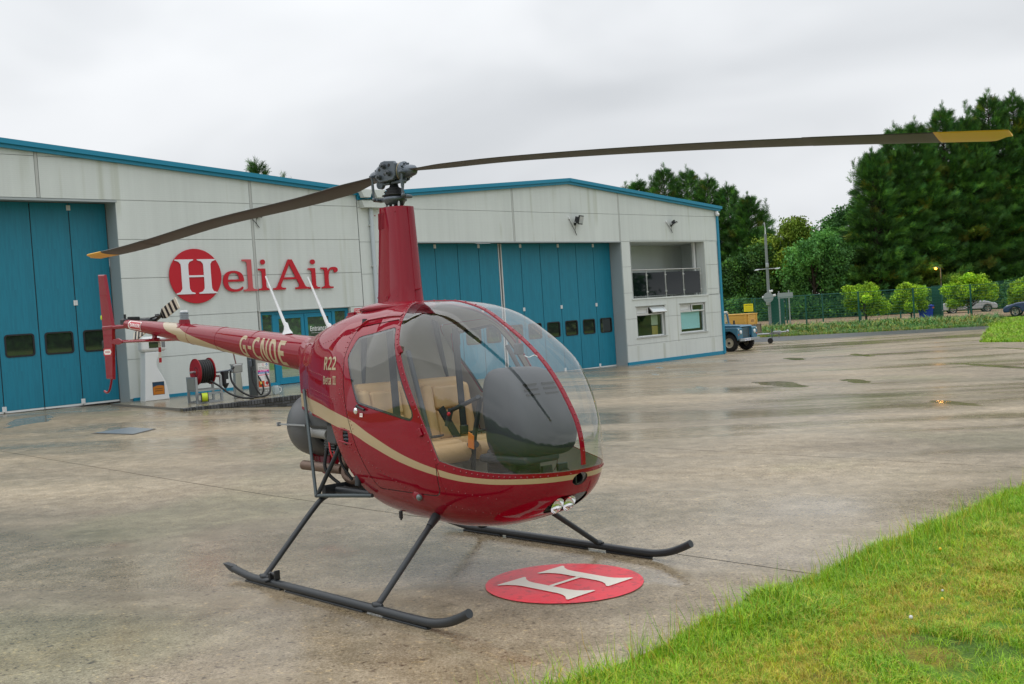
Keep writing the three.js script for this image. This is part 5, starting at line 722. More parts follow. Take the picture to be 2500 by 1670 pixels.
{ // white payment pillar
  const t = wallThing('payment_pillar', 'white waisted fuel payment pillar with a small screen against the hangar wall', 'fuel terminal', 6.25, 0.004, 0.5);
  const R = [[0.32, 0], [0.3, 0.2], [0.255, 0.42], [0.16, 0.64], [0.075, 0.8], [0.05, 0.92], [0.07, 1.04], [0.15, 1.15], [0.17, 1.24]], L = [[-0.23, 1.24], [-0.25, 0.9], [-0.28, 0.5], [-0.32, 0]];
  const curve = new THREE.SplineCurve(R.map((p) => new THREE.Vector2(...p))).getPoints(28).map((p) => [p.x, p.y]);
  const shellMat = phy({ color: C(0.72, 0.74, 0.74), roughness: 0.3, clearcoat: 0.4 });
  part('pedestal', prism([...curve, ...L], 0.34, -0.17, [], 0.02), shellMat, t);
  part('head', rb(0.66, 0.4, 0.36, 0.1, 0.02, 1.44, 0.02, 0, 0, 0, 6), shellMat, t);
  part('screen', rb(0.29, 0.24, 0.03, 0.01, 0.01, 1.46, 0.195), darkGlass, t); part('keypad', rb(0.1, 0.2, 0.02, 0.01, 0.24, 1.44, 0.196), std({ color: C(0.18, 0.19, 0.2), roughness: 0.4 }), t);
  const lt = print(192, 192, (c, w, h) => { c.fillStyle = '#b9701e'; c.fillRect(0, 0, w, h); c.fillStyle = '#1b3c55'; c.beginPath(); c.moveTo(0, 0); c.lineTo(w, 0); c.lineTo(w, 66); c.quadraticCurveTo(w * 0.5, 30, 0, 74); c.fill(); c.fillStyle = '#4a3420'; for (const y of [96, 128]) for (let x = 30; x < 160; x += 15) c.fillRect(x, y, 11, 13); });
  const lp = new THREE.PlaneGeometry(0.29, 0.31); lp.translate(0.045, 0.305, 0.1735); part('label_plate', [rb(0.31, 0.33, 0.01, 0.004, 0.045, 0.305, 0.168)], rubber, t); part('label_print', lp, std({ map: lt, roughness: 0.4 }), t);
}
{ // hose reel on its galvanised stand
  const t = wallThing('hose_reel', 'large red hose reel with black hose on a galvanised stand', 'hose reel', 6.3, 0.008, 3.25);
  const red = std({ color: C(0.33, 0.008, 0.014), roughness: 0.4 }), L = (a, b) => rod(a, b, 0.022, 0.022, 4);
  const frame = part('stand', [...[-0.27, 0.34].flatMap((x) => [-0.22, 0.22].map((z) => bx(0.05, 0.62, 0.05, x, 0.31, z))), bx(0.56, 0.045, 0.045, 0.035, 0.022, 0.22), bx(0.56, 0.045, 0.045, 0.035, 0.022, -0.22), bx(0.56, 0.045, 0.045, 0.035, 0.3, 0.221), bx(0.56, 0.045, 0.045, 0.035, 0.3, -0.221), bx(0.045, 0.045, 0.4, -0.27, 0.595, 0), bx(0.045, 0.045, 0.4, 0.34, 0.595, 0), bx(0.045, 0.045, 0.4, -0.27, 0.3, 0.0), bx(0.56, 0.045, 0.04, 0.035, 0.22, 0.224)], galv, t);
  part('end_plate', bx(0.012, 0.26, 0.38, -0.3, 0.45, 0), std({ color: C(0.3, 0.31, 0.29), roughness: 0.5, metalness: 0.4 }), frame);
  const disc = (x) => turnTo(lathe([[0.03, -0.01], [0.1, 0.012], [0.2, -0.006], [0.3, 0.0], [0.315, 0.012], [0.315, -0.008]], 48), [1, 0, 0]).translate(x, 0.73, 0);
  part('reel_disc', disc(-0.16), red, t); part('reel_disc', disc(0.19), red, t); part('axle', rod([-0.3, 0.73, 0], [0.34, 0.73, 0], 0.025), galv, t);
  part('wound_hose', [0, 1, 2, 3, 4, 5].flatMap((k) => [turnTo(new THREE.TorusGeometry(0.255, 0.027, 10, 40).rotateX(Math.PI / 2), [1, 0, 0]).translate(-0.12 + k * 0.055, 0.73, 0)]), rubber, t);
  part('drum', turnTo(new THREE.CylinderGeometry(0.23, 0.23, 0.33, 32), [1, 0, 0]).translate(0.015, 0.73, 0), rubber, t);
  part('delivery_hose', pipe([[0.1, 0.5, 0.2], [0.22, 0.38, 0.35], [0.4, 0.18, 0.5], [0.62, 0.06, 0.68], [0.85, 0.028, 0.82]], 0.024, 10, 50), rubber, t);
  const sp = part('cable_spool', turnTo(new THREE.CylinderGeometry(0.1, 0.1, 0.13, 28), [0.9, 0, 0.35]).translate(-0.12, 0.14, 0.3), std({ color: C(0.5, 0.62, 0.02), roughness: 0.5 }), t, 'yellow green coiled lead'); part('spool_flange', [turnTo(new THREE.CylinderGeometry(0.115, 0.115, 0.012, 28), [0.9, 0, 0.35]).translate(-0.19, 0.14, 0.275), turnTo(new THREE.CylinderGeometry(0.115, 0.115, 0.012, 28), [0.9, 0, 0.35]).translate(-0.05, 0.14, 0.325)], rubber, sp);
  const f = part('fuel_filter', [new THREE.CylinderGeometry(0.085, 0.085, 0.26, 24).translate(0.56, 0.5, 0), new THREE.CylinderGeometry(0.085, 0.03, 0.09, 24).translate(0.56, 0.33, 0), new THREE.CylinderGeometry(0.1, 0.1, 0.06, 24).translate(0.56, 0.66, 0)], std({ color: C(0.02, 0.022, 0.025), roughness: 0.35 }), t); part('filter_pipe', [rod([0.36, 0.68, 0], [0.72, 0.7, 0], 0.022), rod([0.56, 0.34, 0], [0.56, 0.2, 0], 0.012), rb(0.06, 0.05, 0.05, 0.01, 0.72, 0.7, 0)], hubMat, f);
  part('filter_label', bx(0.06, 0.09, 0.004, 0.58, 0.45, 0.086), whitePlastic, f);
}
{
  const t = wallThing('nozzle_post', 'tapered stainless steel post holding a hose between reel and pump', 'post', 7.28, 0.006, 3.05);
  part('column', prism([[-0.1, 0], [0.1, 0], [0.075, 0.62], [-0.075, 0.62]], 0.14, -0.07, [], 0.01), steel, t); part('bracket', [rb(0.24, 0.2, 0.16, 0.02, 0, 0.72, 0), bx(0.3, 0.03, 0.1, 0, 0.82, 0)], std({ color: C(0.4, 0.4, 0.4), metalness: 0.7, roughness: 0.35 }), t); part('rod', rod([0.0, 0.8, 0], [-0.06, 1.12, 0.0], 0.015), std({ color: C(0.25, 0.12, 0.12), roughness: 0.4, metalness: 0.5 }), t);
  part('loop_hose', pipe([[-0.12, 0.76, 0.1], [-0.24, 0.68, 0.16], [-0.26, 0.42, 0.24], [-0.14, 0.18, 0.42], [0.08, 0.03, 0.62], [0.34, 0.028, 0.7], [0.52, 0.12, 0.62], [0.6, 0.36, 0.45], [0.56, 0.66, 0.3]], 0.024, 10, 70), rubber, t);
}
{
  const t = wallThing('fuel_pump', 'stainless steel aviation fuel pump covered in safety labels', 'fuel pump', 7.8, 0.006, 3.18);
  part('cabinet', rb(0.36, 1.2, 0.46, 0.012, 0, 0.6, 0), std({ color: C(0.42, 0.42, 0.4), metalness: 0.6, roughness: 0.4 }), t); part('side_panel', rb(0.02, 1.1, 0.4, 0.006, -0.185, 0.58, 0), std({ color: C(0.1, 0.115, 0.12), roughness: 0.4, metalness: 0.3 }), t);
  const lt = print(320, 640, (c, w, h) => {
    c.fillStyle = '#e9e7e2'; c.fillRect(0, 0, w, h); c.lineWidth = 5; c.strokeStyle = '#888'; c.strokeRect(30, 20, 40, 46); c.strokeStyle = '#c8285a'; c.beginPath(); c.arc(160, 44, 28, 0, 7); c.moveTo(140, 24); c.lineTo(180, 64); c.stroke(); c.fillStyle = '#1c5fae'; c.beginPath(); c.arc(268, 44, 30, 0, 7); c.fill(); c.fillStyle = '#fff'; c.fillRect(254, 34, 10, 22); c.fillRect(272, 34, 10, 22);
    c.fillStyle = '#333'; c.textAlign = 'center'; c.font = 'bold 32px serif'; c.fillText('Petroleum spirit', w / 2, 118); c.fillText('Highly flammable', w / 2, 156); c.fillStyle = '#dd1f8e'; c.fillRect(0, 176, w, 46); c.fillStyle = '#fff'; c.font = 'bold 34px sans-serif'; c.fillText('No smoking', w / 2, 211); c.fillStyle = '#1b62b4'; c.fillRect(0, 222, w, 46); c.fillStyle = '#fff'; c.fillText('Switch off engine', w / 2, 256, w - 20);
    c.fillStyle = '#f4f2ef'; c.fillRect(0, 284, w, 156); c.fillStyle = '#e26a8c'; c.fillRect(8, 290, w - 16, 24); c.fillStyle = '#8d93a4'; for (const y of [334, 356, 378, 400]) for (let x = 24; x < 290; x += 22) c.fillRect(x, y, 16, 5);
    c.fillStyle = '#e4531a'; c.fillRect(0, 452, 170, 150); c.fillStyle = '#5b2510'; c.font = 'bold 50px sans-serif'; c.fillText('3Y', 85, 515); c.fillText('1203', 85, 580); c.fillStyle = '#f4f2ef'; c.fillRect(174, 452, 146, 124); c.fillStyle = '#c01427'; c.beginPath(); c.moveTo(247, 460); c.lineTo(305, 516); c.lineTo(247, 572); c.lineTo(189, 516); c.fill(); c.fillStyle = '#e4531a'; c.fillRect(0, 580, w, 26);
  });
  const q = new THREE.PlaneGeometry(0.29, 0.62); q.translate(0.0, 0.5, 0.2335); part('safety_labels', q, std({ map: lt, roughness: 0.4 }), t);
  part('vent_slot', [0, 1].flatMap((r) => [0, 1, 2, 3].map((k) => rb(0.05, 0.018, 0.012, 0.005, -0.115 + k * 0.076, 0.08 + r * 0.045, 0.228))), whitePlastic, t);
  part('display', rb(0.28, 0.2, 0.02, 0.01, 0, 1.0, 0.228), darkGlass, t);
  part('nozzle', [rod([-0.25, 0.78, 0.08], [-0.22, 1.0, 0.08], 0.02), rb(0.05, 0.16, 0.12, 0.02, -0.24, 0.82, 0.06), rod([-0.22, 1.0, 0.08], [-0.2, 1.08, 0.1], 0.014)], hubMat, t);
  part('pump_hose', pipe([[-0.25, 0.72, 0.1], [-0.27, 0.45, 0.16], [-0.24, 0.2, 0.26], [-0.16, 0.05, 0.34], [-0.1, 0.16, 0.36], [-0.12, 0.42, 0.26], [-0.19, 0.62, 0.16]], 0.02, 10, 60), rubber, t); part('hose_band', [rod([-0.115, 0.3, 0.31], [-0.125, 0.36, 0.285], 0.023)], std({ color: C(0.6, 0.5, 0.1), roughness: 0.5 }), t);
}
{
  const t = wallThing('water_jug', 'clear plastic sampling jug on the walkway beside the fuel pump', 'jug', 8.16, 0.006, 3.3);
  part('jug_body', lathe([[0, 0], [0.085, 0.0], [0.09, 0.02], [0.085, 0.17], [0.07, 0.2], [0.068, 0.22], [0.064, 0.22], [0.066, 0.2], [0.08, 0.168], [0.084, 0.02], [0, 0.012]], 28), phy({ color: C(0.8, 0.85, 0.86), transmission: 0.7, roughness: 0.15, thickness: 0 }), t); part('jug_handle', pipe([[0.085, 0.17, 0], [0.14, 0.15, 0], [0.14, 0.06, 0], [0.087, 0.04, 0]], 0.01, 8, 20), whitePlastic, t);
}
// ================================================================ off-road car parked beyond the right hangar
const tyreMat = std({ color: C(0.018, 0.018, 0.018), roughness: 0.85 });
function wheel(parent, x, y, z, R, w, rimMat, out, nm = 'wheel') {
  const t = part(nm, turnTo(lathe([[R * 0.56, -w / 2], [R * 0.9, -w / 2], [R * 0.98, -w * 0.36], [R, -w * 0.2], [R, w * 0.2], [R * 0.98, w * 0.36], [R * 0.9, w / 2], [R * 0.56, w / 2]], 40), [0, 0, 1]).translate(x, y, z), tyreMat, parent);
  part('tread', Array.from({ length: 26 }, (_, k) => { const g = bx(R * 0.12, 0.02, w * 0.86, 0, R * 1.0, 0); g.rotateZ((k / 26) * 2 * Math.PI); g.translate(x, y, z); return g; }), tyreMat, t);
  part('rim', [turnTo(lathe([[0.03, 0.02], [R * 0.2, 0.03], [R * 0.34, -0.01], [R * 0.48, -0.01], [R * 0.56, 0.05], [R * 0.58, 0.04]], 36), [0, 0, out]).translate(x, y, z + out * w * 0.3)], rimMat, t); part('hub_cap', [turnTo(new THREE.CylinderGeometry(R * 0.14, R * 0.17, 0.1, 18), [0, 0, out]).translate(x, y, z + out * w * 0.42)], blackMetal, t);
  return t;
}
{
  const gy = land(-19.25, -34.9), v = thing('off_road_car', 'old blue off-road car with cream wheels parked beyond the right hangar', 'car', [-20.4, gy, -34.95], 0.0);
  const blue = phy({ color: C(0.045, 0.17, 0.26), roughness: 0.45, clearcoat: 0.3, clearcoatRoughness: 0.2 }), cream = std({ color: C(0.5, 0.46, 0.36), roughness: 0.5 }), FX = 1.15; // front axle
  for (const sg of [1, -1]) {
    const zc = 0.61 * sg;
    const wing = part('front_wing', [(() => { const arch = []; for (let i = 0; i <= 14; i++) { const a = Math.PI * (1 - i / 14); arch.push([FX + 0.47 * Math.cos(a), 0.45 + 0.47 * Math.sin(a)]); } const q = prism([[0.28, 0.52], [0.4, 0.5], ...arch.filter(([x, y]) => y > 0.5), [1.62, 0.5], [1.66, 0.56], [1.66, 1.02], [1.6, 1.07], [0.28, 1.09]], 0.44, zc - 0.22, [], 0.02); return q; })()], blue, v);
    part('headlight', [turnTo(new THREE.CylinderGeometry(0.095, 0.1, 0.03, 24), [1, 0, 0]).translate(1.665, 0.86, zc - 0.03 * sg)], chrome, wing); part('headlight_glass', new THREE.SphereGeometry(0.085, 18, 12).scale(0.35, 1, 1).translate(1.68, 0.86, zc - 0.03 * sg), phy({ color: C(0.8, 0.82, 0.84), roughness: 0.1, clearcoat: 1 }), wing);
    part('side_lamp', new THREE.SphereGeometry(0.035, 12, 8).scale(0.6, 1, 1).translate(1.665, 0.98, zc + 0.14 * sg), std({ color: C(0.75, 0.7, 0.55), roughness: 0.3 }), wing); part('indicator', new THREE.SphereGeometry(0.035, 12, 8).scale(0.6, 1, 1).translate(1.665, 0.75, zc + 0.14 * sg), std({ color: C(0.7, 0.1, 0.01), roughness: 0.3 }), wing);
    wheel(v, FX, 0.39, 0.655 * sg, 0.385, 0.2, cream, sg); wheel(v, FX - 2.23, 0.39, 0.655 * sg, 0.385, 0.2, cream, sg);
    part('front_door', [rb(0.78, 0.62, 0.05, 0.02, -0.13, 0.83, 0.815 * sg), rb(0.05, 0.52, 0.03, 0.008, 0.2, 1.42, 0.79 * sg, 0, 0, 0.16), rb(0.05, 0.52, 0.03, 0.008, -0.5, 1.42, 0.79 * sg), rb(0.74, 0.04, 0.03, 0.008, -0.16, 1.68, 0.79 * sg)], blue, v); part('side_glass', bx(0.66, 0.48, 0.008, -0.16, 1.42, 0.79 * sg), clearPane, v);
    part('door_mirror', [rod([0.34, 1.1, 0.7 * sg], [0.42, 1.2, 0.86 * sg], 0.01), rb(0.03, 0.2, 0.13, 0.01, 0.43, 1.26, 0.88 * sg)], blackMetal, v);
  }
  part('bonnet', (() => { const q = prism([[0.24, 1.1], [1.3, 1.1], [1.6, 1.08], [1.63, 1.1], [1.55, 1.15], [1.2, 1.165], [0.24, 1.2]], 0.98, -0.49, [], 0.02); return q; })(), blue, v);
  part('radiator_panel', [bx(0.05, 0.5, 0.78, 1.5, 0.8, 0), bx(0.04, 0.08, 0.8, 1.64, 0.55, 0)], blue, v);
  part('grille', [0, 1, 2, 3, 4, 5].map((k) => bx(0.02, 0.025, 0.56, 1.54, 0.65 + k * 0.065, 0)).concat([bx(0.02, 0.42, 0.025, 1.545, 0.82, -0.28), bx(0.02, 0.42, 0.025, 1.545, 0.82, 0.28)]), std({ color: C(0.12, 0.13, 0.13), roughness: 0.4, metalness: 0.4 }), v);
  part('front_bumper', rb(0.07, 0.12, 1.62, 0.01, 1.76, 0.52, 0), galv, v);
  const pl = print(256, 64, (c, w, h) => { c.fillStyle = '#eef0f4'; c.fillRect(0, 0, w, h); c.fillStyle = '#1a2a66'; c.font = 'bold 52px sans-serif'; c.textAlign = 'center'; c.fillText('BWJ 678S', w / 2, 51, w - 20); });
  part('number_plate', bx(0.012, 0.12, 0.5, 1.802, 0.52, 0.26), whitePlastic, v); const pq = new THREE.PlaneGeometry(0.49, 0.115); pq.rotateY(Math.PI / 2); pq.translate(1.81, 0.52, 0.26); part('plate_print', pq, std({ map: pl, roughness: 0.4 }), v);
  part('bulkhead', [rb(0.1, 0.5, 1.6, 0.02, 0.25, 0.95, 0), rb(0.1, 0.1, 1.56, 0.02, 0.28, 1.18, 0)], blue, v);
  part('windscreen_frame', [rb(0.05, 0.52, 0.05, 0.01, 0.2, 1.44, 0.72, 0, 0, 0.16), rb(0.05, 0.52, 0.05, 0.01, 0.2, 1.44, -0.72, 0, 0, 0.16), rb(0.05, 0.05, 1.44, 0.01, 0.16, 1.7, 0), rb(0.05, 0.05, 1.44, 0.01, 0.24, 1.2, 0), rb(0.04, 0.5, 0.03, 0.01, 0.2, 1.45, 0, 0, 0, 0.16)], blue, v); part('windscreen', bx(0.008, 0.48, 1.4, 0.2, 1.45, 0, 0, 0, 0.16), clearPane, v);
  part('wiper', rod([0.26, 1.22, 0.5], [0.24, 1.4, 0.25], 0.008), blackMetal, v); part('cab_roof', rb(2.0, 0.1, 1.56, 0.04, -0.8, 1.76, 0), std({ color: C(0.7, 0.68, 0.62), roughness: 0.5 }), v);
  part('rear_body', [rb(1.2, 0.62, 1.6, 0.03, -1.15, 0.86, 0), rb(1.2, 0.5, 0.04, 0.01, -1.15, 1.44, 0.78), rb(1.2, 0.5, 0.04, 0.01, -1.15, 1.44, -0.78), rb(0.04, 1.1, 1.56, 0.01, -1.74, 1.2, 0)], blue, v);
  part('chassis', [bx(3.3, 0.14, 0.08, 0.05, 0.5, 0.36), bx(3.3, 0.14, 0.08, 0.05, 0.5, -0.36), rod([FX, 0.39, -0.6], [FX, 0.39, 0.6], 0.05), rod([FX - 2.23, 0.39, -0.6], [FX - 2.23, 0.39, 0.6], 0.05), bx(0.7, 0.35, 0.5, 1.0, 0.68, 0)], blackMetal, v); part('mudflap', [bx(0.02, 0.3, 0.22, 0.66, 0.4, 0.66), bx(0.02, 0.3, 0.22, 0.66, 0.4, -0.66)], rubber, v);
  part('seat', [rb(0.45, 0.5, 0.5, 0.08, -0.35, 1.1, 0.4), rb(0.45, 0.5, 0.5, 0.08, -0.35, 1.1, -0.4)], blackFabric, v);
  part('roof_rack', [rod([0.05, 1.82, 0.6], [0.05, 2.2, 0.6], 0.016), rod([0.05, 1.82, -0.6], [0.05, 2.2, -0.6], 0.016), rod([0.05, 2.2, -0.6], [0.05, 2.2, 0.6], 0.016), rod([0.05, 2.0, -0.6], [0.05, 2.0, 0.6], 0.012), rod([0.05, 2.2, 0.6], [-1.6, 2.2, 0.6], 0.016), rod([0.05, 2.2, -0.6], [-1.6, 2.2, -0.6], 0.016), rod([-1.6, 1.82, 0.6], [-1.6, 2.2, 0.6], 0.016), rod([-1.6, 1.82, -0.6], [-1.6, 2.2, -0.6], 0.016), rod([-1.6, 2.2, -0.6], [-1.6, 2.2, 0.6], 0.016)], galv, v);
}
{ // flat trailer and the crate on it
  const gy = land(-23, -41), woodT = tex(256, 256, (i, j) => { const y = j / 256, g = fbm(i / 256 * 3, y * 40, 4, 3), v = 0.85 + 0.3 * (g - 0.5); return [250 * v, 196 * v, 92 * v]; }), wood = std({ map: woodT, roughness: 0.6 }), greyWood = std({ color: C(0.2, 0.17, 0.12), roughness: 0.8 }), rust = std({ color: C(0.2, 0.16, 0.12), roughness: 0.6, metalness: 0.3 });
  const v = thing('trailer', 'low steel car trailer with mesh sides and a jockey wheel parked behind the blue car', 'trailer', [-23.62, gy, -41.05], 0.12);
  part('deck', bx(3.0, 0.06, 1.6, 0, 0.58, 0), greyWood, v);
  part('side_frame', [bx(3.0, 0.04, 0.04, 0, 1.0, 0.78), bx(3.0, 0.04, 0.04, 0, 1.0, -0.78), bx(0.04, 0.04, 1.6, 1.48, 1.0, 0), ...[-1.48, -0.5, 0.5, 1.48].flatMap((x) => [bx(0.05, 0.46, 0.05, x, 0.8, 0.78), bx(0.05, 0.46, 0.05, x, 0.8, -0.78)]), bx(0.05, 0.46, 0.05, 1.48, 0.8, 0)], rust, v); part('side_board', [bx(2.9, 0.34, 0.015, 0, 0.8, 0.76)], greyWood, v); part('front_board', [bx(0.015, 0.34, 1.5, 1.46, 0.8, 0)], greyWood, v);
  part('drawbar', [bx(1.5, 0.09, 0.08, 2.1, 0.5, 0.0), rod([1.4, 0.5, 0.7], [2.3, 0.5, 0], 0.035), rod([1.4, 0.5, -0.7], [2.3, 0.5, 0], 0.035)], galv, v); part('coupling', [rb(0.42, 0.14, 0.14, 0.03, 2.7, 0.56, 0), rod([2.85, 0.56, 0], [3.25, 0.58, 0], 0.035), new THREE.SphereGeometry(0.075, 14, 10).translate(3.26, 0.6, 0)], galv, v);
  const jw = part('jockey_wheel', turnTo(new THREE.CylinderGeometry(0.14, 0.14, 0.06, 24), [0, 0, 1]).translate(2.35, 0.14, 0.12), tyreMat, v); part('jockey_stem', [rod([2.45, 0.14, 0.12], [2.45, 0.75, 0.12], 0.025), rod([2.8, 0.28, 0.06], [2.8, 0.5, 0.06], 0.018)], hubMat, jw);
  wheel(v, -0.3, 0.3, 0.9, 0.3, 0.17, galv, 1); wheel(v, -0.3, 0.3, -0.9, 0.3, 0.17, galv, -1); part('mudguard', [rb(0.8, 0.05, 0.24, 0.02, -0.3, 0.66, 0.92), rb(0.8, 0.05, 0.24, 0.02, -0.3, 0.66, -0.92)], galv, v);
  const c = thing('wooden_crate', 'long pale pine crate lying on the trailer', 'crate', [-23.45, gy + 0.614, -41.05], 0.12);
  const CH = 0.94, w2 = 0.56;
  for (const z of [w2, -w2]) for (let k = 0; k < 4; k++) part('side_plank', rb(2.4, 0.222, 0.03, 0.004, 0, 0.02 + 0.111 + k * 0.228, z, 0, 0, 0, 1), wood, c);
  for (const x of [1.2, -1.2]) for (let k = 0; k < 4; k++) part('end_plank', rb(0.03, 0.222, 1.08, 0.004, x, 0.02 + 0.111 + k * 0.228, 0, 0, 0, 0, 1), wood, c);
  part('lid', bx(2.5, 0.05, 1.2, 0, CH + 0.02, 0), wood, c); part('base_board', bx(2.4, 0.02, 1.1, 0, 0.01, 0), wood, c);
  for (const x of [-1.1, 0, 1.1]) part('batten', bx(0.12, CH - 0.03, 0.03, x, CH / 2, w2 + 0.031), wood, c); for (const z of [0.5, -0.5]) part('batten', bx(0.03, CH - 0.03, 0.1, 1.231, CH / 2, z), wood, c);
  const ct = print(128, 64, (k, w, h) => { k.fillStyle = '#dca75a'; k.fillRect(0, 0, w, h); k.fillStyle = '#4c3212'; k.font = 'bold 44px sans-serif'; k.textAlign = 'center'; k.fillText('4850', w / 2, 48); }); const cq = new THREE.PlaneGeometry(0.5, 0.25); cq.rotateY(Math.PI / 2); cq.translate(1.218, 0.6, 0); part('stencil', cq, std({ map: ct, roughness: 0.6 }), c);
  const pl = thing('pale_board', 'two pale new boards lying on top of the wooden crate', 'boards', [-24.15, gy + 1.61, -40.95], 0.12); part('board', bx(1.0, 0.04, 0.3, 0, 0.02, 0), std({ color: C(0.72, 0.52, 0.3), roughness: 0.6 }), pl); part('board', bx(1.0, 0.04, 0.3, 0.04, 0.062, 0.02), std({ color: C(0.76, 0.56, 0.34), roughness: 0.6 }), pl);
}
// ================================================================ fences, posts and signs beyond the apron
const fenceGreen = std({ color: C(0.004, 0.085, 0.06), roughness: 0.5 }), fenceWire = std({ color: C(0.004, 0.1, 0.075), roughness: 0.6 });
function fenceRun(label, pts, h) {
  const a = pts[0], f = thing('mesh_fence', label, 'fence', [a[0], -0.87, a[1]], 0, 'green mesh fences');
  for (let i = 0; i < pts.length; i++) {
    const x = pts[i][0] - a[0], z = pts[i][1] - a[1]; part('fence_post', rb(0.09, h + 0.06, 0.09, 0.015, x, (h + 0.06) / 2, z), fenceGreen, f);
    if (i + 1 < pts.length) {
      const X = pts[i + 1][0] - a[0], Z = pts[i + 1][1] - a[1], L = Math.hypot(X - x, Z - z), n = Math.round(L / 0.09), w = []; const dx = (X - x) / L, dz = (Z - z) / L;
      for (let k = 1; k < n; k++) { const t = k / n; w.push(new THREE.CylinderGeometry(0.0045, 0.0045, h - 0.08, 3, 1, true).translate(lerp(x, X, t), h / 2 + 0.04, lerp(z, Z, t))); }
      for (let k = 0; k <= 11; k++) { const y = 0.08 + (k / 11) * (h - 0.08); w.push(rod([x + dx * 0.03, y, z + dz * 0.03 + 0.006], [X - dx * 0.03, y, Z - dz * 0.03 + 0.006], k === 11 ? 0.014 : 0.0065, undefined, 4)); }
      part('mesh_panel', w, fenceWire, f);
    }
  }
  return f;
}
{
  const line = []; for (let x = -32.6; x < -5; x += 3.27) line.push([x, -58.75 - 0.4 * (x + 32.6)]);
  fenceRun('green weldmesh fence along the grass verge', line, 2.3);
  const back = []; for (let x = -58; x < -22; x += 3.1) back.push([x, -70.5 - 0.05 * (x + 22)]);
  fenceRun('second green mesh fence farther back behind the signs', back, 2.3);
  const third = []; for (let x = -23.2; x < 6; x += 3.0) third.push([x, -73.5 - 0.42 * (x + 23.2)]);
  fenceRun('green mesh fence farthest back on the right behind the small trees', third, 2.4);
}
function gatePost(x, z, h, w, label) { const t = thing('gate_post', label, 'gate post', [x, -0.87, z], 0.3); part('post_shaft', rb(w, h, 0.2, 0.02, 0, h / 2, 0), fenceGreen, t); part('post_cap', rb(w + 0.04, 0.04, 0.24, 0.01, 0, h + 0.02, 0), fenceGreen, t); part('gate_hinge', [rb(0.06, 0.1, 0.1, 0.01, w / 2 + 0.03, h * 0.25, 0), rb(0.06, 0.1, 0.1, 0.01, w / 2 + 0.03, h * 0.8, 0)], galv, t); }
gatePost(-23.3, -67.9, 2.35, 0.62, 'wide green gate post beside the blue bin');
gatePost(-35.9, -67.6, 2.4, 1.1, 'broad green gate panel beside the camera pole');
{
  const p = thing('camera_pole', 'tall grey pole carrying cameras and lamps behind the blue car', 'pole', [-36.2, -0.87, -66.9]);
  part('shaft', rod([0, 0, 0], [0, 7.4, 0], 0.13, 0.1, 14), std({ color: C(0.2, 0.22, 0.22), roughness: 0.6 }), p); part('aerial', [rod([0, 7.4, 0], [0, 8.3, 0], 0.03, 0.015), rod([0.06, 7.2, 0], [0.06, 7.9, 0], 0.012)], whitePlastic, p);
  part('lamp_arm', [rod([-0.7, 4.6, 0.3], [0.7, 4.6, -0.3], 0.03), rb(0.36, 0.06, 0.3, 0.02, -0.75, 4.58, 0.3, 0.3), rb(0.36, 0.06, 0.3, 0.02, 0.75, 4.58, -0.3, 0.3), rb(0.2, 0.3, 0.2, 0.03, 0.06, 4.9, 0.08)], galv, p);
  for (const [dx, y, dz, r] of [[-0.35, 2.35, 0.25, 0.4], [0.35, 2.45, -0.1, -0.5], [0.28, 2.8, 0.1, 0.1]]) { const c = part('camera', [rb(0.16, 0.16, 0.42, 0.03, dx, y, dz, 0.15, r)], whitePlastic, p); part('camera_arm', rod([0, y + 0.1, 0], [dx, y + 0.05, dz], 0.02), whitePlastic, c); }
  part('cable_box', rb(0.3, 0.4, 0.2, 0.03, 0, 1.9, 0.16), galv, p);
  const r = thing('round_sign', 'grey back of a round sign fixed to the camera pole', 'sign', [-35.98, 1.45, -66.45], 0.6); part('disc', turnTo(new THREE.CylinderGeometry(0.4, 0.4, 0.015, 36), [0, 0, 1]), std({ color: C(0.3, 0.33, 0.34), roughness: 0.5, metalness: 0.2 }), r); part('channel', [bx(0.6, 0.03, 0.02, 0, 0.15, -0.02), bx(0.6, 0.03, 0.02, 0, -0.15, -0.02)], galv, r);
  const s = thing('post_sign', 'grey back of a rectangular sign on two grey posts', 'sign', [-33.9, -0.87, -65.2], 0.5); part('post', rod([-0.37, 0, 0], [-0.37, 2.75, 0], 0.05), galv, s); part('post', rod([0.37, 0, 0], [0.37, 2.8, 0], 0.05), galv, s); part('plate', bx(1.15, 0.42, 0.02, 0.1, 2.4, 0.07), std({ color: C(0.3, 0.33, 0.34), roughness: 0.5, metalness: 0.2 }), s); part('plate_rail', [bx(1.1, 0.03, 0.02, 0.1, 2.52, 0.055), bx(1.1, 0.03, 0.02, 0.1, 2.28, 0.055)], galv, s);
  const yt = print(160, 144, (c, w, h) => { c.fillStyle = '#f0d716'; c.fillRect(0, 0, w, h); c.fillStyle = '#22242c'; c.font = 'bold 30px sans-serif'; c.textAlign = 'center'; c.fillText('CAUTION', w / 2, 38); for (const y of [58, 80, 102, 122]) for (let x = 24; x < 136; x += 18) c.fillRect(x, y, 13, 5); });
  const y = thing('caution_sign', 'yellow caution sign fixed to the green fence', 'sign', [-36.9, 0.74, -64.9], 0.45); part('plate', bx(0.72, 0.62, 0.012), std({ color: C(0.75, 0.65, 0.03), roughness: 0.5 }), y); const yq = new THREE.PlaneGeometry(0.71, 0.61); yq.translate(0, 0, 0.009); part('print', yq, std({ map: yt, roughness: 0.5 }), y); part('mount_post', rod([0, -1.6, -0.03], [0, 0.3, -0.03], 0.03), fenceGreen, y);
}
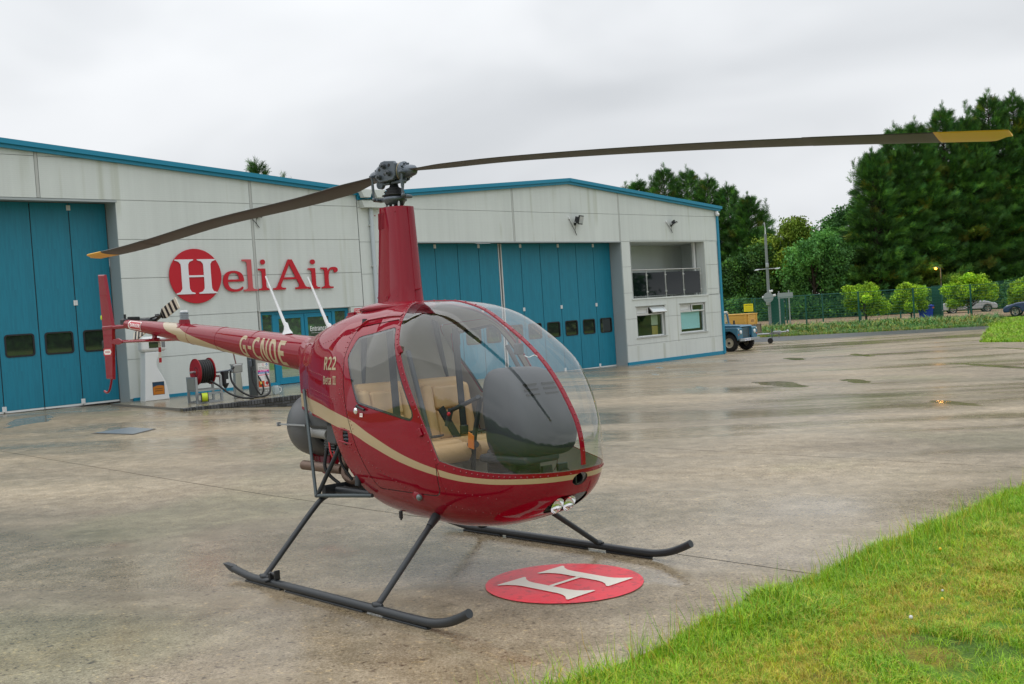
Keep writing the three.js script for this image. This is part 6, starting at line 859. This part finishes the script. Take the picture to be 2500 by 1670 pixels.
{
  const b = thing('wheelie_bin', 'blue wheeled bin standing by the wide green gate post', 'bin', [-24.0, -0.86, -67.6], 0.4), blueP = std({ color: C(0.008, 0.05, 0.62), roughness: 0.45 });
  part('body', prism([[-0.42, 0.06], [0.42, 0.06], [0.52, 0.95], [-0.52, 0.95]], 0.72, -0.36, [], 0.02), blueP, b); part('lid', rb(1.12, 0.07, 0.82, 0.03, 0, 0.99, 0, 0.04), blueP, b); part('bin_wheel', [turnTo(new THREE.CylinderGeometry(0.1, 0.1, 0.06, 18), [1, 0, 0]).translate(-0.36, 0.1, -0.3), turnTo(new THREE.CylinderGeometry(0.1, 0.1, 0.06, 18), [1, 0, 0]).translate(0.36, 0.1, -0.3)], rubber, b); part('tag', bx(0.14, 0.1, 0.02, 0.5, 0.84, 0.37), std({ color: C(0.7, 0.2, 0.1), roughness: 0.5 }), b);
}
function smallCar(label, pos, turn, col, name) {
  const c = thing(name, label, 'car', pos, turn, 'cars parked in the yard'), paint = phy({ color: col, roughness: 0.35, clearcoat: 1, clearcoatRoughness: 0.05 });
  const prof = [[-2.0, 0.32], [-2.05, 0.6], [-1.95, 0.86], [-1.2, 0.93], [0.85, 0.95], [1.5, 0.82], [1.95, 0.66], [2.02, 0.42], [1.95, 0.28]];
  const curve = new THREE.SplineCurve(prof.map((p) => new THREE.Vector2(...p))).getPoints(36).map((p) => [p.x, p.y]), arch = (x) => { const o = []; for (let i = 0; i <= 10; i++) { const a = Math.PI * (i / 10); o.push([x + 0.34 * Math.cos(a), 0.3 + 0.34 * Math.sin(a)]); } return o; };
  part('body', prism([...curve, ...arch(1.28), ...arch(-1.25)].concat([]), 1.66, -0.83, [], 0.08), paint, c);
  part('cabin', prism([[-1.25, 0.9], [0.85, 0.92], [0.25, 1.32], [-0.15, 1.38], [-0.75, 1.34]], 1.3, -0.65, [], 0.06), darkGlass, c); part('roof_panel', rb(0.95, 0.04, 1.16, 0.015, -0.26, 1.375, 0), paint, c);
  for (const x of [1.28, -1.25]) for (const sg of [1, -1]) { const w = part('wheel', turnTo(lathe([[0.2, -0.1], [0.29, -0.1], [0.31, -0.06], [0.31, 0.06], [0.29, 0.1], [0.2, 0.1]], 30), [0, 0, 1]).translate(x, 0.31, 0.75 * sg), tyreMat, c); part('rim', [0, 1, 2, 3, 4].map((k) => { const q = bx(0.05, 0.2, 0.03, 0, 0.1, 0); q.rotateZ((k / 5) * 2 * Math.PI); q.translate(x, 0.31, 0.84 * sg); return q; }).concat([turnTo(new THREE.TorusGeometry(0.2, 0.02, 8, 28).rotateX(Math.PI / 2), [0, 0, 1]).translate(x, 0.31, 0.83 * sg)]), steel, w); }
  for (const sg of [1, -1]) { part('headlight', new THREE.SphereGeometry(0.13, 14, 10).scale(1.2, 0.7, 0.7).translate(1.72, 0.68, 0.6 * sg), phy({ color: C(0.6, 0.63, 0.66), roughness: 0.1, clearcoat: 1 }), c); part('door_mirror', rb(0.1, 0.1, 0.16, 0.03, 0.55, 0.98, 0.86 * sg), paint, c); }
}
smallCar('dark blue car at the right edge of the yard behind the fence', [-16.2, -0.84, -66.6], Math.PI + 0.2, C(0.012, 0.035, 0.14), 'parked_car');
smallCar('silver car half hidden by the third small tree behind the fence', [-24.9, -0.84, -78.2], 0.5, C(0.45, 0.46, 0.48), 'parked_car');
{ // brick kiosk at the right edge
  const b = thing('brick_kiosk', 'low dark red brick building at the right edge beyond the fences', 'building', [-25.6, -0.88, -97.5], -0.3), bt = tex(256, 256, (i, j) => { const v = 0.8 + 0.4 * (fbm(i / 256 * 30, j / 256 * 30, 3, 3) - 0.5) + (hash2(i >> 3, j >> 2, 3) - 0.5) * 0.24; return [112 * v, 52 * v, 50 * v]; });
  part('wall', bx(6, 2.4, 4, 0, 1.2, 0), std({ map: scaled(bt, 2, 1), roughness: 0.8 }), b); part('roof', bx(6.4, 0.14, 4.4, 0, 2.47, 0), std({ color: C(0.1, 0.09, 0.09), roughness: 0.8 }), b); for (const x of [-1.8, -0.6, 0.6]) part('window', [bx(0.55, 0.8, 0.06, x, 1.75, 2.0)], whitePlastic, b); part('door', bx(1.3, 1.4, 0.06, -2.0, 0.7, 2.0), std({ color: C(0.28, 0.24, 0.2), roughness: 0.6 }), b);
}
{ // lit street lamp among the trees
  const t = thing('street_lamp', 'street lamp glowing orange against the dark conifers', 'street lamp', [-29.7, -0.88, -85.2]); part('column', rod([0, 0, 0], [0, 3.9, 0], 0.07, 0.05, 12), std({ color: C(0.12, 0.14, 0.12), roughness: 0.6 }), t); part('arm', [rod([0, 3.9, 0], [-0.1, 4.0, 0.55], 0.03)], galv, t);
  part('lantern', [rb(0.3, 0.1, 0.6, 0.04, -0.1, 4.02, 0.75)], galv, t);
  part('lamp_bulb', new THREE.SphereGeometry(0.12, 16, 12).scale(0.9, 0.8, 1.3).translate(-0.1, 3.88, 0.75), std({ color: C(0.9, 0.5, 0.1), emissive: C(1, 0.42, 0.06), emissiveIntensity: 3, roughness: 0.5 }), t);
  const l = new THREE.PointLight(C(1, 0.45, 0.1), 3, 0, 2); l.position.set(-0.1, 3.6, 1.1); l.castShadow = true; l.shadow.radius = 8; t.add(l);
}
// ================================================================ vegetation
const leafMat = (r, g, b) => std({ color: C(r, g, b), roughness: 0.75 });
function leafSoup(list) { const P = []; for (const [a, b, c] of list) P.push(...a, ...b, ...c); const g = new THREE.BufferGeometry(); g.setAttribute('position', new THREE.Float32BufferAttribute(P, 3)); g.computeVertexNormals(); return g; }
function conifSpray(seed) { // a flattened, feathery cypress spray about 1 m long, growing along +y
  const r = mulberry(seed), L = []; const frond = (ox, oy, oz, dx, dy, dz, len, w) => { const n = 5; for (let i = 0; i < n; i++) { const t = (i + 0.3) / n, s = w * (1 - 0.75 * t), px = ox + dx * len * t, py = oy + dy * len * t, pz = oz + dz * len * t; for (const sg of [-1, 1]) { const a = 0.7 + r() * 0.4, ux = dx * Math.cos(a) - sg * dy * Math.sin(a), uy = dy * Math.cos(a) + sg * dx * Math.sin(a), l = s * (1.2 + r() * 0.8), k = (r() - 0.5) * 0.6 * l; L.push([[px - dx * s * 0.25, py - dy * s * 0.25, pz], [px + dx * s * 0.3, py + dy * s * 0.3, pz + 0.02], [px + ux * l, py + uy * l, pz + k]]); } } L.push([[ox + dx * len * 0.8 - dy * w * 0.2, oy + dy * len * 0.8 + dx * w * 0.2, oz + dz * len * 0.8], [ox + dx * len * 0.8 + dy * w * 0.2, oy + dy * len * 0.8 - dx * w * 0.2, oz + dz * len * 0.8], [ox + dx * len * 1.15, oy + dy * len * 1.15, oz + dz * len * 1.15]]); };
  frond(0, 0, 0, 0, 1, 0.1, 1, 0.2); for (let k = 0; k < 4; k++) { const a = (k % 2 ? 1 : -1) * (0.5 + r() * 0.4), y = 0.1 + k * 0.17; frond(0, y, 0, Math.sin(a), Math.cos(a), (r() - 0.5) * 0.7, 0.55, 0.15); }
  return leafSoup(L);
}
function leafCluster(seed, n, s, l) { const r = mulberry(seed), L = []; for (let i = 0; i < n; i++) { const p = V(r() - 0.5, r() - 0.5, r() - 0.5).multiplyScalar(2 * s), d = V(r() - 0.5, r() - 0.6, r() - 0.5).normalize(), u = V(r() - 0.5, r() - 0.5, r() - 0.5).cross(d).normalize(), q = (a, b) => p.clone().addScaledVector(d, a * l).addScaledVector(u, b * l).toArray(); const k = 0.8 + r() * 0.5; L.push([q(0, 0), q(0.5 * k, 0.3 * k), q(1.1 * k, 0)], [q(0, 0), q(1.1 * k, 0), q(0.5 * k, -0.3 * k)]); } return leafSoup(L); }
const sprays = [1, 2, 3].map(conifSpray), clusters = [11, 12, 13].map((s) => leafCluster(s, 26, 0.42, 0.22)), smallClusters = [21, 22].map((s) => leafCluster(s, 22, 0.2, 0.12));
const barkMat = std({ color: C(0.055, 0.042, 0.03), roughness: 0.9 });
const dummy = new THREE.Object3D();
function scatter(name, geo, mat, list, parent) { const m = new THREE.InstancedMesh(geo, mat, list.length); m.name = name; list.forEach(([p, dir, s, roll, col], i) => { dummy.position.set(...p); dummy.quaternion.setFromUnitVectors(V(0, 1, 0), V(...dir).normalize()); dummy.rotateY(roll); dummy.scale.setScalar(s); dummy.updateMatrix(); m.setMatrixAt(i, dummy.matrix); m.setColorAt(i, col); }); m.userData.kind = 'stuff'; shade(m); parent.add(m); return m; }
const pick = (cols, r, j = 0.25) => { const c = cols[Math.floor(r() * cols.length)], k = 1 + (r() - 0.5) * 2 * j; return C(c[0] * k, c[1] * k, c[2] * k); };
const white = leafMat(1, 1, 1);
const DARK = [[0.05, 0.15, 0.018], [0.075, 0.2, 0.02], [0.035, 0.11, 0.018], [0.1, 0.24, 0.022], [0.05, 0.17, 0.034]], GOLD = [[0.2, 0.25, 0.016], [0.15, 0.23, 0.018], [0.2, 0.2, 0.02]];
function conifer(label, x, z, H, R, seed, n, group, gold = 0.05, pos = -0.88) { // whorls of up-swept boughs, each feathered with sprays
  const t = thing('conifer_tree', label, 'tree', [x, pos, z], 0, group), r = mulberry(seed); part('trunk', rod([0, 0, 0], [0, H * 0.9, 0], 0.34, 0.04, 10), barkMat, t);
  const lists = [[], [], []], boughs = [], nb = Math.round(n / 20); let q = 0;
  let tone = 1; const put = (p, d, s, g) => lists[q++ % 3].push([p, d, s, r() * 6.28, pick(g ? GOLD : DARK, r, 0.28).multiplyScalar(tone)]);
  for (let b = 0; b < nb; b++) {
    const y = Math.pow((b + r()) / nb, 1.05), az = b * 2.4 + (r() - 0.5) * 1.1, lift = 0.12 + 0.8 * y * y + (r() - 0.5) * 0.25, len = R * Math.pow(1 - y, 0.82) * (0.62 + 0.62 * r() * r() + 0.1) * (0.8 + 0.2 * Math.min(1, y * 7)) + 0.35, y0 = H * (0.04 + 0.9 * y), g = r() < gold, ca = Math.cos(az), sa = Math.sin(az), m = Math.max(9, Math.round(34 * (0.3 + len / R)));
    tone = 0.55 + 0.95 * r(); boughs.push(rod([0, y0, 0], [ca * len * 0.8, y0 + len * 0.8 * lift * 0.7, sa * len * 0.8], 0.05, 0.012, 4));
    for (let k = 0; k < m; k++) { const u = 0.28 + 0.72 * Math.sqrt(r()), w = len * 0.3 * (1.1 - u) + 0.16, o = (r() - 0.5) * 2 * w, px = ca * len * u - sa * o, pz = sa * len * u + ca * o, py = y0 + len * u * lift * (0.55 + 0.45 * u) + (r() - 0.6) * 0.3; put([px, py, pz], [ca * (0.8 + 0.3 * r()) - sa * o / w * 0.7, lift * 0.8 + 0.16 + (r() - 0.5) * 0.5, sa * (0.8 + 0.3 * r()) + ca * o / w * 0.7], (0.46 + 0.46 * r()) * (1 - 0.3 * y), g); }
  }
  tone = 1; for (let l = 0; l < 7; l++) { const a = r() * 6.28, d = l ? R * (0.12 + 0.3 * r()) : 0, top = l ? H * (0.8 + 0.17 * r()) : H, sp = 2.0 + 1.4 * r(); for (let k = 0; k < 34; k++) { const u = r(), b = r() * 6.28, w = 0.42 * (1 - u); put([Math.cos(a) * d + Math.cos(b) * w, top - sp + sp * u, Math.sin(a) * d + Math.sin(b) * w], [Math.cos(b) * 0.5, 1.2, Math.sin(b) * 0.5], 0.4 + 0.3 * (1 - u), false); } }
  part('bough', boughs, barkMat, t).userData.kind = 'stuff'; lists.forEach((l, k) => scatter('foliage', sprays[k], white, l, t)); return t;
}
const GREEN = [[0.065, 0.21, 0.03], [0.09, 0.25, 0.034], [0.05, 0.17, 0.036], [0.08, 0.22, 0.045]], YELLOW = [[0.16, 0.25, 0.014], [0.12, 0.22, 0.014], [0.2, 0.27, 0.018]], LIME = [[0.33, 0.54, 0.01], [0.25, 0.47, 0.01], [0.42, 0.6, 0.015], [0.18, 0.36, 0.012]];
function broadleaf(name, label, x, z, H, R, seed, n, cols, group, base = 0.25, geo = clusters, sc = 1, pos = -0.88, nb = 11) {
  const t = thing(name, label, 'tree', [x, pos, z], 0, group), r = mulberry(seed), blobs = []; part('trunk', pipe([[0, 0, 0], [0.1 * R * (r() - 0.5), H * 0.25, 0.1 * R * (r() - 0.5)], [0.2 * R * (r() - 0.5), H * 0.6, 0.2 * R * (r() - 0.5)], [0, H * 0.85, 0]], 0.045 * R + 0.02, 7, 14), barkMat, t);
  for (let k = 0; k < nb; k++) { const a = r() * 6.28, y = base + (0.95 - base) * ((k + r()) / nb), w = R * Math.sqrt(Math.max(0.05, 1 - Math.pow((y - 0.58) / 0.5, 2))) * (nb > 15 ? 0.3 + 0.75 * r() : 0.35 + 0.45 * r()); blobs.push([Math.cos(a) * w * (0.8 + 0.5 * r()), y * H, Math.sin(a) * w, R * (nb > 15 ? 0.2 + 0.16 * r() : 0.3 + 0.24 * r()), 0.65 + 0.7 * r()]); }
  part('limb', blobs.map((b) => rod([0, Math.max(0.1 * H, b[1] * 0.5), 0], [b[0] * 0.8, b[1], b[2] * 0.8], 0.02 * R + 0.008, 0.006 * R + 0.004, 5)), barkMat, t);
  const lists = geo.map(() => []); for (let i = 0; i < n; i++) { const b = blobs[Math.floor(r() * nb)], d = V(r() - 0.5, r() - 0.45, r() - 0.5).normalize(), k = b[3] * Math.pow(r(), 0.4) * (r() < 0.12 ? 1.35 : 1); lists[i % geo.length].push([[b[0] + d.x * k, Math.max(b[1] + d.y * k * 0.85, 0.05 * H), b[2] + d.z * k], [d.x, d.y + 0.4, d.z], sc * (0.7 + 0.6 * r()), r() * 6.28, pick(cols, r, 0.25).multiplyScalar(b[4])]); }
  lists.forEach((l, k) => scatter('foliage', geo[k], white, l, t)); return t;
}
// right-hand screen of tall cypresses
[[-34.9, -84.2, 15.2, 2.7], [-34.0, -87.2, 17.6, 3.0], [-33.1, -89.6, 18.2, 3.3], [-31.7, -92.6, 19.6, 3.6], [-30.0, -93.9, 18.6, 3.3], [-28.9, -96.6, 20.8, 3.7], [-27.2, -98.2, 20.6, 3.6], [-25.6, -99.2, 19.3, 3.5], [-23.6, -101, 20.4, 3.6]].forEach(([x, z, H, R], i) => conifer(['leftmost tall dark cypress of the right-hand screen', 'second cypress from the left in the right-hand screen', 'third cypress from the left in the right-hand screen', 'fourth cypress from the left in the right-hand screen', 'fifth cypress from the left, slightly lower than its neighbours', 'tallest cypress of the right-hand screen with a sharp tip', 'tall cypress just right of the tallest one', 'cypress at the right edge of the picture', 'cypress partly beyond the right edge of the picture'][i], x, z, H, R * 1.55, 100 + i, 6800, 'tall cypresses of the right-hand screen', i > 2 ? 0.08 : 0.04));
[[-36.4, -90.5, 15.6, 4.2], [-33.8, -94.5, 17.4, 4.6], [-30.6, -98.4, 18.8, 4.8], [-27.2, -102, 19.6, 4.8]].forEach(([x, z, H, R], i) => conifer(['back-row cypress filling the gap behind the leftmost tall one', 'back-row cypress seen between the second and third tall ones', 'back-row cypress seen left of the tallest one', 'back-row cypress seen right of the tallest one'][i], x, z, H, R, 150 + i, 5200, 'tall cypresses of the right-hand screen', 0.05));
// cypresses behind the right hangar
[[-66.8, -88.7, 16.6, 3.2], [-65.0, -88.6, 17.2, 3.1], [-61.2, -88.4, 18.0, 3.7], [-59.3, -90.2, 17.6, 3.7], [-56.6, -90.1, 16.3, 3.6], [-54.4, -90.6, 15.0, 3.6], [-51.3, -89.6, 13.4, 3.5], [-49.2, -88.2, 9.6, 3.0]].forEach(([x, z, H, R], i) => conifer(['leftmost cypress tip above the gable of the right hangar', 'second cypress tip above the gable of the right hangar', 'tallest cypress behind the right hangar', 'cypress just right of the tallest behind the right hangar', 'cypress above the right eaves of the hangar', 'cypress standing just clear of the hangar corner', 'sloping cypress right of the hangar corner', 'lowest cypress at the right end of the group behind the hangar'][i], x, z, H, R * 1.4, 200 + i, 5000, 'cypresses behind the right hangar', 0.03));
conifer('lone conifer tip above the roof of the left hangar', -61.0, -36.2, 15.5, 2.0, 301, 1500, undefined, 0.02); conifer('lower conifer tip beside the lone one above the left hangar roof', -59.7, -37.6, 14.0, 1.8, 302, 1300, undefined, 0.02);
// broadleaves in the gap
broadleaf('broadleaf_tree', 'yellow green tree behind the camera pole', -43.4, -83, 9.6, 2.8, 401, 900, YELLOW, 'broadleaf trees between the cypress screens', 0.35);
broadleaf('broadleaf_tree', 'airy mid green tree left of the tall cypresses', -40.2, -86, 10.2, 3.3, 402, 900, GREEN, 'broadleaf trees between the cypress screens', 0.25);
broadleaf('broadleaf_tree', 'low bushy green tree in front of the airy one', -39.2, -80.2, 7.4, 3.2, 403, 1100, GREEN, 'broadleaf trees between the cypress screens', 0.1);
broadleaf('broadleaf_tree', 'shaded bushy tree beside the camera pole', -46.0, -82, 7.2, 3.0, 404, 1500, DARK, 'broadleaf trees between the cypress screens', 0.1);
// small clipped trees behind the mesh fence
[[-26.4, -63.2, 2.85, 1.3], [-24.5, -66.2, 2.7, 0.95], [-20.7, -67.3, 3.1, 1.3], [-17.4, -68.8, 2.6, 1.15]].forEach(([x, z, H, R], i) => broadleaf('small_tree', ['leftmost bright green small tree behind the fence', 'bright green small tree left of the blue bin', 'largest bright green small tree behind the fence', 'bright green small tree above the dark blue car'][i], x, z, H * 0.96, R * 1.0, 500 + i, 1500, LIME, 'bright green small trees behind the fence', 0.36, smallClusters, 0.85, -0.88, 26));
{ // undergrowth along the back, and the wood behind the camera that the glass mirrors
  const r = mulberry(77), g = new THREE.Group(); g.name = 'undergrowth'; g.userData = { kind: 'stuff', label: 'dark tangled undergrowth at the foot of the trees', category: 'undergrowth' }; scene.add(g);
  const lists = [[], [], []]; for (let i = 0; i < 5200; i++) { const x = -60 + 64 * r(), zz = -78.5 - 0.36 * (x + 40) - 5 * r() - (x < -40 ? 2 : 0), h = (0.6 + 2.4 * fbm(x * 0.3, 4, 3, 5)); const y = -0.88 + h * r(); lists[i % 3].push([[x, y, zz], [r() - 0.5, 0.8, r() - 0.3], 0.8 + 0.7 * r(), r() * 6.28, pick(r() < 0.25 ? GREEN : DARK, r, 0.35)]); } lists.forEach((l, k) => scatter('shrub_foliage', clusters[k], white, l, g));
  const w = new THREE.Group(); w.name = 'distant_wood'; w.userData = { kind: 'stuff', label: 'far-off wood behind the viewer mirrored in the glass', category: 'wood' }; scene.add(w);
  const big = [[], [], []]; for (let i = 0; i < 9000; i++) { const a = -1.25 + 3.4 * r(), d = 66 + 10 * r() + 10 * fbm(a * 4, 3, 3, 3), H = 3.5 + 4 * fbm(a * 9 + 3, 8, 4, 9), x = 2 + Math.cos(a) * d, z = Math.sin(a) * d; big[i % 3].push([[x, lerp(0.5, H, Math.pow(r(), 0.8)), z], [r() - 0.5, 0.8, r() - 0.5], 2.2 + 1.6 * r(), r() * 6.28, pick(GREEN, r, 0.3)]); } big.forEach((l, k) => scatter('tree_foliage', clusters[k], white, l, w));
}
// ---------------------------------------------------------------- grass
function tuft(seed, n, spread, h, w, lean) { const r = mulberry(seed), P = [], N = []; for (let i = 0; i < n; i++) { const a = r() * 6.28, d = spread * Math.sqrt(r()), x = Math.cos(a) * d, z = Math.sin(a) * d, b = r() * 6.28, l = h * (0.55 + 0.6 * r()), k = lean * (0.3 + r()), ux = Math.cos(b), uz = Math.sin(b), sx = -uz * w, sz = ux * w; const m = [x + ux * l * k * 0.3, l * 0.55, z + uz * l * k * 0.3], t = [x + ux * l * k, l * (1 - 0.25 * k), z + uz * l * k]; const q = [[x - sx, 0, z - sz], [x + sx, 0, z + sz], [m[0] - sx * 0.7, m[1], m[2] - sz * 0.7], [m[0] + sx * 0.7, m[1], m[2] + sz * 0.7], t]; P.push(...q[0], ...q[1], ...q[3], ...q[0], ...q[3], ...q[2], ...q[2], ...q[3], ...q[4]); } const g = new THREE.BufferGeometry(); g.setAttribute('position', new THREE.Float32BufferAttribute(P, 3)); g.computeVertexNormals(); return g; }
const grassMat = phy({ color: C(1, 1, 1), roughness: 0.55, transmission: 0.0 });
const GR = [[0.21, 0.43, 0.003], [0.27, 0.48, 0.004], [0.15, 0.36, 0.003], [0.33, 0.5, 0.005]], STRAW = [[0.58, 0.49, 0.06], [0.52, 0.44, 0.03], [0.46, 0.3, 0.04], [0.42, 0.48, 0.012]];
function grassField(name, label, geos, list) { const g = new THREE.Group(); g.name = name; g.userData = { kind: 'stuff', label, category: 'grass' }; scene.add(g); const per = geos.map(() => []); list.forEach((e, i) => per[i % geos.length].push(e)); per.forEach((l, k) => scatter('grass_tufts', geos[k], grassMat, l, g)); }
{
  const r = mulberry(909), list = [], A = [[0.1, 1], [0.2, 1]];
  const dry = (x, z) => sstep(0.43, 0.62, fbm(x * 0.75 + 3, z * 0.75 + 1, 4, 131)) * sstep(0.1, 0.9, x - LAWN_X);
  for (let i = 0; i < 92000; i++) { const z = -7.2 + 10.6 * r(), x = LAWN_X - 0.03 + 0.08 * sstep(-0.5, 1.2, z) + 0.16 * (fbm(z * 1.7, 2, 4, 171) - 0.5) + 3.2 * Math.pow(r(), 1.1); const d = Math.hypot(x - 5.3, z - 4.24); if (d < 0.9) continue; const dr = dry(x, z), edge = 1 - sstep(0.0, 0.35, x - LAWN_X), bare = sstep(0.66, 0.78, fbm(x * 1.4 + 8, z * 1.4, 4, 151)); if (bare > 0.4 && r() < 0.85) continue; const c = r() < 0.1 + 0.65 * dr ? pick(STRAW, r, 0.3) : pick(GR, r, 0.3); list.push([[x, lawnLand(Math.max(x, LAWN_X + 0.01), z) - 0.006, z], [(r() - 0.5) * 0.5 - 0.25 * edge, 1, (r() - 0.5) * 0.5], (0.4 + 0.55 * r() + 0.5 * sstep(0.5, 0.75, fbm(x * 2.3, z * 2.3, 3, 181))) * (1 - 0.35 * dr) * (1 + 0.5 * edge * r()), r() * 6.28, c]); }
  grassField('lawn_grass', 'near lawn of mixed green and straw-coloured grass at the edge of the concrete', [tuft(1, 8, 0.035, 0.085, 0.0017, 0.9), tuft(2, 8, 0.035, 0.075, 0.0019, 1.1), tuft(3, 7, 0.04, 0.1, 0.0016, 0.8), tuft(4, 9, 0.04, 0.06, 0.002, 1.3)], list);
  const st = []; for (let i = 0; i < 1500; i++) { const x = LAWN_X + 0.02 + 0.5 * r() * r(), z = -7 + 10 * r(); st.push([[x, lawnLand(x, z), z], [(r() - 0.6) * 0.7, 1, (r() - 0.5) * 0.7], 0.7 + 0.7 * r(), r() * 6.28, r() < 0.3 ? pick(STRAW, r, 0.2) : pick(GR, r, 0.25)]); }
  grassField('edge_grass', 'longer grass stems leaning over the concrete edge', [tuft(6, 3, 0.02, 0.16, 0.0014, 0.5), tuft(7, 2, 0.02, 0.2, 0.0012, 0.4)], st);
  const fl = []; for (let i = 0; i < 30; i++) { const x = LAWN_X + 0.4 + 2.2 * r(), z = -5 + 6.5 * r(); fl.push([[x, lawnLand(x, z) + 0.05 + 0.03 * r(), z], [0, 1, 0], 0.006 + 0.004 * r(), 0, r() < 0.75 ? C(0.7, 0.7, 0.68) : C(0.75, 0.5, 0.02)]); } const fg = new THREE.SphereGeometry(1, 8, 6); grassField('lawn_flowers', 'tiny white and yellow flowers dotted over the near lawn', [fg], fl);
  const far = []; for (let i = 0; i < 26000; i++) { const x = -34 + 34 * r(), z = -64 + 27 * r(); const inV = -roadFar(x, z) > 0.1 && z > -61 - 0.4 * (x + 29.4), inL = inLawn(x, z) > 0.1; if (!inV && !inL) continue; const tall = inV && !inL ? sstep(1.5, 6, -roadFar(x, z)) : 0; const yl = fbm(x * 0.2, z * 0.2, 3, 8); far.push([[x, land(x, z) - 0.045, z], [(r() - 0.5) * 0.4, 1, (r() - 0.5) * 0.4], (inL && !inV ? 1.5 : 1.6 + 2.6 * tall * r()) * (0.7 + 0.6 * r()), r() * 6.28, r() < (yl - 0.25) * (inV && !inL ? 0.9 : 0.4) ? pick([[0.26, 0.25, 0.03], [0.3, 0.26, 0.05]], r, 0.25) : pick(inV && !inL ? [...GREEN, ...GREEN, [0.2, 0.34, 0.012], [0.17, 0.3, 0.01]] : GR, r, 0.25)]); }
  grassField('verge_grass', 'rough grass verge and mown corner beyond the wet apron', [tuft(8, 16, 0.13, 0.11, 0.006, 0.9), tuft(9, 16, 0.15, 0.12, 0.006, 0.8)], far);
}
renderer.render(scene, camera);
